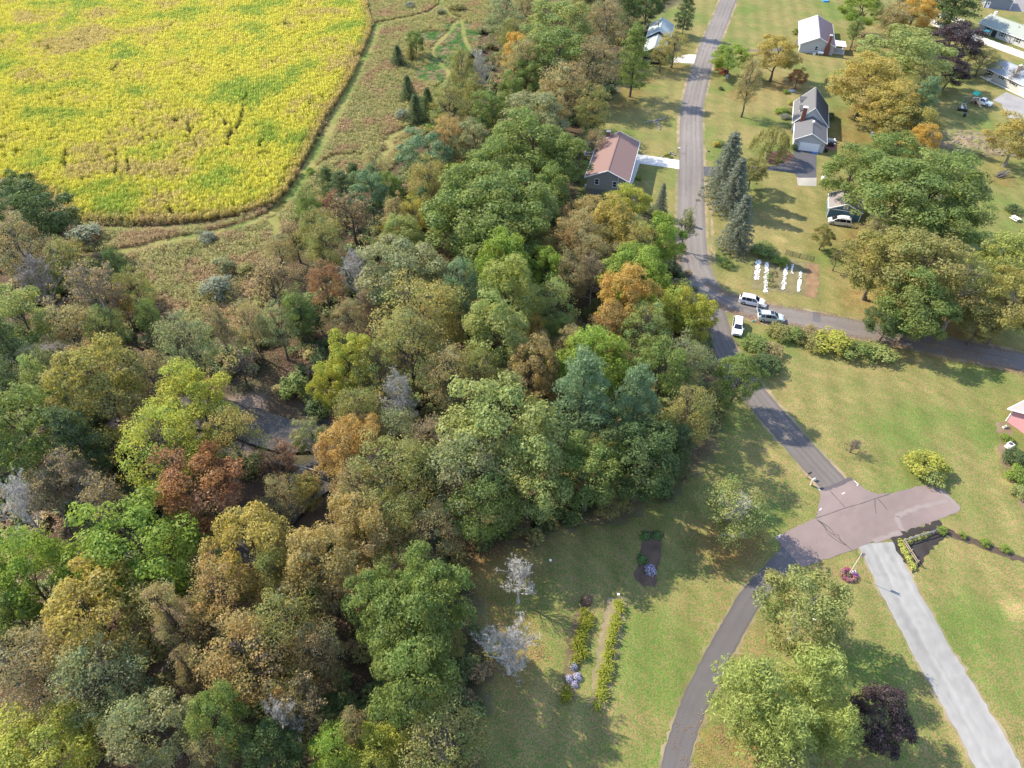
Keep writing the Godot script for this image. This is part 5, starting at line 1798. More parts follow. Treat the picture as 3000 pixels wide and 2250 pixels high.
func person(label: String, at: Vector3, turn: float, shirt: Color, trousers: Color, hair: Color, reach: float) -> void:
	var o := thing("person", label, "person", at, turn)
	var skin := Color(0.42, 0.25, 0.18)
	var bones := []
	for s in [-1.0, 1.0]:
		var hip := Vector3(0.09 * s, 0.92, 0)
		var knee := Vector3(0.10 * s, 0.50, 0.03 + 0.02 * s)
		var ank := Vector3(0.11 * s, 0.09, -0.01)
		bones.append([hip, knee, 0.088, 0.062])
		bones.append([knee, ank, 0.060, 0.042])
		bones.append([ank + Vector3(0, -0.045, -0.03), ank + Vector3(0.02 * s, -0.055, 0.15), 0.042, 0.032])
		var sh := Vector3(0.185 * s, 1.42, -0.01)
		var el := Vector3(0.25 * s, 1.16, -0.02 + reach * 0.06)
		var wr := Vector3(0.24 * s, 0.95 + reach * 0.12, 0.06 + reach * 0.22)
		var hand := wr + (wr - el).normalized() * 0.09
		bones.append([sh, el, 0.055, 0.042])
		bones.append([el, wr, 0.040, 0.028])
		bones.append([wr, hand, 0.030, 0.034])
		for k in 4:
			bones.append([hand, hand + (wr - el).normalized() * (0.085 - 0.008 * absf(k - 1.5)) + Vector3(0, -0.01, 0.022 * (k - 1.5)), 0.012, 0.009])
		bones.append([wr.lerp(hand, 0.3), wr.lerp(hand, 0.9) + Vector3(-0.035 * s, 0, 0.035), 0.013, 0.010])
	bones.append([Vector3(0, 0.93, 0), Vector3(0, 1.12, 0), 0.135, 0.125])
	bones.append([Vector3(0, 1.12, 0), Vector3(0, 1.34, 0), 0.128, 0.145])
	bones.append([Vector3(-0.13, 1.40, 0), Vector3(0.13, 1.40, 0), 0.075, 0.075])
	bones.append([Vector3(0, 1.42, 0), Vector3(0, 1.54, 0.01), 0.055, 0.05])
	bones.append([Vector3(0, 1.60, 0.02), Vector3(0, 1.67, 0.0), 0.082, 0.092])
	bones.append([Vector3(0, 1.60, 0.10), Vector3(0, 1.62, 0.105), 0.02, 0.014])
	var cols := [[0.0, Color(0.03, 0.03, 0.03)], [0.10, trousers], [0.96, shirt], [1.50, skin]]
	put("body", body_mesh(bones, cols, 0.022), vmat("clothed_skin", null, 1.0, 0.8), o)
	var b := MB.new()
	b.ball(Vector3(0, 1.675, -0.022), Vector3(0.098, 0.10, 0.100), 12, 8)
	part("hair", b, mat("hair_%s" % label.left(8), hair.r, hair.g, hair.b, 0.7), o)
	for s in [-1.0, 1.0]:
		b = MB.new()
		b.ball(Vector3(0.033 * s, 1.645, 0.094), Vector3(0.013, 0.009, 0.008), 8, 6)
		part("eye", b, mat("eye_dark", 0.03, 0.02, 0.02, 0.3), o)
	b = MB.new()
	b.ball(Vector3(0, 1.578, 0.098), Vector3(0.024, 0.006, 0.006), 8, 6)
	part("mouth", b, mat("lip", 0.30, 0.12, 0.10, 0.6), o)

func make_people() -> void:
	person("person in grey top and dark trousers standing between the two cars", Vector3(47.0, 0.022, -107.6), 60.0, Color(0.28, 0.26, 0.27), Color(0.04, 0.045, 0.06), Color(0.08, 0.05, 0.035), 0.3)
	person("person in white top standing by the front wheel of white car", Vector3(48.5, 0.022, -107.6), 200.0, Color(0.68, 0.66, 0.66), Color(0.16, 0.15, 0.15), Color(0.30, 0.22, 0.14), 0.8)

# ---------------------------------------------------------------- things in the yards

func mailbox(label: String, at: Vector3, turn: float, box: Material, post: Material, wide: float, h := 1.05) -> void:
	var t := thing("mailbox", label, "mailbox", at, turn, "mailboxes along the roads")
	var b := MB.new()
	b.box(Vector3(0, h * 0.5, 0), Vector3(wide, h, wide))
	part("post", b, post, t)
	b = MB.new()
	var rings := []
	for z in [-0.12, 0.46]:
		var ring := []
		for k in 9:
			var a := PI * k / 8.0
			ring.append(Vector3(cos(a) * 0.12, h + 0.12 + sin(a) * 0.12, z))
		ring.append(Vector3(-0.12, h, z))
		ring.append(Vector3(0.12, h, z))
		rings.append(ring)
	b.loft(rings)
	part("box", b, box, t)
	b = MB.new()
	b.box(Vector3(0.13, h + 0.18, 0.25), Vector3(0.015, 0.16, 0.03))
	part("flag", b, mat("flag_red", 0.5, 0.03, 0.03, 0.5), t)

func split_rail(a: Vector3, c: Vector3, n: int, label: String, wood: Material) -> void:
	var t := thing("split_rail_fence", label, "fence", a, 0.0, "corner of split rail fence round the mulch bed")
	var d := (c - a) / n
	for k in n + 1:
		var b := MB.new()
		b.tube([d * k, d * k + Vector3(0, 1.05, 0)], [0.10, 0.085], 6)
		part("post", b, wood, t)
	for k in n:
		for y in [0.38, 0.82]:
			var b := MB.new()
			var s := Vector3(-d.z, 0, d.x).normalized() * 0.03 * (1 if y > 0.5 else -1)
			b.tube([d * k + Vector3(0, y - 0.03, 0) - d.normalized() * 0.12 + s, d * (k + 0.5) + Vector3(0, y + 0.02, 0) + s, d * (k + 1) + Vector3(0, y, 0) + d.normalized() * 0.12 + s], [0.06, 0.075, 0.055], 6)
			part("rail", b, wood, t)

func vinyl_fence(a: Vector3, c: Vector3, label: String) -> void:
	var m := mat("white_vinyl", 0.80, 0.80, 0.80, 0.45)
	var t := thing("vinyl_fence", label, "fence", a, 0.0, "white vinyl fences of the pool yard")
	var n := int(round((c - a).length() / 2.4))
	var d := (c - a) / n
	var bs := Basis.looking_at(d.normalized(), Vector3.UP)
	for k in n + 1:
		var b := MB.new()
		b.box(d * k + Vector3(0, 0.95, 0), Vector3(0.14, 1.9, 0.14))
		b.box(d * k + Vector3(0, 1.93, 0), Vector3(0.2, 0.06, 0.2))
		part("post", b, m, t)
	for k in n:
		var b := MB.new()
		b.box(d * (k + 0.5) + Vector3(0, 0.92, 0), Vector3(0.045, 1.66, d.length() - 0.16), bs)
		var p := part("panel", b, m, t)
		for y in [0.12, 1.74]:
			b = MB.new()
			b.box(d * (k + 0.5) + Vector3(0, y, 0), Vector3(0.09, 0.13, d.length() - 0.15), bs)
			part("rail", b, m, p)

func rock(b: MB, r: RandomNumberGenerator, at: Vector3, s: Vector3) -> void:
	var rings := []
	for i in 4:
		var ring := []
		var ph := -0.6 + 0.62 * i
		for k in 6:
			var a := TAU * k / 6.0 + r.randf_range(-0.2, 0.2)
			var q := r.randf_range(0.8, 1.15)
			ring.append(at + Vector3(cos(a) * cos(ph) * s.x * q, (sin(ph) + 0.5) * s.y * q, sin(a) * cos(ph) * s.z * q))
		rings.append(ring)
	b.loft(rings)

func stone_row(called: String, label: String, line: Array, n: int, sd: int) -> void:
	var r := RandomNumberGenerator.new()
	r.seed = sd
	var t := thing(called, label, "stone wall", line[0])
	for k in n:
		var u := (k + 0.5) / n * (line.size() - 1)
		var p: Vector3 = line[int(u)].lerp(line[mini(int(u) + 1, line.size() - 1)], u - int(u)) - line[0]
		var b := MB.new()
		rock(b, r, p + Vector3(r.randf_range(-0.2, 0.2), 0.0, r.randf_range(-0.2, 0.2)), Vector3(r.randf_range(0.2, 0.38), r.randf_range(0.15, 0.35), r.randf_range(0.2, 0.34)))
		part("stone", b, mat(["stone_grey", "stone_pale", "stone_brown"][k % 3], [0.33, 0.46, 0.30][k % 3], [0.31, 0.43, 0.26][k % 3], [0.29, 0.39, 0.22][k % 3], 0.95, 1.5), t)

func make_yard_things() -> void:
	var white := mat("white_trim", 0.78, 0.78, 0.76, 0.6)
	var wood := mat("weathered_rail", 0.36, 0.29, 0.21, 0.95, 2.0)
	mailbox("dark domed mailbox at left edge of the lane, upper of two", Vector3(44.52, 0, -66.92), 118.0, mat("black_metal", 0.02, 0.02, 0.022, 0.5), mat("weathered_rail", 0.36, 0.29, 0.21, 0.95, 2.0), 0.10)
	mailbox("wide cream mailbox on a thick leaning post beside the lane", Vector3(44.65, 0, -65.63), 118.0, mat("cream_box", 0.55, 0.53, 0.46, 0.6), mat("cream_post", 0.50, 0.43, 0.33, 0.7), 0.24, 1.2)
	mailbox("white mailbox at roadside by the white concrete drive", Vector3(43.14, 0, -174.16), 90.0, white, mat("black_metal", 0.02, 0.02, 0.022, 0.5), 0.08)
	mailbox("small dark mailbox at right of road opposite the brown roofed house", Vector3(50.74, 0, -172.24), -90.0, mat("black_metal", 0.02, 0.02, 0.022, 0.5), mat("weathered_rail", 0.36, 0.29, 0.21, 0.95, 2.0), 0.09)
	mailbox("pale mailbox at left of road by the dark blue house", Vector3(62.69, 0, -249.21), 90.0, mat("steel", 0.5, 0.5, 0.5, 0.35), mat("black_metal", 0.02, 0.02, 0.022, 0.5), 0.08)
	# flag pole
	var t := thing("flag_pole", "white flag pole with hanging flag rising from the pink flower bed", "flagpole", Vector3(45.34, 0, -50.67))
	var b := MB.new()
	b.tube([Vector3.ZERO, Vector3(0, 5.2, 0)], [0.045, 0.03], 10)
	part("pole", b, white, t)
	b = MB.new()
	b.ball(Vector3(0, 5.25, 0), Vector3(0.07, 0.07, 0.07), 8, 6)
	part("finial", b, mat("brass", 0.5, 0.35, 0.1, 0.35, 0.0, 0.8), t)
	for k in 9:
		b = MB.new()
		var y := 5.08 - 0.1 * k
		var pts := []
		for e in 7:
			var x := 0.07 + 0.095 * e * 1.0
			pts.append(Vector3(x, y - 0.055 * e, 0.06 * sin(e * 1.7 + 0.2)))
		for e in range(2 if k < 5 else 0, 6):
			b.quad(pts[e] - Vector3(0, 0.1, 0), pts[e + 1] - Vector3(0, 0.1, 0), pts[e + 1], pts[e])
		part("stripe", b, mat("flag_crimson", 0.45, 0.03, 0.04, 0.8) if k % 2 == 0 else mat("flag_white", 0.8, 0.8, 0.8, 0.8), t)
	b = MB.new()
	for e in 2:
		var a := Vector3(0.07 + 0.095 * e, 5.08 - 0.055 * e, 0.06 * sin(e * 1.7 + 0.2))
		var c := Vector3(0.07 + 0.095 * (e + 1), 5.08 - 0.055 * (e + 1), 0.06 * sin((e + 1) * 1.7 + 0.2))
		b.quad(a - Vector3(0, 0.5, 0), c - Vector3(0, 0.5, 0), c, a)
	part("canton", b, mat("flag_navy", 0.02, 0.03, 0.12, 0.8), t)
	# corner fence
	split_rail(Vector3(54.48, 0, -55.55), Vector3(59.49, 0, -57.12), 2, "split rail fence leg running up right from the bed's corner", mat("grey_rail", 0.25, 0.24, 0.23, 0.95, 2.0))
	split_rail(Vector3(54.44, 0, -55.44), Vector3(54.91, 0, -52.08), 2, "pale split rail fence leg along the crushed stone driveway", wood)
	# white yard fences
	vinyl_fence(Vector3(151.4, 0, -275.8), Vector3(172.6, 0, -230.6), "front white vinyl fence running past the dark purple tree")
	vinyl_fence(Vector3(157.2, 0, -285.6), Vector3(162.8, 0, -274.4), "rear white vinyl fence behind the dark purple tree")
	t = thing("canopy", "small turquoise canopy inside the white fence", "canopy", Vector3(165.4, 0, -263.2), 20.0)
	for q in [Vector3(-1.3, 0, -0.9), Vector3(1.3, 0, -0.9), Vector3(-1.3, 0, 0.9), Vector3(1.3, 0, 0.9)]:
		b = MB.new()
		b.cyl(q, q + Vector3(0, 1.5, 0), 0.04, 6)
		part("pole", b, white, t)
	b = MB.new()
	b.loft([[Vector3(-1.4, 1.5, 1.0), Vector3(1.4, 1.5, 1.0), Vector3(1.4, 1.5, -1.0), Vector3(-1.4, 1.5, -1.0)], [Vector3(-0.7, 1.9, 0.1), Vector3(0.7, 1.9, 0.1), Vector3(0.7, 1.9, -0.1), Vector3(-0.7, 1.9, -0.1)]])
	part("cover", b, mat("turquoise_cloth", 0.06, 0.50, 0.45, 0.7), t)
	# playset
	var green := mat("play_green", 0.02, 0.22, 0.11, 0.6)
	var tan := mat("play_wood", 0.46, 0.32, 0.19, 0.85, 1.5)
	t = thing("swing_set", "green and tan swing set with tower and slide by the pickup", "swing set", Vector3(132.2, 0, -204.3), 14.0)
	for s in [-1.0, 1.0]:
		b = MB.new()
		b.tube([Vector3(-2.6, 0, 1.1 * s), Vector3(-2.3, 2.5, 0)], [0.07, 0.07], 6)
		part("leg", b, green, t)
	b = MB.new()
	b.box(Vector3(-0.4, 2.5, 0), Vector3(3.9, 0.14, 0.14))
	part("swing_beam", b, tan, t)
	for x in [-1.5, -0.4]:
		b = MB.new()
		b.cyl(Vector3(x - 0.22, 2.45, 0), Vector3(x - 0.22, 0.5, 0.1), 0.012, 4)
		b.cyl(Vector3(x + 0.22, 2.45, 0), Vector3(x + 0.22, 0.5, 0.1), 0.012, 4)
		b.box(Vector3(x, 0.48, 0.1), Vector3(0.5, 0.05, 0.22))
		part("swing", b, mat("swing_blue", 0.05, 0.18, 0.42, 0.5), t)
	for q in [Vector3(1.4, 0, -0.7), Vector3(2.8, 0, -0.7), Vector3(1.4, 0, 0.7), Vector3(2.8, 0, 0.7)]:
		b = MB.new()
		b.box(q + Vector3(0, 1.45, 0), Vector3(0.12, 2.9, 0.12))
		part("tower_post", b, tan, t)
	b = MB.new()
	b.box(Vector3(2.1, 1.35, 0), Vector3(1.5, 0.08, 1.5))
	part("platform", b, tan, t)
	b = MB.new()
	b.loft([[Vector3(1.1, 2.75, 0.95), Vector3(2.1, 3.5, 0.95), Vector3(3.1, 2.75, 0.95), Vector3(3.1, 2.81, 0.95), Vector3(2.1, 3.56, 0.95), Vector3(1.1, 2.81, 0.95)], [Vector3(1.1, 2.75, -0.95), Vector3(2.1, 3.5, -0.95), Vector3(3.1, 2.75, -0.95), Vector3(3.1, 2.81, -0.95), Vector3(2.1, 3.56, -0.95), Vector3(1.1, 2.81, -0.95)]])
	part("tower_roof", b, mat("play_teal", 0.03, 0.42, 0.30, 0.6), t)
	b = MB.new()
	b.loft([[Vector3(1.75, 1.35, 0.8), Vector3(2.45, 1.35, 0.8), Vector3(2.45, 1.45, 0.8), Vector3(1.75, 1.45, 0.8)], [Vector3(1.75, 0.25, 3.1), Vector3(2.45, 0.25, 3.1), Vector3(2.45, 0.35, 3.1), Vector3(1.75, 0.35, 3.1)]])
	part("slide", b, tan, t)
	# off road vehicle
	t = thing("buggy", "dark blue off road buggy with white seats left of swing set", "buggy", Vector3(128.88, 0, -200.15), 65.0)
	var navy := mat("buggy_navy", 0.025, 0.03, 0.06, 0.4)
	b = MB.new()
	b.loft([[Vector3(-0.55, 0.4, -1.2), Vector3(0.55, 0.4, -1.2), Vector3(0.55, 0.85, -1.2), Vector3(-0.55, 0.85, -1.2)], [Vector3(-0.65, 0.35, 0.2), Vector3(0.65, 0.35, 0.2), Vector3(0.65, 0.7, 0.2), Vector3(-0.65, 0.7, 0.2)], [Vector3(-0.5, 0.45, 1.3), Vector3(0.5, 0.45, 1.3), Vector3(0.45, 0.85, 1.2), Vector3(-0.45, 0.85, 1.2)]])
	part("body", b, navy, t)
	for x in [-0.3, 0.3]:
		b = MB.new()
		b.box(Vector3(x, 0.85, -0.2), Vector3(0.45, 0.14, 0.5))
		b.box(Vector3(x, 1.15, -0.48), Vector3(0.45, 0.6, 0.12))
		part("seat", b, white, t)
	b = MB.new()
	for x in [-0.62, 0.62]:
		b.tube([Vector3(x, 0.6, -0.9), Vector3(x, 1.75, -0.6), Vector3(x, 1.75, 0.3), Vector3(x, 0.8, 0.9)], [0.035, 0.035, 0.035, 0.035], 6)
	b.cyl(Vector3(-0.62, 1.75, -0.6), Vector3(0.62, 1.75, -0.6), 0.035, 6)
	b.cyl(Vector3(-0.62, 1.75, 0.3), Vector3(0.62, 1.75, 0.3), 0.035, 6)
	part("roll_cage", b, mat("steel", 0.5, 0.5, 0.5, 0.35), t)
	for x in [-0.75, 0.75]:
		for z in [-0.9, 0.95]:
			b = MB.new()
			b.cyl(Vector3(x - 0.14, 0.33, z), Vector3(x + 0.14, 0.33, z), 0.33, 12)
			part("wheel", b, mat("tyre", 0.015, 0.015, 0.016, 0.9), t)
	t = thing("wheelie_bin", "black bin standing alone on grass below the buggy", "bin", Vector3(127.55, 0, -195.99), -20.0)
	bin_parts(t, mat("black_plastic", 0.02, 0.02, 0.024, 0.5))
	# dirt mound with rubble
	var r := RandomNumberGenerator.new()
	r.seed = 15
	b = MB.new()
	b.use_color = true
	var mc := Vector3(121.34, 0, -180.3)
	var g := []
	for j in 25:
		var row := []
		for i in 33:
			var u := Vector2((i - 16) / 16.0, (j - 12) / 12.0)
			var p := mc + Vector3(u.x * 12.5, 0, u.y * 8.0 + u.x * 3.5)
			var e := maxf(0.0, 1.0 - u.length_squared() * (1.0 + 0.35 * noise_b.get_noise_2d(p.x, p.z)))
			var y := 1.3 * pow(e, 0.7) * (0.7 + 0.6 * noise_b.get_noise_2d(p.x * 1.3, p.z * 1.3)) - 0.03
			row.append(Vector3(p.x, y, p.z))
		g.append(row)
	for j in 24:
		for i in 32:
			var q: Vector3 = g[j][i]
			b.col = Color(0.23, 0.175, 0.115).lerp(Color(0.15, 0.16, 0.06), clampf(0.4 + 1.6 * noise_a.get_noise_2d(q.x * 3.0, q.z * 3.0), 0.0, 1.0)) * (1.3 + 0.5 * noise_b.get_noise_2d(q.x * 4.0, q.z * 4.0))
			b.quad(g[j + 1][i], g[j + 1][i + 1], g[j][i + 1], g[j][i])
	structure("dirt_mound", b, vmat("ground", speckle, 0.21, 1.0, 4.0), "low mound of bare dirt and weeds below the gravel drive")
	b = MB.new()
	for k in 230:
		var u := Vector2(r.randf_range(-0.95, 0.95), r.randf_range(-0.4, 0.95))
		var p := mc + Vector3(u.x * 11.5, 0.5 * (1.0 - u.length()), u.y * 7.0 + u.x * 3.5)
		var s := r.randf_range(0.10, 0.32)
		rock(b, r, p + Vector3(0, 0.25, 0), Vector3(s, s * 0.8, s))
	var rb := part("rubble", b, mat("rubble_stone", 0.36, 0.33, 0.30, 0.95, 1.5))
	tag(rb, "grey stones and rubble scattered over the dirt mound", "rubble", "", "stuff")
	# stones by the drive
	stone_row("stone_wall", "curved row of grey garden stones on the lawn above the brown roofed house", [Vector3(36.62, 0, -191.73), Vector3(38.54, 0, -192.61), Vector3(40.58, 0, -193.5), Vector3(42.63, 0, -194.4), Vector3(43.61, 0, -195.76)], 26, 31)
	stone_row("stone_wall", "short stub of stones branching down from the curved stone row", [Vector3(40.22, 0, -192.39), Vector3(40.28, 0, -190.19), Vector3(40.48, 0, -187.16)], 11, 32)
	stone_row("stone_edging", "ring of stones edging the planting by the white mailbox", [Vector3(38.38, 0, -171.48), Vector3(39.49, 0, -172.43), Vector3(40.64, 0, -173), Vector3(41.56, 0, -173.77), Vector3(41.96, 0, -172.43)], 16, 33)
	t = thing("brush_pile", "heap of logs and branches leaning at foot of the right hand tree", "log pile", Vector3(121.04, 0, -161.12), 20.0)
	for k in 13:
		b = MB.new()
		var a := r.randf_range(-0.35, 0.35)
		var p := Vector3(r.randf_range(-0.5, 0.9), r.randf_range(0.1, 0.9), r.randf_range(-0.8, 0.8))
		b.tube([p + Vector3(-2.0, -0.08, a), p + Vector3(1.3, 0.45, -a)], [0.11, 0.09], 6)
		part("log", b, mat("old_log", 0.26, 0.22, 0.18, 0.95, 2.0), t)
	t = thing("picnic_table", "white picnic table on the bright lawn at right edge", "picnic table", Vector3(113.56, 0, -140.7), 20.0)
	b = MB.new()
	b.box(Vector3(0, 0.72, 0), Vector3(1.0, 0.06, 1.7))
	part("table_top", b, white, t)
	for x in [-0.75, 0.75]:
		b = MB.new()
		b.box(Vector3(x, 0.44, 0), Vector3(0.28, 0.05, 1.7))
		part("seat", b, white, t)
	for z in [-0.6, 0.6]:
		b = MB.new()
		b.box(Vector3(0, 0.36, z), Vector3(1.6, 0.06, 0.08))
		b.box(Vector3(0, 0.35, z), Vector3(0.1, 0.70, 0.1))
		part("leg", b, white, t)
	t = thing("gas_tank", "white domed gas tank at end of the shade tree beside gravel square", "gas tank", Vector3(75.94, 0, -158.88))
	b = MB.new()
	b.tube([Vector3(0, 0.1, 0), Vector3(0, 0.25, 0), Vector3(0, 1.05, 0), Vector3(0, 1.25, 0), Vector3(0, 1.32, 0)], [0.42, 0.5, 0.5, 0.38, 0.12], 14)
	part("tank", b, white, t)
	b = MB.new()
	b.cyl(Vector3(0, 1.3, 0), Vector3(0, 1.45, 0), 0.16, 8)
	part("lid", b, mat("steel", 0.5, 0.5, 0.5, 0.35), t)
	t = thing("garden_cart", "blue and white garden cart in the shade of the yellow maple", "cart", Vector3(97.71, 0, -184), 15.0)
	b = MB.new()
	b.box(Vector3(0, 0.55, 0), Vector3(1.7, 0.5, 0.9))
	part("tub", b, mat("cart_blue", 0.06, 0.14, 0.34, 0.5), t)
	b = MB.new()
	b.box(Vector3(0, 0.84, -0.2), Vector3(1.8, 0.08, 0.6))
	part("cover", b, white, t)
	for x in [-0.6, 0.6]:
		b = MB.new()
		b.cyl(Vector3(x, 0.22, -0.5), Vector3(x, 0.22, 0.5), 0.22, 10)
		part("wheel", b, mat("tyre", 0.015, 0.015, 0.016, 0.9), t)
	t = thing("paddling_pool", "round blue paddling pool at the top edge behind the metal roof", "pool", Vector3(122.28, 0, -302.58))
	b = MB.new()
	b.tube([Vector3(0, 0, 0), Vector3(0, 0.5, 0), Vector3(0, 0.52, 0)], [1.2, 1.25, 1.1], 18)
	part("wall", b, mat("bright_blue", 0.05, 0.22, 0.62, 0.6), t)
	t = thing("road_marker", "small white and teal marker post at roadside by the cars", "marker", Vector3(45.86, 0, -104.3))
	b = MB.new()
	b.cyl(Vector3(0, 0, 0), Vector3(0, 0.75, 0), 0.06, 8)
	part("post", b, white, t)
	b = MB.new()
	b.box(Vector3(-0.25, 0.2, 0), Vector3(0.45, 0.3, 0.04), Basis(Vector3.BACK, 0.3))
	part("sign_plate", b, mat("play_teal", 0.03, 0.42, 0.30, 0.6), t)
	for q in [[Vector3(5.2, 0, -52.19), "lone white post on shaded grass above the bare trees"], [Vector3(13.84, 0, -47.1), "white stake at upper end of the straw mulched flower row"]]:
		t = thing("garden_stake", q[1], "stake", q[0])
		b = MB.new()
		b.box(Vector3(0, 0.4, 0), Vector3(0.06, 0.8, 0.06))
		part("post", b, mat("weathered_rail", 0.36, 0.29, 0.21, 0.95, 2.0), t)
		b = MB.new()
		b.box(Vector3(0, 0.9, 0), Vector3(0.3, 0.24, 0.22))
		part("nest_box", b, white, t)
	# fallen trunks by the stream
	for q in [[Vector3(-32.32, 0, -68.64), 75.0, 4.2, "pale fallen trunk lying across the bank below the pond"], [Vector3(-14.82, 0, -76.58), 70.0, 3.0, "bleached fallen limb between the purple brown twigs"]]:
		t = thing("fallen_log", q[3], "log", q[0] + Vector3(0, 0.25, 0), q[1])
		b = MB.new()
		b.tube([Vector3(0, 0, -q[2]), Vector3(0.2, 0.15, 0), Vector3(0, 0.3, q[2])], [0.22, 0.18, 0.10], 7)
		part("trunk", b, mat("bleached_wood", 0.55, 0.50, 0.44, 0.9, 1.0), t)
		b = MB.new()
		b.tube([Vector3(0.2, 0.15, 0), Vector3(1.2, 0.8, 0.9)], [0.1, 0.04], 5)
		part("limb", b, mat("bleached_wood", 0.55, 0.50, 0.44, 0.9, 1.0), t)
	# utility box and sign by the red shrub
	t = thing("sign", "pale blue sign at foot of the round bright green tree", "sign", Vector3(66.57, 0, -223.82), 20.0)
	b = MB.new()
	b.box(Vector3(0, 0.9, 0), Vector3(1.0, 0.8, 0.05))
	part("panel", b, mat("pale_blue_sign", 0.35, 0.45, 0.47, 0.6), t)
	for x in [-0.42, 0.42]:
		b = MB.new()
		b.box(Vector3(x, 0.5, -0.05), Vector3(0.07, 1.0, 0.05))
		part("post", b, white, t)
	t = thing("garden_pond", "little pale blue pond among rocks behind the white house with dormers", "garden pond", Vector3(84.08, 0, -214.2))
	b = MB.new()
	b.tube([Vector3(0, 0, 0), Vector3(0, 0.22, 0), Vector3(0, 0.2, 0)], [1.3, 1.2, 1.05], 14)
	part("liner", b, mat("pond_liner", 0.10, 0.12, 0.15, 0.4), t)
	b = MB.new()
	b.cyl(Vector3(0, 0.2, 0), Vector3(0, 0.21, 0), 1.04, 14)
	part("pond_water", b, mat("pond_blue", 0.22, 0.30, 0.38, 0.1), t)

# ---------------------------------------------------------------- garden beds

func bed(called: String, poly: PackedVector2Array, col: Color, y: float, label: String, tex_scale := 1.1) -> void:
	var b := MB.new()
	patch(b, rough(poly, 0.55), y, func(q): return col * (1.0 + 0.45 * noise_b.get_noise_2d(q.x * 3.0, q.y * 3.0)))
	structure(called, b, vmat("bed_%s" % called, speckle, tex_scale, 1.0, 3.0), label)

func blade_plant(sd: int, n: int, h: float) -> ArrayMesh:
	var r := RandomNumberGenerator.new()
	r.seed = sd
	var b := MB.new()
	b.use_color = true
	for k in n:
		var a := r.randf() * TAU
		var out := Vector3(cos(a), 0, sin(a))
		var s := Vector3(-sin(a), 0, cos(a)) * r.randf_range(0.02, 0.045)
		var base := Vector3(r.randf_range(-0.25, 0.25), 0, r.randf_range(-0.25, 0.25))
		var l := r.randf_range(0.35, 0.8)
		var mid := base + out * l * 0.45 + Vector3(0, h * r.randf_range(0.55, 0.95), 0)
		var tip := base + out * l + Vector3(0, h * r.randf_range(0.3, 0.9), 0)
		var g := r.randf_range(0.7, 1.3)
		b.col = Color(g * r.randf_range(0.9, 1.3), g, g * 0.8)
		b.quad(base - s, base + s, mid + s, mid - s)
		b.tri(mid - s, mid + s, tip)
	return b.mesh()

func flower_clump(sd: int, rad: float, h: float, n: int, bloom: Color, share: float) -> ArrayMesh:
	var r := RandomNumberGenerator.new()
	r.seed = sd
	var b := MB.new()
	b.use_color = true
	for k in n:
		var u := r.randf_range(0.0, 1.0)
		var a := r.randf() * TAU
		var s := sqrt(1.0 - u * u)
		var d := Vector3(cos(a) * s, u, sin(a) * s)
		var p := Vector3(d.x * rad, d.y * h, d.z * rad) * r.randf_range(0.72, 1.05)
		var nn := (d + Vector3(r.randf_range(-1, 1), r.randf_range(-1, 1), r.randf_range(-1, 1)) * 0.5).normalized()
		var al := nn.cross(Vector3(r.randf_range(-1, 1), r.randf_range(-1, 1), 0.3)).normalized()
		var c := bloom if r.randf() < share else Color(0.11, 0.14, 0.06)
		b.leaf(p, al * 0.065, nn.cross(al) * 0.055, nn, c * r.randf_range(0.75, 1.25))
	return b.mesh()

func row_of(called: String, mesh_list: Array, material: Material, a: Vector3, c: Vector3, n: int, jitter: float, label: String, group: String, part_name: String) -> void:
	var r := RandomNumberGenerator.new()
	r.seed = n * 31 + called.length()
	for k in n:
		var p := a.lerp(c, (k + 0.5) / n) + Vector3(r.randf_range(-jitter, jitter), 0, r.randf_range(-jitter, jitter))
		var o := thing(called, label, "plant", p, r.randf() * 360.0, group)
		var m := put(part_name, mesh_list[k % mesh_list.size()], material, o)
		m.scale = Vector3.ONE * r.randf_range(0.9, 1.4)

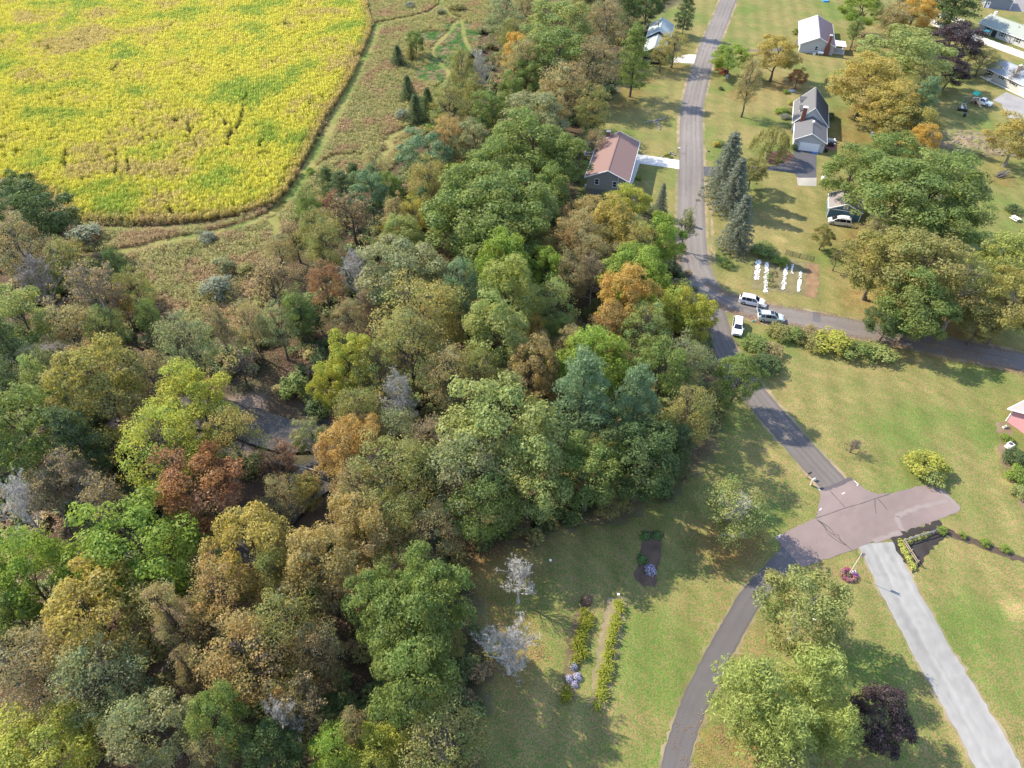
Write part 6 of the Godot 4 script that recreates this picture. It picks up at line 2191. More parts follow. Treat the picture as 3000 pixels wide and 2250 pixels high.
func make_garden_beds() -> void:
	var blades := [blade_plant(1, 46, 0.75), blade_plant(2, 46, 0.7), blade_plant(3, 40, 0.6)]
	var iris := leaf_material("iris_leaf", 0.27, 0.30, 0.045)
	var pale_iris := leaf_material("pale_iris_leaf", 0.34, 0.38, 0.07)
	bed("mulch_bed", PackedVector2Array([Vector2(52.95, -56.39), Vector2(54.87, -57.12), Vector2(58.28, -58.38), Vector2(61.01, -59.32), Vector2(61.39, -58.38), Vector2(62.26, -57.52), Vector2(60.15, -55.99), Vector2(58.53, -54.99), Vector2(57, -53.63), Vector2(55.74, -52.29), Vector2(54.98, -51.35), Vector2(53.8, -50.72), Vector2(53.48, -53.63)]), Color(0.060, 0.052, 0.050), 0.034, "dark mulch bed in the corner of turning pad and driveway")
	bed("mulch_strip", PackedVector2Array([Vector2(61.31, -58.1), Vector2(62.62, -57.24), Vector2(64.63, -56.39), Vector2(67.24, -54.88), Vector2(70.42, -52.82), Vector2(70, -52.03), Vector2(67.42, -53.36), Vector2(64.45, -54.99), Vector2(62.11, -56.11), Vector2(61.05, -56.95)]), Color(0.12, 0.09, 0.07), 0.022, "narrow dark strip of soil under the line of round shrubs")
	bed("flower_border", PackedVector2Array([Vector2(18.54, -57.24), Vector2(21.43, -57.24), Vector2(20.29, -52.82), Vector2(18.97, -48.58), Vector2(16.17, -49.7), Vector2(17.16, -52.82)]), Color(0.165, 0.115, 0.085), 0.020, "brown garden bed at the top of garden lawn")
	bed("flower_border", PackedVector2Array([Vector2(8.95, -47.44), Vector2(10.65, -47.44), Vector2(9.56, -42.48), Vector2(8.27, -37.67), Vector2(7.62, -34), Vector2(6.87, -33.53), Vector2(5.59, -33.53), Vector2(6.29, -37.67), Vector2(7.4, -42.48)]), Color(0.19, 0.15, 0.085), 0.018, "soil of the left flower row on garden lawn")
	bed("straw_mulch", PackedVector2Array([Vector2(12.5, -47.1), Vector2(14.82, -47.1), Vector2(14.31, -43.39), Vector2(13.01, -39.37), Vector2(11.79, -35.6), Vector2(10.74, -33.02), Vector2(8.96, -33.22), Vector2(9.78, -36.83), Vector2(10.86, -41.13), Vector2(11.93, -44.79)]), Color(0.32, 0.265, 0.165), 0.020, "pale straw mulch under the right flower row")
	bed("bed_edge", PackedVector2Array([Vector2(78.58, -78.45), Vector2(81.15, -78.6), Vector2(79.54, -73.81), Vector2(77.66, -71.7), Vector2(75.27, -66.99), Vector2(74.21, -61.95), Vector2(74.31, -58.38), Vector2(75.56, -60.74), Vector2(75.02, -62.56), Vector2(74.82, -67.65), Vector2(75.79, -71.7), Vector2(77.47, -74.53)]), Color(0.27, 0.20, 0.13), 0.020, "bare soil edging round the bushes by the pink house")
	bed("mulch_bed", PackedVector2Array([Vector2(66.18, -174.35), Vector2(72.22, -175.32), Vector2(72.73, -172.43), Vector2(72.79, -171.1), Vector2(69.48, -168.67), Vector2(66.53, -167.38), Vector2(64.71, -168.67)]), Color(0.13, 0.075, 0.06), 0.030, "red brown mulch under the weeping tree")
	var fl := flower_clump(3, 0.6, 0.6, 380, Color(0.40, 0.36, 0.54), 0.6)
	var fm := leaf_material("petals", 1, 1, 1, 0.3)
	row_of("yellow_leaved_plant", blades, iris, Vector3(9.72, 0, -44.56), Vector3(7.92, 0, -38.6), 30, 0.6, "clump of yellow green strap leaves in the left flower row", "strap leaved plants of the left row", "leaves")
	row_of("strap_leaved_plant", blades, pale_iris, Vector3(14.13, 0, -46.47), Vector3(10.05, 0, -33.41), 44, 0.5, "clump of light green strap leaves on the straw mulch", "strap leaved plants on the straw", "leaves")
	var spots := [[Vector3(7.47, 0, -38), "lilac flowering clump at upper end of purple group in left row", 1.0], [Vector3(7.87, 0, -36.63), "lilac flowering clump at right of purple group in left row", 1.0], [Vector3(6.88, 0, -36.42), "lilac flowering clump at left of purple group in left row", 0.9], [Vector3(7.49, 0, -35.76), "lilac flowering clump at lower end of purple group in left row", 0.8], [Vector3(18.65, 0, -51.14), "big lilac flowering clump in the brown garden bed", 1.5]]
	for s in spots:
		var o := thing("aster", s[1], "flowers", s[0], 0.0, "lilac flower clumps")
		put("flowers", fl, fm, o).scale = Vector3.ONE * s[2]
	row_of("yellow_leaved_plant", [blades[2]], iris, Vector3(6.79, 0, -35), Vector3(6.19, 0, -33.61), 5, 0.35, "clump of yellow green leaves at the lower end of left flower row", "strap leaved plants at the foot of left row", "leaves")
	var dry := flower_clump(5, 0.6, 0.8, 260, Color(0.20, 0.12, 0.09), 0.9)
	var o2 := thing("dry_plant", "dried brown plant at upper end of left flower row", "plant", Vector3(9.7, 0, -46.61))
	put("stalks", dry, fm, o2).scale = Vector3.ONE * 1.3
	var leafy_bed := flower_clump(6, 0.6, 0.6, 260, Color(0.08, 0.17, 0.04), 0.9)
	for s in [[Vector3(17.72, 0, -52.82), "dark green plant left of the lilac clump in garden bed"], [Vector3(20.39, 0, -56.67), "green plant at the top right of brown garden bed"], [Vector3(18.69, 0, -56.56), "straggly plant at the top left of brown garden bed"]]:
		o2 = thing("garden_plant", s[1], "plant", s[0])
		put("leaves", leafy_bed, fm, o2).scale = Vector3.ONE * 1.4
	row_of("hosta", [flower_clump(8, 0.42, 0.42, 150, Color(0.34, 0.36, 0.08), 0.9)], fm, Vector3(54.1, 0, -55.66), Vector3(54.42, 0, -51.35), 16, 0.18, "variegated yellow green plant outside the pale fence leg", "low yellow green plants along the fence", "leaves")
	row_of("hosta", [flower_clump(9, 0.36, 0.36, 130, Color(0.27, 0.27, 0.08), 0.9)], fm, Vector3(54.72, 0, -55.55), Vector3(58.69, 0, -56.84), 11, 0.18, "low yellowish plant along the grey fence leg", "low yellowish plants along the grey fence", "leaves")
	# ring of pink flowers round the flag pole
	var ring := thing("flower_bed", "round bed of pink and purple flowers at foot of flag pole", "flower bed", Vector3(45.2, 0, -50.41))
	var b := MB.new()
	b.tube([Vector3(0, 0.0, 0), Vector3(0, 0.05, 0), Vector3(0, 0.06, 0)], [1.15, 1.1, 1.0], 18)
	part("soil", b, mat("bed_soil", 0.10, 0.07, 0.05, 1.0, 2.0), ring)
	for k in 12:
		var a := TAU * k / 12.0
		var cc: Color = [Color(0.42, 0.10, 0.20), Color(0.33, 0.06, 0.16), Color(0.38, 0.16, 0.14), Color(0.48, 0.22, 0.30)][k % 4]
		if k == 0:
			cc = Color(0.36, 0.08, 0.50)
		if k == 11:
			cc = Color(0.75, 0.70, 0.75)
		var m := put("flowers", flower_clump(20 + k, 0.4, 0.5, 130, cc, 0.65), fm, ring)
		m.position = Vector3(cos(a) * 0.85, 0, sin(a) * 0.85)
	put("flowers", flower_clump(40, 0.4, 0.45, 110, Color(0.30, 0.12, 0.12), 0.4), fm, ring)
	# vegetable plot with torn white plastic
	bed("vegetable_plot", PackedVector2Array([Vector2(50.26, -123.83), Vector2(54.78, -126.1), Vector2(62.24, -124.08), Vector2(63.96, -123.21), Vector2(61.9, -116.61), Vector2(59.98, -111.74), Vector2(56.04, -112.96), Vector2(47.7, -114.77)]), Color(0.235, 0.205, 0.105), 0.016, "weedy vegetable plot with torn white plastic strips")
	bed("tilled_strip", PackedVector2Array([Vector2(61.37, -123.58), Vector2(63.74, -122.96), Vector2(61.76, -116.61), Vector2(59.88, -111.85), Vector2(57.73, -112.29), Vector2(59.57, -117.78)]), Color(0.30, 0.195, 0.115), 0.022, "strip of tilled reddish soil along the right of plot")
	var r := RandomNumberGenerator.new()
	r.seed = 44
	var sheets := [[Vector3(51.72, 0, -124.83), Vector3(49.47, 0, -117.78), 1.7, "torn white plastic strip, first from the left"], [Vector3(53.24, 0, -124.08), Vector3(50.15, 0, -113.18), 1.4, "torn white plastic strip, second from the left"], [Vector3(57.14, 0, -123.21), Vector3(53.91, 0, -114.31), 1.3, "torn white plastic strip, third from the left"], [Vector3(58.42, 0, -123.21), Vector3(57.34, 0, -119.91), 0.8, "short torn white plastic strip beside the third"], [Vector3(59.41, 0, -120.76), Vector3(56.8, 0, -113.75), 1.2, "torn white plastic strip next to tilled soil"]]
	for s in sheets:
		var along: Vector3 = s[1] - s[0]
		var rows := int(along.length() / 0.28)
		b = MB.new()
		var pts := []
		for k in rows + 1:
			var line := []
			var wide: float = s[2] * (0.32 + 0.22 * noise_b.get_noise_2d(k * 2.0, s[2] * 90.0))
			for c in 5:
				var q: Vector3 = along * k / rows + Vector3((c - 2) * 0.5 * wide + r.randf_range(-0.08, 0.08), 0.05 + r.randf_range(0.0, 0.10), r.randf_range(-0.08, 0.08))
				line.append(q)
			pts.append(line)
		for k in rows:
			for c in 4:
				if noise_b.get_noise_2d(k * 3.0 + s[2] * 50.0, c * 4.0) > (0.08 if c == 0 or c == 3 else 0.22):
					continue
				b.quad(pts[k + 1][c], pts[k + 1][c + 1], pts[k][c + 1], pts[k][c])
		var sh := thing("plastic_sheet", s[3], "plastic sheet", s[0], 0.0, "white plastic strips in the vegetable plot")
		part("sheet", b, mat("white_plastic", 0.60, 0.59, 0.57, 0.5), sh)
	row_of("dry_plant", [flower_clump(12, 0.5, 0.5, 120, Color(0.30, 0.24, 0.10), 0.8), flower_clump(13, 0.5, 0.6, 130, Color(0.16, 0.22, 0.06), 0.9)], fm, Vector3(53.39, 0, -121.36), Vector3(51.8, 0, -114.31), 9, 0.8, "weedy plant between the second and third plastic strips", "weeds in the vegetable plot", "leaves")
	# wire fence behind the plot
	var f := thing("wire_fence", "dark wire mesh fence behind the vegetable plot", "fence", Vector3(57.87, 0, -126.87))
	var fd := Vector3(63.1, 0, -124.33) - Vector3(57.87, 0, -126.87)
	for k in 5:
		b = MB.new()
		b.cyl(fd * k / 4.0, fd * k / 4.0 + Vector3(0, 1.2, 0), 0.04, 6)
		part("post", b, mat("dark_post", 0.05, 0.06, 0.055, 0.7), f)
	b = MB.new()
	var bs := Basis.looking_at(fd.normalized(), Vector3.UP)
	for k in 12:
		b.box(fd * 0.5 + Vector3(0, 0.08 + k * 0.1, 0), Vector3(0.014, 0.02, fd.length()), bs)
	for k in 46:
		b.box(fd * (k + 0.5) / 46.0 + Vector3(0, 0.6, 0), Vector3(0.014, 1.15, 0.02), bs)
	part("mesh", b, mat("dark_wire", 0.05, 0.07, 0.06, 0.6), f).set_meta("kind", "stuff")

func make_trees() -> void:
	tree("broadleaf_tree", "round", 0, -96.9, -125.6, 17.0, 7.38, "dark", "big dark green tree at far left in front of the corn", "trees of the wood", "bark", "tree")
	tree("broadleaf_tree", "round", 1, -107.0, -140.7, 12.0, 3.45, "dark", "small dark crown rising behind the big tree at far left", "trees of the wood", "bark", "tree")
	tree("autumn_tree", "open", 0, -91.8, -112.2, 17.6, 5.71, "brown", "dull brown tree below the big dark tree at far left", "trees of the wood", "bark", "tree")
	tree("autumn_tree", "open", 1, -83.1, -111.0, 14.5, 4.30, "olive", "olive brown tree right below the grey green bush at corn edge", "trees of the wood", "bark", "tree")
	tree("bare_tree", "bare", 0, -85.2, -104.6, 17.4, 5.77, "", "leafless grey tree with pale forked limb at far left", "trees of the wood", "grey", "tree")
	tree("twiggy_tree", "sparse", 0, -73.0, -100.4, 18.5, 6.01, "brown", "wide grey brown twiggy tree right of the leafless grey one", "trees of the wood", "grey", "tree")
	tree("slender_tree", "tall", 0, -75.5, -112.2, 11.9, 3.05, "dark", "small dark green tree at lower left corner of the meadow", "trees of the wood", "bark", "tree")
	tree("autumn_tree", "open", 2, -68.3, -103.9, 12.8, 3.46, "olive", "olive tree on the meadow corner beside the bare path end", "trees of the wood", "bark", "tree")
	tree("broadleaf_tree", "round", 2, -83.0, -92.2, 17.4, 5.50, "light", "light green tree at left edge below the leafless grey tree", "trees of the wood", "bark", "tree")
	tree("slender_tree", "tall", 1, -70.1, -101.5, 10.8, 2.47, "orange", "slim orange tipped tree at the woods edge by the bare path end", "trees of the wood", "bark", "tree")
	tree("autumn_tree", "open", 0, -74.9, -92.6, 15.5, 4.75, "tan", "tan loose tree between the light green edge tree and lime patch", "trees of the wood", "bark", "tree")
	tree("autumn_tree", "open", 1, -70.1, -94.4, 13.1, 3.60, "light", "thin light green tree right of the tan loose tree", "trees of the wood", "bark", "tree")
	tree("slender_tree", "tall", 2, -63.6, -97.1, 11.4, 2.81, "green", "narrow green vine covered tree below the meadow corner", "trees of the wood", "bark", "tree")
	tree("autumn_tree", "open", 2, -53.2, -87.5, 16.0, 4.97, "grey", "hazy grey green tree below the meadow, right of vine covered tree", "trees of the wood", "bark", "tree")
	tree("pine_tree", "pine", 0, -79.9, -84.5, 17.0, 4.13, "cedar", "soft dark evergreen at left edge below the light green tree", "trees of the wood", "bark", "tree")
	tree("twiggy_tree", "sparse", 1, -50.2, -93.8, 12.6, 3.34, "olive", "leaning thin tree with bare forked stems below the silver bush", "trees of the wood", "grey", "tree")
	tree("twiggy_tree", "sparse", 2, -42.2, -102.7, 18.0, 5.44, "tan", "tall tan haze of twigs with long dark trunks right of silver bush", "trees of the wood", "bark", "tree")
	tree("autumn_tree", "open", 1, -44.9, -94.0, 13.0, 3.59, "tan", "tan thin tree on the slope below the silver bush", "trees of the wood", "bark", "tree")
	tree("vine_mound", "shrub", 0, -38.1, -100.6, 8.0, 3.59, "dark", "mound of dark green vines under the tall twiggy tan tree", "trees of the wood", "bark", "shrub")
	tree("autumn_tree", "open", 0, -39.9, -93.6, 12.4, 3.26, "grey", "grey green thin tree left of the dark vine mound", "trees of the wood", "bark", "tree")
	tree("autumn_tree", "open", 2, -68.1, -84.3, 13.2, 3.69, "orange", "orange brown crown above the big olive tree at left", "trees of the wood", "bark", "tree")
	tree("autumn_tree", "turning", 0, -60.5, -74.3, 20.0, 6.17, "olive", "big olive green tree with orange top in left of wood", "trees of the wood", "bark", "tree")
	tree("slender_tree", "tall", 0, -71.0, -76.8, 17.0, 3.12, "light", "pale green ragged crown above the dark hollow at left", "trees of the wood", "bark", "tree")
	tree("autumn_tree", "open", 1, -56.4, -80.8, 14.3, 4.19, "brown", "brown thin tree between big olive tree and leaf covered bank", "trees of the wood", "bark", "tree")
	tree("slender_tree", "tall", 1, -52.2, -81.7, 12.9, 3.51, "olive", "tall olive tree above the leaf covered bank", "trees of the wood", "bark", "tree")
	tree("broadleaf_tree", "round", 2, -68.5, -66.8, 18.0, 5.90, "green", "broad green tree at left edge beside the feathery cedar", "trees of the wood", "bark", "tree")
	tree("pine_tree", "pine", 1, -61.2, -65.9, 16.0, 4.27, "cedar", "feathery dark cedar leaning out between green and yellow trees", "trees of the wood", "bark", "tree")
	tree("autumn_tree", "open", 2, -55.3, -72.4, 11.8, 2.97, "tan", "small tan crown at upper left of the yellow tree", "trees of the wood", "bark", "tree")
	tree("broadleaf_tree", "round", 3, -46.1, -71.1, 17.0, 5.67, "lime", "yellow green tree just left of the pond", "trees of the wood", "bark", "tree")
	tree("autumn_tree", "open", 0, -47.2, -62.6, 19.0, 6.11, "lime", "broad yellow tree in the middle of left wood", "trees of the wood", "bark", "tree")
	tree("autumn_tree", "open", 1, -39.7, -66.9, 15.1, 4.56, "ochre", "brown ochre tree between yellow tree and pond", "trees of the wood", "bark", "tree")
	tree("autumn_tree", "turning", 1, -41.4, -57.2, 17.0, 5.41, "rust", "rust red tree below the yellow tree", "trees of the wood", "bark", "tree")
	tree("broadleaf_tree", "round", 1, -30.5, -71.5, 9.0, 2.60, "grey", "small grey green tree standing in the pond margin", "trees of the wood", "bark", "tree")
	tree("twiggy_tree", "sparse", 0, -33.3, -65.6, 12.0, 4.17, "rust", "thin rust coloured tree hanging over the pond", "trees of the wood", "bark", "tree")
	tree("twiggy_tree", "sparse", 1, -60.0, -60.3, 14.6, 4.28, "brown", "grey twiggy tree below the feathery cedar", "trees of the wood", "grey", "tree")
	tree("twiggy_tree", "sparse", 2, -54.4, -56.9, 14.0, 3.98, "tan", "tan twiggy tree above the vivid green spreading tree", "trees of the wood", "grey", "tree")
	tree("bare_tree", "bare", 1, -65.2, -56.1, 14.3, 4.35, "", "leafless whitish tree at left edge of the wood", "trees of the wood", "silver", "tree")
	tree("twiggy_tree", "sparse", 2, -63.0, -58.4, 13.1, 3.54, "tan", "brownish twiggy tree right of leafless whitish one", "trees of the wood", "grey", "tree")
	tree("bare_tree", "bare", 2, -45.0, -86.5, 9.0, 3.77, "", "dark leafless thicket above the leaf covered bank", "trees of the wood", "bark", "tree")
	tree("vine_mound", "shrub", 1, -36.4, -85.1, 5.0, 2.62, "green", "green vine mound at upper end of leaf covered bank", "trees of the wood", "bark", "shrub")
	tree("vine_mound", "shrub", 2, -31.8, -80.9, 4.0, 2.23, "dark", "dark green bush at right end of leaf covered bank", "trees of the wood", "bark", "shrub")
	tree("broadleaf_tree", "round", 0, -25.4, -83.1, 15.0, 3.69, "lime", "bright yellow green tree, upper of two glowing crowns", "trees of the wood", "bark", "tree")
	tree("broadleaf_tree", "round", 3, -29.3, -80.3, 12.0, 2.48, "lime", "bright yellow green tree, lower left of two glowing crowns", "trees of the wood", "bark", "tree")
	tree("bare_tree", "bare", 0, -29.5, -109.6, 14.7, 4.53, "", "leafless silver tree in middle of the wood beside olive dome", "trees of the wood", "silver", "tree")
	tree("twiggy_tree", "sparse", 1, -25.8, -100.5, 12.0, 3.01, "brown", "small dead looking twiggy tree under the leafless silver tree", "trees of the wood", "grey", "tree")
	tree("broadleaf_tree", "round", 1, -19.7, -105.6, 17.0, 7.31, "grey", "rounded pale olive green dome right of the leafless silver tree", "trees of the wood", "bark", "tree")
	tree("autumn_tree", "open", 2, -14.2, -107.5, 12.9, 3.53, "tan", "tan tree tucked right of the pale olive dome", "trees of the wood", "bark", "tree")
	tree("slender_tree", "tall", 2, -8.8, -99.7, 18.0, 4.12, "blue", "blue green upright tree left of the yellow green tower", "trees of the wood", "bark", "tree")
	tree("broadleaf_tree", "round", 2, -1.7, -105.5, 19.0, 4.70, "bright", "top crown of yellow green group in centre of wood", "trees of the wood", "bark", "tree")
	tree("autumn_tree", "turning", 2, -0.5, -97.4, 19.0, 4.87, "light", "middle crown of yellow green group in centre of wood", "trees of the wood", "bark", "tree")
	tree("broadleaf_tree", "round", 3, -2.1, -87.3, 18.0, 5.56, "light", "wide lower crown of yellow green group in centre of wood", "trees of the wood", "bark", "tree")
	tree("autumn_tree", "open", 0, -15.5, -93.5, 18.0, 7.17, "ochre", "large ochre green tree in centre left of wood", "trees of the wood", "bark", "tree")
	tree("autumn_tree", "open", 1, -16.5, -84.8, 18.0, 6.79, "olive", "large olive yellow tree below the ochre one, centre left", "trees of the wood", "bark", "tree")
	tree("slender_tree", "tall", 0, -10.5, -93.1, 13.7, 3.89, "ochre", "ochre tree between large ochre green tree and yellow green group", "trees of the wood", "bark", "tree")
	tree("autumn_tree", "open", 2, -9.5, -79.5, 15.2, 4.62, "tan", "tan green tree above the white dead tree", "trees of the wood", "bark", "tree")
	tree("autumn_tree", "open", 0, -20.9, -81.4, 14.6, 4.32, "olive", "olive tree right of the glowing yellow crowns", "trees of the wood", "bark", "tree")
	tree("autumn_tree", "open", 1, -5.4, -79.9, 14.5, 4.28, "olive", "dull olive tree below the wide yellow green crown", "trees of the wood", "bark", "tree")
	tree("slender_tree", "tall", 1, 1.2, -87.8, 11.1, 2.66, "tan", "small tan crown above the rust brown tree", "trees of the wood", "bark", "tree")
	tree("autumn_tree", "open", 2, 7.2, -97.9, 14.7, 4.39, "light", "thin light green tree left of the orange tree", "trees of the wood", "bark", "tree")
	tree("slender_tree", "tall", 2, 7.9, -93.0, 11.7, 2.93, "green", "small mid green tree below the thin light green one", "trees of the wood", "bark", "tree")
	tree("autumn_tree", "open", 0, 11.3, -107.3, 13.8, 3.94, "brown", "brown purple crown above the thin light green tree", "trees of the wood", "bark", "tree")
	tree("broadleaf_tree", "round", 0, 6.7, -109.6, 13.0, 3.51, "bright", "small bright green crown beside the brown purple one", "trees of the wood", "bark", "tree")
	tree("twiggy_tree", "sparse", 0, 15.0, -108.4, 14.4, 4.16, "brown", "grey brown twiggy tree right of the brown purple crown", "trees of the wood", "grey", "tree")
	tree("broadleaf_tree", "round", 1, 22.4, -106.0, 16.0, 5.72, "bright", "fresh green tree left of road above the orange tree", "trees of the wood", "bark", "tree")
	tree("broadleaf_tree", "round", 2, 19.4, -97.4, 17.0, 4.78, "gold", "glowing orange gold tree in right half of the wood", "trees of the wood", "bark", "tree")
	tree("autumn_tree", "open", 1, 16.9, -93.6, 13.0, 3.78, "orange", "rusty orange tree just below the orange gold one", "trees of the wood", "bark", "tree")
	tree("slender_tree", "tall", 0, 4.2, -94.0, 10.6, 2.37, "gold", "slim golden crown right of wide yellow green crown", "trees of the wood", "bark", "tree")
	tree("autumn_tree", "open", 2, 4.9, -89.6, 10.4, 2.31, "brown", "slim brown crown under the slim golden one", "trees of the wood", "bark", "tree")
	tree("autumn_tree", "open", 0, 21.9, -90.8, 14.9, 4.46, "light", "thin green tree below right of the orange gold tree", "trees of the wood", "bark", "tree")
	tree("slender_tree", "tall", 1, 28.5, -96.7, 15.0, 4.35, "lime", "yellow green tree at left edge of the junction, upper", "trees of the wood", "bark", "tree")
	tree("autumn_tree", "turning", 0, 31.3, -95.9, 13.0, 3.76, "lime", "yellow green tree nearest the junction and the bright white car", "trees of the wood", "bark", "tree")
	tree("autumn_tree", "open", 1, 9.7, -88.6, 12.2, 3.17, "tan", "tan crown above the bright green vine crown", "trees of the wood", "bark", "tree")
	tree("autumn_tree", "turning", 3, 3.2, -80.1, 15.0, 4.09, "brown", "rust brown tree in centre of wood left of vine crown", "trees of the wood", "bark", "tree")
	tree("autumn_tree", "open", 2, 5.4, -77.9, 11.0, 2.74, "orange", "orange rust tree tucked left of the blue green pine", "trees of the wood", "bark", "tree")
	tree("broadleaf_tree", "round", 3, 12.6, -82.5, 16.0, 5.79, "bright", "bright green vine draped crown above the blue green pine", "trees of the wood", "bark", "tree")
	tree("broadleaf_tree", "round", 0, 22.9, -80.1, 16.0, 4.42, "green", "mid green tree right of the bright vine crown", "trees of the wood", "bark", "tree")
	tree("pine_tree", "pine", 0, 10.1, -71.5, 21.0, 5.61, "blue", "tall blue green pine, left of two tops above the shaded lawn", "trees of the wood", "bark", "tree")
	tree("pine_tree", "pine", 2, 17.6, -70.7, 19.0, 4.37, "blue", "blue green pine, right of two tops above the shaded lawn", "trees of the wood", "bark", "tree")
	tree("autumn_tree", "open", 0, 27.8, -83.8, 14.0, 4.04, "grey", "grey green tree at left of the lane below the junction", "trees of the wood", "bark", "tree")
	tree("slender_tree", "tall", 2, 26.0, -71.2, 15.0, 4.93, "olive", "olive green tree beside the lane above the shaded lawn", "trees of the wood", "bark", "tree")
	tree("broadleaf_tree", "round", 1, -1.6, -64.6, 21.0, 7.27, "light", "largest pale green tree in the middle, left of pine", "trees of the wood", "bark", "tree")
	tree("autumn_tree", "open", 1, -5.7, -59.3, 18.0, 6.49, "grey", "greyish pale green tree at lower left of largest pale tree", "trees of the wood", "bark", "tree")
	tree("broadleaf_tree", "round", 2, 2.1, -59.4, 16.0, 5.43, "light", "pale green tree below the largest pale one at lawn edge", "trees of the wood", "bark", "tree")
	tree("broadleaf_tree", "round", 3, -3.6, -56.5, 13.0, 4.78, "green", "green tree overhanging the shaded lawn corner", "trees of the wood", "bark", "tree")
	tree("broadleaf_tree", "round", 0, 10.5, -61.2, 14.0, 4.73, "green", "green tree under the left pine at lawn edge", "trees of the wood", "bark", "tree")
	tree("broadleaf_tree", "round", 1, 17.8, -62.9, 16.0, 5.47, "dark", "dark shaded green tree at right end of wood by lawn", "trees of the wood", "bark", "tree")
	tree("pine_tree", "pine", 2, 24.1, -66.4, 12.0, 3.10, "cedar", "dark evergreen at the lawn corner beside the lane", "trees of the wood", "bark", "tree")
	tree("autumn_tree", "open", 2, 14.0, -59.2, 9.0, 2.74, "olive", "low yellow olive tree at lawn edge under the dark tree", "trees of the wood", "bark", "tree")
	tree("bare_tree", "bare", 1, -17.0, -75.4, 15.0, 3.91, "", "dead white tree with bare antler limbs in mid wood", "trees of the wood", "white", "tree")
	tree("slender_tree", "tall", 0, -22.9, -72.4, 14.8, 4.41, "olive", "olive tree left of the dead white tree", "trees of the wood", "bark", "tree")
	tree("twiggy_tree", "sparse", 2, -11.9, -68.2, 13.8, 3.90, "brown", "purple brown twiggy tree below the dead white tree", "trees of the wood", "grey", "tree")
	tree("autumn_tree", "turning", 1, -20.9, -68.5, 12.1, 3.06, "orange", "orange crown left of the purple brown twiggy tree", "trees of the wood", "bark", "tree")
	tree("autumn_tree", "turning", 2, -22.8, -64.1, 15.0, 4.08, "orange", "wide orange tree below the pond", "trees of the wood", "bark", "tree")
	tree("autumn_tree", "open", 0, -16.0, -59.0, 18.0, 5.87, "olive", "big olive green tree left of the pale green trees", "trees of the wood", "bark", "tree")
	tree("autumn_tree", "open", 1, -20.5, -58.0, 14.1, 4.09, "tan", "tan olive tree below the wide orange tree", "trees of the wood", "bark", "tree")
	tree("slender_tree", "tall", 1, -28.7, -61.5, 9.0, 2.79, "ochre", "yellow brown sapling tree below the pond logs", "trees of the wood", "bark", "tree")
	tree("autumn_tree", "open", 2, -31.8, -59.4, 11.0, 3.14, "tan", "tan thin tree between rust red tree and pond", "trees of the wood", "bark", "tree")
	tree("broadleaf_tree", "round", 3, -56.9, -44.5, 16.0, 4.46, "bright", "vivid green bushy tree at left edge, left of spreading one", "trees of the wood", "bark", "tree")
	tree("broadleaf_tree", "round", 0, -58.2, -41.0, 12.0, 2.65, "green", "green tree at left edge under the vivid bushy tree", "trees of the wood", "bark", "tree")
	tree("broadleaf_tree", "round", 1, -45.5, -47.4, 19.0, 6.57, "bright", "vivid green spreading tree in lower left", "trees of the wood", "bark", "tree")
	tree("broadleaf_tree", "round", 2, -44.8, -44.2, 13.0, 2.89, "green", "darker green crown under the vivid spreading tree", "trees of the wood", "bark", "tree")
	tree("autumn_tree", "turning", 0, -46.6, -38.9, 17.0, 5.66, "ochre", "dark ochre green tree in lower left below vivid trees", "trees of the wood", "bark", "tree")
	tree("autumn_tree", "open", 0, -51.8, -33.6, 16.0, 5.27, "brown", "wide brown loose tree at lower left edge", "trees of the wood", "bark", "tree")
	tree("autumn_tree", "open", 1, -43.8, -32.3, 16.0, 4.80, "grey", "grey olive tree near bottom left corner", "trees of the wood", "bark", "tree")
	tree("broadleaf_tree", "round", 3, -36.8, -27.8, 14.0, 4.10, "grey", "silvery grey green dome at bottom left", "trees of the wood", "bark", "tree")
	tree("broadleaf_tree", "round", 0, -29.5, -27.9, 16.0, 2.83, "green", "clear green tree at bottom between brown crowns", "trees of the wood", "bark", "tree")
	tree("slender_tree", "tall", 2, -37.9, -38.7, 18.0, 3.07, "tan", "tall tan tree right of the dark ochre one", "trees of the wood", "bark", "tree")
	tree("autumn_tree", "open", 2, -32.9, -41.7, 17.0, 4.32, "orange", "wide orange brown tree in lower left centre", "trees of the wood", "bark", "tree")
	tree("autumn_tree", "turning", 1, -31.0, -47.5, 18.0, 4.89, "ochre", "ochre tree below the rust red tree", "trees of the wood", "bark", "tree")
	tree("slender_tree", "tall", 0, -27.9, -43.9, 17.0, 3.06, "olive", "olive crown right of the wide orange brown tree", "trees of the wood", "bark", "tree")
	tree("autumn_tree", "turning", 2, -22.5, -44.8, 18.0, 4.34, "tan", "sunlit orange tan tree left of the big green garden tree", "trees of the wood", "bark", "tree")
	tree("autumn_tree", "open", 1, -25.2, -37.7, 17.0, 4.59, "olive", "olive tree in the middle of the lower wood", "trees of the wood", "bark", "tree")
	tree("autumn_tree", "open", 0, -27.8, -33.9, 17.0, 5.17, "orange", "broad orange brown tree in lower wood", "trees of the wood", "bark", "tree")
	tree("slender_tree", "tall", 1, -21.4, -35.6, 15.0, 3.62, "brown", "dark brown olive tree left of the tall garden side tree", "trees of the wood", "bark", "tree")
	tree("slender_tree", "tall", 2, -35.1, -34.2, 13.0, 2.44, "brown", "dark brown narrow tree left of the broad orange brown one", "trees of the wood", "bark", "tree")
	tree("bare_tree", "bare", 2, -23.4, -28.9, 15.0, 2.69, "", "white leafless limbs at bottom amid brown crowns", "trees of the wood", "white", "tree")
	tree("twiggy_tree", "sparse", 0, -22.0, -30.3, 14.0, 3.64, "tan", "tan brown twiggy tree at bottom right of white limbs", "trees of the wood", "bark", "tree")
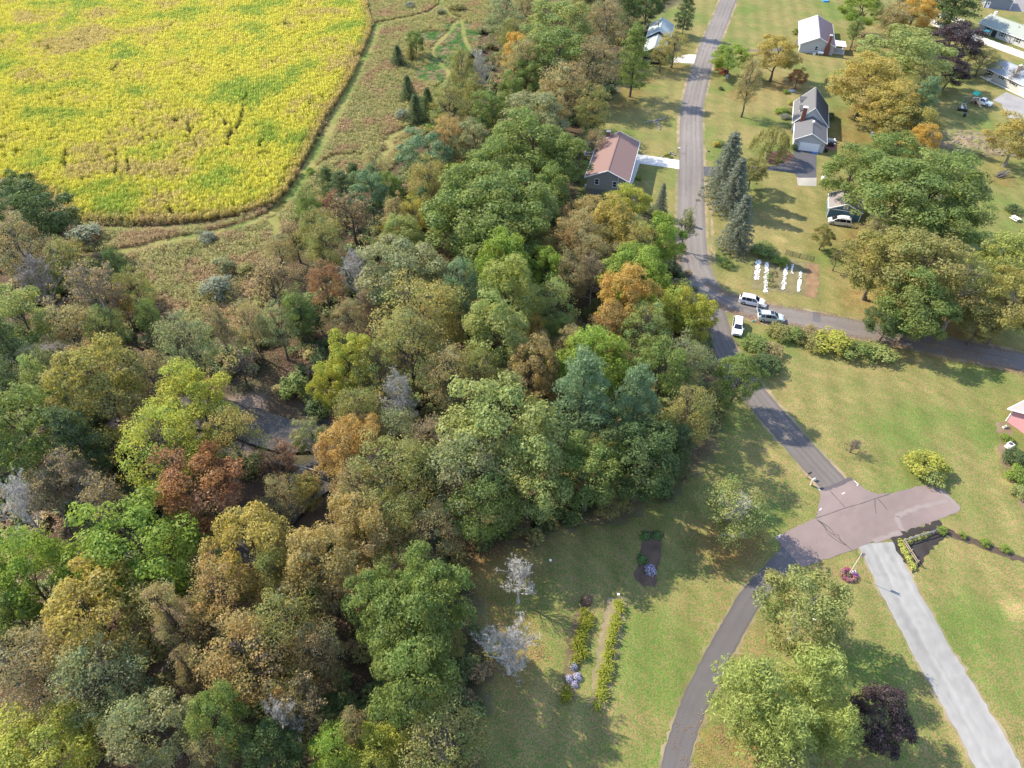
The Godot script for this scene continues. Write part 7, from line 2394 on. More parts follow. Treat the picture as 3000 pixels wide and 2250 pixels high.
	tree("broadleaf_tree", "round", 1, -48.2, -25.6, 12.0, 4.66, "lime", "yellow green tree in bottom left corner", "trees of the wood", "bark", "tree")
	tree("broadleaf_tree", "round", 2, -24.7, -25.8, 12.0, 2.76, "dark", "dark green tree at bottom edge below white limbs", "trees of the wood", "bark", "tree")
	tree("broadleaf_tree", "round", 3, -18.1, -26.2, 11.0, 2.94, "bright", "bright green tree at bottom edge left of lawn trees", "trees of the wood", "bark", "tree")
	tree("autumn_tree", "open", 2, -30.4, -25.5, 12.0, 2.41, "tan", "tan tree at bottom edge below clear green tree", "trees of the wood", "bark", "tree")
	tree("autumn_tree", "turning", 0, -18.7, -50.7, 16.0, 4.04, "tan", "tan orange tree at upper left of the garden lawn", "trees of the wood", "bark", "tree")
	tree("autumn_tree", "open", 0, -15.2, -52.7, 15.0, 4.20, "olive", "olive tree at upper left corner of garden lawn", "trees of the wood", "bark", "tree")
	tree("broadleaf_tree", "round", 0, -9.2, -40.8, 19.0, 4.08, "green", "tall green tree beside garden lawn, upper right crown", "trees of the wood", "bark", "tree")
	tree("broadleaf_tree", "round", 1, -14.9, -40.1, 18.0, 3.40, "green", "tall green tree beside garden lawn, upper left crown", "trees of the wood", "bark", "tree")
	tree("broadleaf_tree", "round", 2, -11.3, -36.3, 19.0, 4.24, "green", "tall green tree beside garden lawn, middle crown", "trees of the wood", "bark", "tree")
	tree("broadleaf_tree", "round", 3, -10.4, -31.8, 18.0, 4.40, "green", "tall green tree beside garden lawn, lowest crown", "trees of the wood", "bark", "tree")
	tree("autumn_tree", "open", 1, -7.1, -26.7, 14.0, 4.90, "olive", "olive yellow loose tree at bottom left of garden lawn", "trees of the wood", "bark", "tree")
	tree("slender_tree", "tall", 0, -16.2, -27.7, 13.0, 2.29, "brown", "brown green tree at bottom left of tall green trees", "trees of the wood", "bark", "tree")
	tree("broadleaf_tree", "round", 2, -14.1, -25.9, 10.0, 3.03, "lime", "lime green low tree at bottom edge by the olive loose tree", "trees of the wood", "bark", "tree")
	tree("autumn_tree", "open", 2, -7.3, -39.1, 7.0, 1.81, "olive", "low olive sapling between green trees and silvery bare tree", "trees of the wood", "bark", "tree")
	tree("bare_tree", "bare", 0, 0.8, -46.5, 10.0, 3.23, "", "small silvery bare tree on garden lawn, upper of two", "trees in the yards", "silver", "tree")
	tree("bare_tree", "bare", 2, -0.4, -37.2, 14.0, 4.34, "", "wide silvery bare tree on garden lawn, lower of two", "trees in the yards", "silver", "tree")
	tree("autumn_tree", "open", 0, -2.2, -241.2, 19.0, 7.03, "grey", "grey olive tree at top beside the meadow end", "trees of the wood", "bark", "tree")
	tree("autumn_tree", "open", 1, 4.5, -250.2, 18.2, 5.99, "tan", "tan tree at the top edge right of grey olive one", "trees of the wood", "bark", "tree")
	tree("slender_tree", "tall", 0, -0.8, -229.3, 16.9, 5.38, "olive", "olive narrow tree below the grey olive one", "trees of the wood", "bark", "tree")
	tree("broadleaf_tree", "round", 0, 14.3, -232.7, 20.0, 9.71, "light", "light green tree at top of wood, upper of pair", "trees of the wood", "bark", "tree")
	tree("broadleaf_tree", "round", 1, 12.0, -209.9, 20.0, 10.26, "green", "broad green tree at top of wood, lower of pair", "trees of the wood", "bark", "tree")
	tree("autumn_tree", "turning", 0, 1.6, -221.5, 14.6, 4.27, "gold", "golden crown left of the broad green pair", "trees of the wood", "bark", "tree")
	tree("autumn_tree", "open", 2, 3.3, -204.2, 18.7, 6.20, "tan", "pinkish tan tree under the golden crown", "trees of the wood", "bark", "tree")
	tree("autumn_tree", "open", 0, 29.4, -237.9, 19.0, 7.91, "brown", "brown olive tree at top left of dark blue house", "trees of the wood", "bark", "tree")
	tree("pine_tree", "pine", 0, 39.2, -259.2, 17.0, 5.57, "dark", "dark evergreen at top edge above the dark blue house", "trees of the wood", "bark", "tree")
	tree("spruce_tree", "spruce", 0, 27.7, -281.3, 12.0, 2.73, "dark", "small dark cone at top edge of the wood", "trees of the wood", "bark", "tree")
	tree("broadleaf_tree", "round", 2, 47.3, -268.0, 15.0, 5.73, "dark", "dark leafy tree at top edge beside the road", "trees of the wood", "bark", "tree")
	tree("slender_tree", "tall", 1, 13.6, -187.3, 19.0, 8.82, "tan", "big tan olive tree left of lawn above brown roof", "trees of the wood", "bark", "tree")
	tree("autumn_tree", "open", 1, 23.0, -203.7, 19.0, 8.32, "brown", "dull brown tree behind the white pine by the lawn", "trees of the wood", "bark", "tree")
	tree("slender_tree", "tall", 2, 20.6, -176.3, 17.3, 5.59, "olive", "olive brown tree at the upper left of the brown roof", "trees of the wood", "bark", "tree")
	tree("broadleaf_tree", "round", 3, 0.0, -191.0, 13.3, 3.64, "green", "round green crown, lower of two beside pinkish tan tree", "trees of the wood", "bark", "tree")
	tree("broadleaf_tree", "round", 0, 4.5, -199.2, 14.4, 4.16, "green", "round green crown, upper of two beside pinkish tan tree", "trees of the wood", "bark", "tree")
	tree("slender_tree", "tall", 0, -14.0, -201.6, 18.0, 4.88, "olive", "tall thin olive tree at the meadow edge left of white snag", "trees of the wood", "bark", "tree")
	tree("bare_tree", "bare", 1, -8.3, -202.2, 19.0, 4.58, "", "white dead snag at meadow edge", "trees of the wood", "white", "tree")
	tree("slender_tree", "tall", 1, -10.1, -190.7, 15.0, 4.10, "olive", "slim dark olive tree below the white dead snag", "trees of the wood", "bark", "tree")
	tree("autumn_tree", "open", 2, -16.0, -178.4, 16.6, 5.26, "olive", "olive ochre tree right of the three meadow spruces", "trees of the wood", "bark", "tree")
	tree("slender_tree", "tall", 0, -17.9, -180.6, 8.0, 2.60, "yellow", "small yellow sapling below three meadow spruces", "trees of the wood", "bark", "tree")
	tree("broadleaf_tree", "round", 1, -5.5, -176.6, 15.7, 4.75, "green", "green crown above the grey green dome", "trees of the wood", "bark", "tree")
	tree("broadleaf_tree", "round", 2, 4.7, -169.7, 17.0, 8.11, "grey", "grey green dome left of the brown roofed house", "trees of the wood", "bark", "tree")
	tree("autumn_tree", "open", 0, 10.4, -177.7, 14.9, 4.48, "tan", "tan tree between grey green dome and brown roof yard", "trees of the wood", "bark", "tree")
	tree("broadleaf_tree", "round", 3, 4.3, -152.5, 19.0, 8.86, "green", "big green tree left of white railed deck, upper crown", "trees of the wood", "bark", "tree")
	tree("broadleaf_tree", "round", 0, 10.4, -149.4, 17.0, 6.08, "green", "big green tree left of white railed deck, crown nearest it", "trees of the wood", "bark", "tree")
	tree("broadleaf_tree", "round", 1, -19.9, -154.0, 15.0, 5.72, "blue", "blue green tree at the curve of mown trail", "trees of the wood", "bark", "tree")
	tree("autumn_tree", "open", 1, -14.9, -160.0, 16.5, 5.23, "orange", "orange olive tree right of the mown trail curve", "trees of the wood", "bark", "tree")
	tree("broadleaf_tree", "round", 2, -9.1, -157.5, 15.7, 4.74, "grey", "greyish green tree in middle between trail and deck", "trees of the wood", "bark", "tree")
	tree("twiggy_tree", "sparse", 1, -5.5, -158.1, 13.8, 3.89, "brown", "grey twiggy tree left of big deck side tree", "trees of the wood", "grey", "tree")
	tree("broadleaf_tree", "round", 3, -5.1, -143.5, 17.0, 6.74, "green", "green tree above the great oak like dome", "trees of the wood", "bark", "tree")
	tree("autumn_tree", "open", 2, -18.1, -138.7, 16.6, 5.24, "ochre", "yellow ochre tree below the blue green trail tree", "trees of the wood", "bark", "tree")
	tree("autumn_tree", "turning", 1, -13.3, -149.2, 10.0, 2.92, "lime", "small yellow green crown beside the yellow ochre tree", "trees of the wood", "bark", "tree")
	tree("broadleaf_tree", "round", 0, -7.7, -123.2, 20.0, 9.15, "green", "great spreading green dome in wood, left crown", "trees of the wood", "bark", "tree")
	tree("broadleaf_tree", "round", 1, -0.7, -126.5, 20.0, 8.85, "green", "great spreading green dome in wood, right crown", "trees of the wood", "bark", "tree")
	tree("broadleaf_tree", "round", 2, -3.2, -115.3, 18.0, 7.97, "green", "great spreading green dome in wood, lower crown", "trees of the wood", "bark", "tree")
	tree("autumn_tree", "open", 0, 4.3, -119.4, 14.3, 4.19, "ochre", "ochre brown tree right of the great green dome", "trees of the wood", "bark", "tree")
	tree("broadleaf_tree", "round", 3, 7.4, -138.5, 14.0, 4.86, "green", "green tree between great dome and brown roofed house", "trees of the wood", "bark", "tree")
	tree("broadleaf_tree", "round", 0, -30.6, -137.3, 14.1, 4.02, "blue", "blue green tree right of dark meadow pines", "trees of the wood", "bark", "tree")
	tree("slender_tree", "tall", 2, -31.7, -149.5, 10.0, 2.45, "blue", "slim blue green tree behind the dark meadow pines", "trees of the wood", "bark", "tree")
	tree("broadleaf_tree", "round", 1, -19.2, -138.7, 10.0, 2.46, "blue", "small blue green crown left of great dome", "trees of the wood", "bark", "tree")
	tree("slender_tree", "tall", 0, -16.3, -138.7, 12.5, 3.31, "ochre", "ochre brown crown at upper left of great dome", "trees of the wood", "bark", "tree")
	tree("twiggy_tree", "sparse", 0, -32.9, -129.0, 15.0, 6.17, "brown", "brown twiggy grove of thin trunks below dark meadow pines", "trees of the wood", "bark", "tree")
	tree("twiggy_tree", "sparse", 1, -39.1, -137.7, 10.0, 3.59, "rust", "thin rust twigs at the path fork", "trees of the wood", "bark", "tree")
	tree("slender_tree", "tall", 1, -41.0, -127.0, 17.0, 3.40, "green", "leaning dark stemmed green tree right of path fork", "trees of the wood", "bark", "tree")
	tree("autumn_tree", "open", 1, -38.6, -121.8, 14.4, 4.25, "olive", "olive tree under the leaning dark stemmed tree", "trees of the wood", "bark", "tree")
	tree("twiggy_tree", "sparse", 2, -44.1, -123.8, 11.0, 3.95, "tan", "tan twigs along the right side of path fork", "trees of the wood", "bark", "tree")
	tree("autumn_tree", "open", 2, -20.9, -129.9, 12.2, 3.18, "yellow", "yellow tree left of great green dome", "trees of the wood", "bark", "tree")
	tree("autumn_tree", "open", 0, -25.3, -128.6, 8.0, 2.56, "yellow", "small yellow bush tree below brown twiggy grove", "trees of the wood", "bark", "tree")
	tree("slender_tree", "tall", 2, -23.7, -127.4, 14.0, 3.43, "tan", "tan thin tree between brown grove and yellow tree", "trees of the wood", "bark", "tree")
	tree("autumn_tree", "open", 1, -35.5, -116.6, 14.8, 4.42, "olive", "yellow olive tree left of the leafless silver tree", "trees of the wood", "bark", "tree")
	tree("autumn_tree", "open", 2, -34.6, -106.7, 12.0, 3.66, "rust", "rust coloured tree at lower left of leafless silver tree", "trees of the wood", "bark", "tree")
	tree("autumn_tree", "open", 0, -28.6, -96.4, 11.0, 3.34, "brown", "dark red brown crown below the leafless silver tree", "trees of the wood", "bark", "tree")
	tree("broadleaf_tree", "round", 2, -21.6, -120.7, 13.0, 4.16, "light", "light olive crown left of great dome foot", "trees of the wood", "bark", "tree")
	tree("twiggy_tree", "sparse", 2, -14.4, -118.3, 11.0, 3.25, "brown", "grey twigs under the left crown of great dome", "trees of the wood", "grey", "tree")
	tree("broadleaf_tree", "round", 3, 25.7, -139.8, 9.0, 4.62, "lime", "yellow green tree in front of the grey gable wall", "trees in the yards", "bark", "tree")
	tree("autumn_tree", "turning", 2, 16.1, -132.5, 10.0, 4.93, "tan", "tan orange tree at front left of the grey gable wall", "trees in the yards", "bark", "tree")
	tree("autumn_tree", "turning", 3, 21.0, -124.1, 14.0, 5.58, "ochre", "ochre tree in front of the grey gable and lime tree", "trees in the yards", "bark", "tree")
	tree("autumn_tree", "open", 1, 13.4, -120.0, 15.0, 4.50, "tan", "tan tree below the tan orange one near grey gable", "trees of the wood", "bark", "tree")
	tree("autumn_tree", "open", 2, 10.4, -116.6, 14.8, 4.42, "orange", "orange tan crown left of the fresh green roadside tree", "trees of the wood", "bark", "tree")
	tree("autumn_tree", "open", 0, 13.8, -114.6, 14.4, 4.23, "tan", "pale tan crown above the grey brown twiggy tree", "trees of the wood", "bark", "tree")
	tree("broadleaf_tree", "round", 0, 29.1, -119.1, 14.0, 4.41, "bright", "bright green tree at left of road below little blue spruce", "trees of the wood", "bark", "tree")
	tree("autumn_tree", "open", 1, 24.5, -116.5, 14.2, 4.13, "ochre", "ochre green tree beside the bright green roadside tree", "trees of the wood", "bark", "tree")
	tree("twiggy_tree", "sparse", 1, 36.0, -128.4, 11.0, 3.11, "light", "thin leafy branches hanging over the road edge", "trees of the wood", "bark", "tree")
	tree("spruce_tree", "spruce", 1, 33.4, -142.1, 9.0, 2.06, "spruce", "little blue spruce at left of road below grey gable", "trees in the yards", "bark", "tree")
	tree("pine_tree", "pine", 1, 34.9, -209.7, 20.0, 5.53, "green", "tall bright green white pine left of road", "trees in the yards", "bark", "tree")
	tree("autumn_tree", "open", 0, 50.8, -233.0, 11.0, 5.99, "ochre", "ochre green tree pair beside dark blue house, larger", "trees in the yards", "bark", "tree")
	tree("autumn_tree", "open", 1, 46.6, -229.1, 9.0, 4.04, "ochre", "ochre green tree pair beside dark blue house, smaller", "trees in the yards", "bark", "tree")
	tree("pine_tree", "pine", 2, 59.5, -262.7, 14.0, 3.93, "cedar", "lone evergreen with bare lower trunk at top left of road", "trees in the yards", "bark", "tree")
	tree("pine_tree", "pine", 0, 20.3, -177.9, 11.0, 2.41, "blue", "blue green young pine behind the brown roofed house", "trees of the wood", "bark", "tree")
	tree("autumn_tree", "open", 2, 20.8, -167.8, 9.0, 3.42, "brown", "brown shaded tree beside the white railed deck", "trees of the wood", "bark", "tree")
	tree("broadleaf_tree", "round", 1, 67.0, -225.0, 10.0, 5.51, "bright", "round bright yellow green tree at right of road", "trees in the yards", "bark", "tree")
	tree("autumn_tree", "turning", 0, 79.7, -222.1, 13.0, 6.78, "ochre", "golden green maple between road and metal roofed house", "trees in the yards", "bark", "tree")
	tree("slender_tree", "tall", 0, 64.6, -195.8, 17.0, 4.37, "tan", "tall tan tree with long bare trunk at right of road", "trees in the yards", "bark", "tree")
	tree("autumn_tree", "turning", 1, 85.5, -215.9, 6.0, 2.69, "rust", "small dark red tree above the white house with dormers", "trees in the yards", "bark", "tree")
	tree("weeping_tree", "weeping", 0, 65.2, -170.3, 9.0, 4.62, "olive", "weeping tree with hanging olive shoots left of garage", "trees in the yards", "bark", "tree")
	tree("broadleaf_tree", "round", 2, 56.8, -154.8, 8.0, 3.36, "olive", "olive tree right of the big blue spruce", "trees in the yards", "bark", "tree")
	tree("spruce_tree", "spruce", 0, 49.5, -151.1, 17.0, 5.80, "spruce", "big blue grey spruce at right of road, left one of pair", "trees in the yards", "bark", "tree")
	tree("spruce_tree", "spruce", 1, 50.1, -144.4, 14.0, 5.05, "spruce", "blue grey spruce close behind the big one, right of pair", "trees in the yards", "bark", "tree")
	tree("spruce_tree", "spruce", 2, 47.4, -128.6, 14.0, 4.54, "spruce", "blue spruce with bare lower trunk above the vegetable plot", "trees in the yards", "bark", "tree")
	tree("broadleaf_tree", "round", 3, 65.6, -128.8, 5.5, 2.37, "olive", "small apple tree on lawn below the minivan", "trees in the yards", "bark", "tree")
	tree("twiggy_tree", "sparse", 0, 66.0, -121.0, 6.0, 2.13, "olive", "thin crooked fruit tree left of the grove", "trees in the yards", "bark", "tree")
	tree("twiggy_tree", "sparse", 2, 94.9, -217.2, 3.5, 1.13, "olive", "tiny bare sapling on lawn behind the white house with dormers", "trees in the yards", "bark", "tree")
	tree("autumn_tree", "turning", 2, 96.6, -194.6, 17.0, 9.35, "ochre", "big yellow maple in the row right of houses, left side", "trees in the yards", "bark", "tree")
	tree("broadleaf_tree", "round", 0, 113.5, -212.1, 18.0, 11.46, "light", "big yellow green maple in the row right of houses, top", "trees in the yards", "bark", "tree")
	tree("autumn_tree", "turning", 3, 96.8, -180.7, 15.0, 8.13, "ochre", "olive yellow tree below the big yellow maple", "trees in the yards", "bark", "tree")
	tree("autumn_tree", "open", 1, 113.6, -199.3, 14.0, 6.57, "olive", "olive tree at right side of the yellow maple row", "trees in the yards", "bark", "tree")
	tree("pine_tree", "pine", 1, 105.4, -180.0, 17.0, 4.24, "blue", "blue green pine at lower right of yellow maple row", "trees in the yards", "bark", "tree")
	tree("autumn_tree", "turning", 0, 99.5, -174.2, 13.0, 7.39, "olive", "orange tipped olive tree below the blue green pine", "trees in the yards", "bark", "tree")
	tree("slender_tree", "tall", 1, 125.9, -251.5, 15.0, 7.82, "tan", "brown tan tree above the yellow green maple", "trees in the yards", "bark", "tree")
	tree("autumn_tree", "turning", 1, 134.7, -256.1, 15.0, 6.28, "gold", "orange gold crown at top right of brown tan tree", "trees in the yards", "bark", "tree")
	tree("broadleaf_tree", "round", 1, 120.4, -263.3, 14.0, 6.94, "bright", "bright green tree at top edge left of brown tan tree", "trees in the yards", "bark", "tree")
	tree("slender_tree", "tall", 2, 113.5, -249.1, 11.0, 3.78, "green", "thin green tree under the bright green top edge tree", "trees in the yards", "bark", "tree")
	tree("twiggy_tree", "sparse", 0, 113.8, -239.5, 10.0, 4.82, "tan", "tan twiggy tree at edge of lawn by metal roofed house", "trees in the yards", "bark", "tree")
	tree("broadleaf_tree", "round", 2, 137.4, -230.7, 14.0, 7.90, "purple", "dark purple tree in front of white fences", "trees in the yards", "bark", "tree")
	tree("broadleaf_tree", "round", 3, 129.3, -214.7, 10.0, 5.77, "purple", "lower dark purple tree under the large purple one", "trees in the yards", "bark", "tree")
	tree("autumn_tree", "open", 2, 144.6, -225.6, 9.0, 5.87, "olive", "olive tree beside the dark purple trees and long white house", "trees in the yards", "bark", "tree")
	tree("pine_tree", "pine", 2, 154.9, -269.6, 16.0, 11.26, "dark", "dark evergreen mass at top edge beside grey building", "trees in the yards", "bark", "tree")
	tree("broadleaf_tree", "round", 0, 142.2, -270.9, 14.0, 6.57, "dark", "dark green tree at top edge left of evergreen mass", "trees in the yards", "bark", "tree")
	tree("bare_tree", "bare", 0, 151.5, -217.3, 7.0, 4.00, "", "bare grey tree behind the long low white house", "trees in the yards", "grey", "tree")
	tree("broadleaf_tree", "round", 3, 112.1, -345.8, 14.0, 15.21, "green", "green tree just beyond the top edge shading the far lawn, left one", "trees in the yards", "bark", "tree")
	tree("broadleaf_tree", "round", 1, 136.0, -342.8, 13.0, 15.12, "green", "green tree just beyond the top edge shading the far lawn, right one", "trees in the yards", "bark", "tree")
	tree("broadleaf_tree", "round", 1, 80.8, -131.0, 19.0, 10.77, "green", "largest green tree of grove behind the shed", "trees of the roadside grove", "bark", "tree")
	tree("broadleaf_tree", "round", 2, 76.3, -145.8, 15.0, 6.85, "green", "green tree overhanging the blue green shed roof", "trees of the roadside grove", "bark", "tree")
	tree("broadleaf_tree", "round", 3, 88.7, -134.2, 18.0, 9.09, "green", "green tree at right end of shed side grove", "trees of the roadside grove", "bark", "tree")
	tree("broadleaf_tree", "round", 0, 87.8, -154.4, 14.0, 6.44, "green", "green tree at upper end of grove", "trees of the roadside grove", "bark", "tree")
	tree("autumn_tree", "turning", 2, 99.4, -164.0, 12.0, 3.83, "gold", "small gold topped tree at upper right of grove", "trees of the roadside grove", "bark", "tree")
	tree("broadleaf_tree", "round", 1, 88.0, -123.8, 15.0, 6.31, "green", "green tree above the roadside oaks at right", "trees of the roadside grove", "bark", "tree")
	tree("autumn_tree", "open", 0, 72.8, -122.9, 12.0, 3.99, "tan", "gold tan tree right of the minivan", "trees of the roadside grove", "bark", "tree")
	tree("autumn_tree", "turning", 1, 69.0, -111.2, 15.0, 6.75, "olive", "yellow olive tree in middle of grove", "trees of the roadside grove", "bark", "tree")
	tree("broadleaf_tree", "round", 2, 74.6, -106.7, 17.0, 8.31, "olive", "broad olive green tree in lower grove", "trees of the roadside grove", "bark", "tree")
	tree("autumn_tree", "open", 1, 69.9, -102.7, 13.0, 4.81, "ochre", "ochre loose crown above the leaning pale trunk", "trees of the roadside grove", "bark", "tree")
	tree("broadleaf_tree", "round", 3, 71.6, -99.2, 13.0, 6.48, "green", "deep green tree at roadside foot of grove", "trees of the roadside grove", "bark", "tree")
	tree("autumn_tree", "open", 2, 80.5, -102.1, 15.0, 5.71, "olive", "olive tree with pale leaning trunk at roadside", "trees of the roadside grove", "grey", "tree")
	tree("broadleaf_tree", "round", 0, 66.8, -98.2, 8.0, 3.48, "dark", "low dark green tree beside the bare earth patch", "trees of the roadside grove", "bark", "tree")
	tree("autumn_tree", "turning", 3, 93.1, -110.9, 16.0, 6.01, "light", "pale green tree at right edge of grove, upper", "trees of the roadside grove", "bark", "tree")
	tree("autumn_tree", "turning", 0, 86.7, -98.2, 15.0, 5.75, "olive", "olive yellow tree at right edge of grove, lower", "trees of the roadside grove", "bark", "tree")
	tree("broadleaf_tree", "round", 1, 83.0, -97.7, 8.0, 3.20, "olive", "low olive tree at roadside right end of grove", "trees of the roadside grove", "bark", "tree")
	tree("autumn_tree", "turning", 1, 123.9, -166.4, 13.0, 6.43, "ochre", "golden olive tree with thick leaning trunk at right edge", "trees in the yards", "grey", "tree")
	tree("broadleaf_tree", "round", 2, 35.8, -81.7, 11.0, 3.71, "green", "lone round green tree at left edge of the lane", "trees in the yards", "bark", "tree")
	tree("slender_tree", "tall", 2, 29.9, -57.0, 10.0, 5.78, "sage", "pale olive green birch like tree on the lawn by the turning pad", "trees in the yards", "silver", "tree")
	tree("broadleaf_tree", "round", 1, 34.3, -40.9, 13.0, 5.09, "sage", "olive green tree with white forked trunk by dark drive", "trees in the yards", "white", "tree")
	tree("pine_tree", "pine", 0, 25.6, -31.4, 14.0, 4.94, "pale", "big pale green pine at bottom, left crown beside dark drive", "trees in the yards", "bark", "tree")
	tree("pine_tree", "pine", 1, 32.3, -32.5, 14.0, 4.52, "pale", "big pale green pine at bottom, upper right crown", "trees in the yards", "bark", "tree")
	tree("pine_tree", "pine", 2, 28.2, -27.8, 13.0, 4.42, "pale", "big pale green pine at bottom, lowest crown", "trees in the yards", "bark", "tree")
	tree("pine_tree", "pine", 0, 34.0, -28.1, 11.0, 3.26, "pale", "big pale green pine at bottom, crown touching purple tree", "trees in the yards", "bark", "tree")
	tree("broadleaf_tree", "round", 3, 39.9, -29.7, 9.0, 3.32, "purple", "dark purple rounded tree at bottom beside the pale pine", "trees in the yards", "bark", "tree")
	tree("autumn_tree", "open", 1, 29.5, -25.4, 8.0, 2.63, "grey", "grey green tree at the bottom edge under the pale pine", "trees in the yards", "bark", "tree")
	tree("spruce_tree", "spruce", 1, -36.4, -234.4, 7.0, 3.48, "cedar", "dark cone evergreen in upper meadow, left of pair", "evergreens in the meadow", "bark", "tree")
	tree("broadleaf_tree", "round", 2, -31.6, -243.2, 8.0, 2.93, "green", "young leafy green tree in upper meadow", "trees in the yards", "bark", "tree")
	tree("spruce_tree", "spruce", 2, -32.8, -239.0, 6.0, 2.65, "olive", "slim olive evergreen in upper meadow, right of pair", "evergreens in the meadow", "bark", "tree")
	tree("spruce_tree", "spruce", 0, -30.2, -206.9, 8.0, 3.37, "cedar", "dark cone evergreen in meadow cluster, topmost", "evergreens in the meadow", "bark", "tree")
	tree("spruce_tree", "spruce", 1, -26.5, -192.1, 8.5, 3.56, "cedar", "dark cone evergreen in meadow cluster, front one by grey bush", "evergreens in the meadow", "bark", "tree")
	tree("spruce_tree", "spruce", 2, -23.5, -196.7, 8.5, 3.63, "dark", "dark cone evergreen in meadow cluster, right one", "evergreens in the meadow", "bark", "tree")
	tree("spruce_tree", "spruce", 0, -26.5, -183.3, 3.5, 0.91, "dark", "tiny dark cone beside the mown trail", "evergreens in the meadow", "bark", "tree")
	tree("pine_tree", "pine", 0, -42.7, -150.2, 8.0, 3.15, "dark", "dark bushy pine at path side, left of three", "evergreens in the meadow", "bark", "tree")
	tree("pine_tree", "pine", 1, -38.7, -146.1, 9.0, 3.74, "cedar", "dark bushy pine at path side, middle and largest of three", "evergreens in the meadow", "bark", "tree")
	tree("pine_tree", "pine", 2, -36.4, -150.1, 9.0, 3.15, "dark", "dark bushy pine at path side, right of three", "evergreens in the meadow", "bark", "tree")

	# young trees in the gaps, which nothing tells apart
	filler("open", 0, 41.2, -268.5, 10.5, 3.4, "brown", "loose young brown tree filling a gap between the large crowns")
	filler("round", 0, -26.7, -140.4, 12.2, 2.9, "green", "dense young green tree filling a gap between the large crowns")
	filler("sparse", 0, 15.5, -255.6, 11.8, 4.0, "brown", "twiggy young brown tree filling a gap between the large crowns")
	filler("tall", 1, 21.5, -261.4, 13.5, 3.8, "olive", "slender young olive green tree filling a gap between the large crowns")
	filler("tall", 0, 3.9, -284.2, 9.8, 3.1, "olive", "slender young olive green tree filling a gap between the large crowns")
	filler("open", 0, 12.5, -65.1, 11.8, 2.9, "olive", "loose young olive green tree filling a gap between the large crowns")
	filler("round", 2, -92.7, -89.9, 12.4, 3.2, "green", "dense young green tree filling a gap between the large crowns")
	filler("open", 0, -13.9, -44.8, 12.3, 4.0, "olive", "loose young olive green tree filling a gap between the large crowns")
	filler("open", 2, -65.4, -43.1, 10.9, 3.2, "brown", "loose young brown tree filling a gap between the large crowns")
	filler("open", 1, -17.1, -70.3, 11.2, 4.1, "grey", "loose young grey green tree filling a gap between the large crowns")
	filler("open", 2, 29.3, -263.7, 9.6, 3.2, "brown", "loose young brown tree filling a gap between the large crowns")
	filler("tall", 2, -37.2, -97.2, 13.1, 3.6, "green", "slender young green tree filling a gap between the large crowns")
	filler("sparse", 1, -58.4, -25.2, 10.2, 3.6, "brown", "twiggy young brown tree filling a gap between the large crowns")
	filler("tall", 0, -6.6, -138.6, 11.3, 3.0, "green", "slender young green tree filling a gap between the large crowns")
	filler("open", 0, -31.6, -152.8, 11.0, 3.3, "tan", "loose young tan tree filling a gap between the large crowns")
	filler("open", 2, 8.8, -252.2, 11.9, 2.9, "brown", "loose young brown tree filling a gap between the large crowns")
	filler("open", 2, -3.5, -183.0, 9.4, 3.0, "brown", "loose young brown tree filling a gap between the large crowns")
	filler("open", 1, -11.5, -84.6, 10.1, 4.0, "grey", "loose young grey green tree filling a gap between the large crowns")
	filler("open", 2, -46.2, -119.3, 9.5, 3.5, "tan", "loose young tan tree filling a gap between the large crowns")
	filler("round", 1, -88.4, -109.3, 9.2, 3.0, "green", "dense young green tree filling a gap between the large crowns")
	filler("sparse", 2, -13.8, -135.9, 12.4, 2.9, "brown", "twiggy young brown tree filling a gap between the large crowns")
	filler("open", 2, 24.5, -121.4, 12.7, 3.0, "grey", "loose young grey green tree filling a gap between the large crowns")
	filler("round", 1, -16.8, -143.2, 10.6, 3.1, "green", "dense young green tree filling a gap between the large crowns")
	filler("open", 2, 39.8, -299.7, 12.6, 3.3, "tan", "loose young tan tree filling a gap between the large crowns")
	filler("open", 1, -10.4, -52.2, 11.9, 3.9, "tan", "loose young tan tree filling a gap between the large crowns")
	filler("open", 2, -106.8, -127.2, 11.3, 3.6, "tan", "loose young tan tree filling a gap between the large crowns")
	filler("sparse", 0, -14.5, -168.1, 12.3, 3.4, "brown", "twiggy young brown tree filling a gap between the large crowns")
	filler("open", 0, -7.5, -132.1, 9.1, 3.1, "brown", "loose young brown tree filling a gap between the large crowns")
	filler("open", 1, 11.3, -267.1, 13.0, 3.5, "grey", "loose young grey green tree filling a gap between the large crowns")
	filler("open", 2, 14.5, -216.4, 10.9, 3.2, "brown", "loose young brown tree filling a gap between the large crowns")
	filler("round", 0, -38.4, -46.5, 10.5, 3.4, "green", "dense young green tree filling a gap between the large crowns")
	filler("tall", 1, 31.9, -245.4, 11.9, 2.9, "olive", "slender young olive green tree filling a gap between the large crowns")
	filler("open", 1, -73.7, -69.3, 9.7, 3.2, "grey", "loose young grey green tree filling a gap between the large crowns")
	filler("tall", 0, 2.0, -179.7, 12.4, 3.7, "olive", "slender young olive green tree filling a gap between the large crowns")
	filler("open", 1, -75.6, -83.0, 13.0, 3.3, "grey", "loose young grey green tree filling a gap between the large crowns")
	filler("open", 2, 24.2, -281.0, 13.2, 3.8, "tan", "loose young tan tree filling a gap between the large crowns")
	filler("open", 0, -86.3, -72.2, 11.1, 4.1, "grey", "loose young grey green tree filling a gap between the large crowns")
	filler("open", 2, 20.4, -115.5, 10.3, 3.7, "tan", "loose young tan tree filling a gap between the large crowns")

func filler(style: String, variant: int, x: float, z: float, h: float, rad: float, leaf: String, label: String) -> void:
	tree("young_tree", style, variant, x, z, h, rad, leaf, label, "young " + leaf + " " + style + " trees in the gaps of the wood")

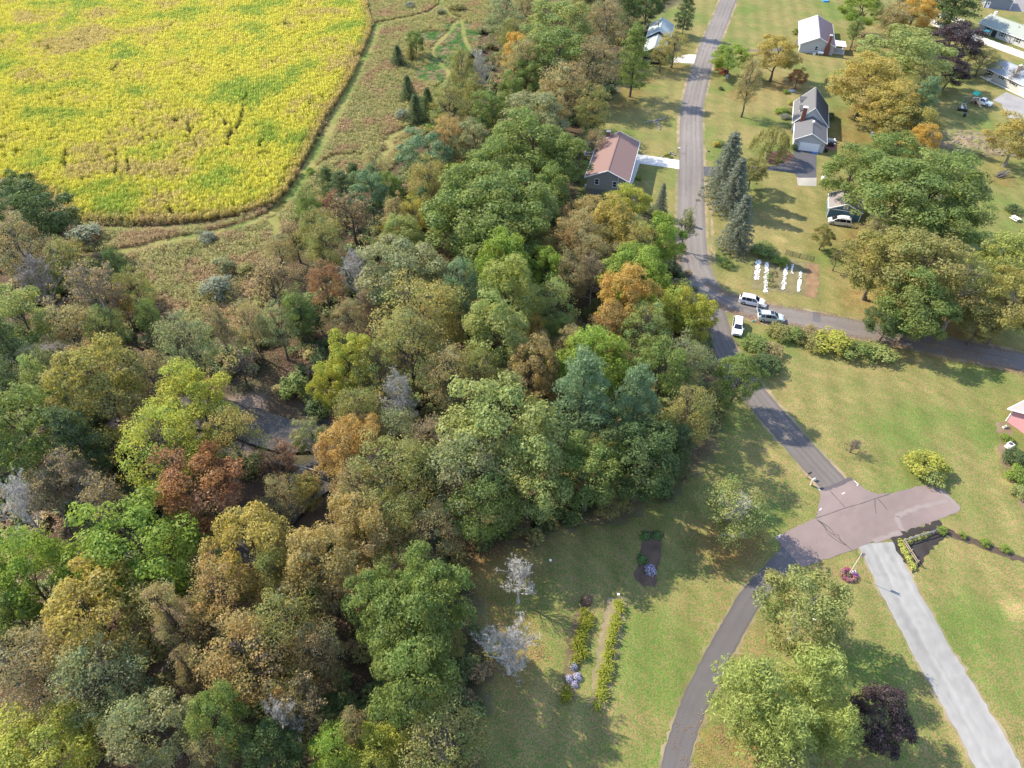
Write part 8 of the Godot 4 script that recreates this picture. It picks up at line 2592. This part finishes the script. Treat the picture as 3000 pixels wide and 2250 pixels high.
func make_shrubs() -> void:
	tree("shrub", "shrub", 0, -92.12, -132.09, 4.50, 3.38, "silver", "silvery grey bush at the corn corner beside big dark tree", "shrubs in meadow and gardens", "bark", "shrub")
	tree("shrub", "shrub", 1, -57.25, -112.25, 5.50, 3.32, "silver", "large silvery green bush in a mown ring in lower meadow", "shrubs in meadow and gardens", "bark", "shrub")
	tree("shrub", "shrub", 2, -58.84, -120.53, 4.50, 2.36, "grey", "feathery green bush just behind large silvery bush", "shrubs in meadow and gardens", "bark", "shrub")
	tree("shrub", "shrub", 0, -54.39, -120.10, 2.60, 2.09, "olive", "dark olive bush right of the large silvery bush", "shrubs in meadow and gardens", "bark", "shrub")
	tree("shrub", "shrub", 1, -65.75, -131.69, 2.80, 1.91, "silver", "small silvery bush beside lower mown path", "shrubs in meadow and gardens", "bark", "shrub")
	tree("shrub", "shrub", 2, -68.18, -134.10, 2.00, 1.19, "grey", "little grey green bush left of small silvery bush", "shrubs in meadow and gardens", "bark", "shrub")
	tree("shrub", "shrub", 0, -30.80, -194.06, 3.60, 2.09, "silver", "round silvery bush left of meadow spruces", "shrubs in meadow and gardens", "bark", "shrub")
	tree("shrub", "shrub", 1, -26.25, -285.17, 3.00, 2.28, "grey", "dark grey bush at top fork of mown trails", "shrubs in meadow and gardens", "bark", "shrub")
	tree("shrub", "shrub", 2, -39.06, -294.69, 2.50, 2.34, "silver", "pale bush at top of meadow", "shrubs in meadow and gardens", "bark", "shrub")
	tree("shrub", "shrub", 0, -20.82, -290.42, 3.50, 3.34, "olive", "olive brown bush at top right of mown fork", "shrubs in meadow and gardens", "bark", "shrub")
	tree("shrub", "shrub", 1, -49.77, -161.79, 2.40, 1.35, "bright", "small bright green bush where the trail meets corn path", "shrubs in meadow and gardens", "bark", "shrub")
	tree("shrub", "shrub", 2, -22.15, -187.50, 2.00, 2.05, "bright", "bright green low bush below the meadow spruces", "shrubs in meadow and gardens", "bark", "shrub")
	tree("shrub", "shrub", 0, 43.99, -96.43, 3.00, 2.50, "green", "hedge shrub at left corner nearest the bright white car", "shrubs of the roadside hedge", "bark", "shrub")
	tree("shrub", "shrub", 1, 44.18, -90.86, 3.20, 2.85, "dark", "hedge shrub at the lower left end of the hedge", "shrubs of the roadside hedge", "bark", "shrub")
	tree("shrub", "shrub", 2, 46.43, -95.26, 2.60, 2.05, "tan", "dry tan hedge shrub behind the corner shrub", "shrubs of the roadside hedge", "bark", "shrub")
	tree("shrub", "shrub", 0, 49.12, -100.09, 2.80, 2.25, "olive", "olive hedge shrub just in front of silver blue car", "shrubs of the roadside hedge", "bark", "shrub")
	tree("shrub", "shrub", 1, 51.43, -99.41, 2.80, 2.24, "green", "green hedge shrub right of the silver blue car", "shrubs of the roadside hedge", "bark", "shrub")
	tree("shrub", "shrub", 2, 54.51, -99.90, 2.80, 1.95, "tan", "reddish tan topped hedge shrub by the road patch", "shrubs of the roadside hedge", "bark", "shrub")
	tree("shrub", "shrub", 0, 54.50, -97.13, 2.60, 2.36, "olive", "speckled olive hedge shrub on the lawn side", "shrubs of the roadside hedge", "bark", "shrub")
	tree("shrub", "shrub", 1, 57.89, -97.14, 3.40, 3.54, "lime", "yellow green hedge shrub, largest of the hedge", "shrubs of the roadside hedge", "bark", "shrub")
	tree("shrub", "shrub", 2, 61.45, -94.85, 3.00, 3.06, "green", "deep green hedge shrub, second from right end", "shrubs of the roadside hedge", "bark", "shrub")
	tree("shrub", "shrub", 0, 65.45, -94.41, 2.80, 2.91, "light", "light green hedge shrub at the right end", "shrubs of the roadside hedge", "bark", "shrub")
	tree("shrub", "shrub", 1, 60.61, -57.37, 1.10, 0.72, "bright", "bright little shrub nearest mulch bed", "round shrubs in a line by the mulch bed", "bark", "shrub")
	tree("shrub", "shrub", 2, 63.23, -56.59, 0.90, 0.57, "bright", "bright little shrub, second from mulch bed", "round shrubs in a line by the mulch bed", "bark", "shrub")
	tree("shrub", "shrub", 0, 65.74, -55.35, 1.10, 0.76, "bright", "bright little shrub, third from mulch bed", "round shrubs in a line by the mulch bed", "bark", "shrub")
	tree("shrub", "shrub", 1, 67.96, -54.31, 1.10, 0.70, "bright", "bright little shrub farthest right from mulch bed", "round shrubs in a line by the mulch bed", "bark", "shrub")
	tree("shrub", "shrub", 2, 62.77, -68.58, 3.40, 2.99, "lime", "big yellow green bush at the right corner of turning pad", "shrubs in meadow and gardens", "bark", "shrub")
	tree("shrub", "shrub", 0, 63.12, -66.76, 2.20, 2.04, "light", "arching grassy bush in front of the big yellow green bush", "shrubs in meadow and gardens", "bark", "shrub")
	tree("shrub", "shrub", 1, 77.61, -70.51, 2.00, 1.89, "dark", "dark clipped bush by the pink house", "shrubs in meadow and gardens", "bark", "shrub")
	tree("shrub", "shrub", 2, 76.15, -67.17, 2.00, 1.85, "bright", "yellow green bush below the dark clipped one", "shrubs in meadow and gardens", "bark", "shrub")
	tree("shrub", "shrub", 0, 75.02, -63.81, 1.60, 1.41, "light", "pale green bush at right edge, lowest by pink house", "shrubs in meadow and gardens", "bark", "shrub")
	tree("shrub", "shrub", 1, 78.15, -74.42, 1.40, 1.08, "bright", "small yellow green bush at corner of pink house", "shrubs in meadow and gardens", "bark", "shrub")
	tree("shrub", "shrub", 2, 44.52, -122.36, 2.00, 1.27, "green", "round green shrub between road and vegetable plot", "shrubs in meadow and gardens", "bark", "shrub")
	tree("shrub", "shrub", 0, 53.43, -127.52, 2.20, 2.89, "green", "green bushes at upper left of vegetable plot", "shrubs in meadow and gardens", "bark", "shrub")
	tree("shrub", "shrub", 1, 56.05, -123.65, 1.60, 1.84, "bright", "leafy plants inside top of vegetable plot", "shrubs in meadow and gardens", "bark", "shrub")
	tree("shrub", "shrub", 2, 65.89, -228.15, 2.20, 2.14, "red", "dark red shrub under round bright green tree", "shrubs in meadow and gardens", "bark", "shrub")
	tree("shrub", "shrub", 0, 63.03, -215.27, 1.20, 0.82, "dark", "tiny dark shrub alone on lawn right of road", "shrubs in meadow and gardens", "bark", "shrub")
	tree("shrub", "shrub", 1, 76.60, -198.60, 1.70, 1.94, "bright", "bright clipped shrub left of dormered house, largest", "shrubs in meadow and gardens", "bark", "shrub")
	tree("shrub", "shrub", 2, 78.83, -198.84, 1.50, 1.46, "green", "green clipped shrub against dormered house", "shrubs in meadow and gardens", "bark", "shrub")
	tree("shrub", "shrub", 0, 76.79, -194.93, 1.30, 1.72, "spruce", "low blue juniper before the dormered house", "shrubs in meadow and gardens", "bark", "shrub")
	tree("shrub", "shrub", 1, 81.34, -204.19, 1.40, 1.29, "lime", "yellow green shrub at upper left of dormered house", "shrubs in meadow and gardens", "bark", "shrub")
	tree("shrub", "shrub", 2, 89.10, -194.34, 2.20, 1.53, "dark", "dark green shrub behind the dormered house on its right", "shrubs in meadow and gardens", "bark", "shrub")
	tree("shrub", "shrub", 0, 73.62, -175.58, 2.00, 0.98, "dark", "black green ball topiary at left corner of garage", "shrubs in meadow and gardens", "bark", "shrub")
	tree("shrub", "shrub", 1, 67.69, -168.96, 1.00, 1.04, "green", "low green shrub in mulch below the weeping tree", "shrubs in meadow and gardens", "bark", "shrub")
	tree("shrub", "shrub", 2, 81.92, -212.93, 1.20, 1.22, "bright", "green shrub beside the little garden pond", "shrubs in meadow and gardens", "bark", "shrub")
	tree("shrub", "shrub", 0, 99.87, -264.57, 2.40, 1.44, "green", "clipped green hedge bush at left wall of metal roofed house", "shrubs in meadow and gardens", "bark", "shrub")
	tree("shrub", "shrub", 1, 148.38, -224.75, 2.00, 1.70, "dark", "dark round bush at corner of long low white house", "shrubs in meadow and gardens", "bark", "shrub")
	tree("shrub", "shrub", 2, 115.09, -144.21, 2.00, 1.87, "dark", "dark green bush above the white picnic table", "shrubs in meadow and gardens", "bark", "shrub")
	tree("shrub", "shrub", 0, 31.10, -159.75, 0.90, 0.84, "bright", "bright green fern clump by the white concrete drive", "shrubs in meadow and gardens", "bark", "shrub")
	tree("shrub", "shrub", 1, 39.81, -172.56, 0.80, 0.88, "lime", "lime fern clump in stone ring by white mailbox", "shrubs in meadow and gardens", "bark", "shrub")
	tree("shrub", "shrub", 2, 40.73, -171.06, 0.60, 0.61, "green", "small green plant in stone ring by white mailbox", "shrubs in meadow and gardens", "bark", "shrub")
	tree("shrub", "shrub", 0, 54.98, -178.80, 1.40, 1.44, "light", "grassy pale clump at road edge above big blue spruce", "shrubs in meadow and gardens", "bark", "shrub")
	tree("shrub", "shrub", 1, 53.81, -177.59, 1.60, 1.08, "yellow", "yellow shrub at road edge above big blue spruce", "shrubs in meadow and gardens", "bark", "shrub")
	tree("shrub", "bare", 1, 52.78, -72.05, 3.0, 1.9, "", "leafless brown shrub alone on the big lawn", "shrubs in meadow and gardens", "bark", "shrub")
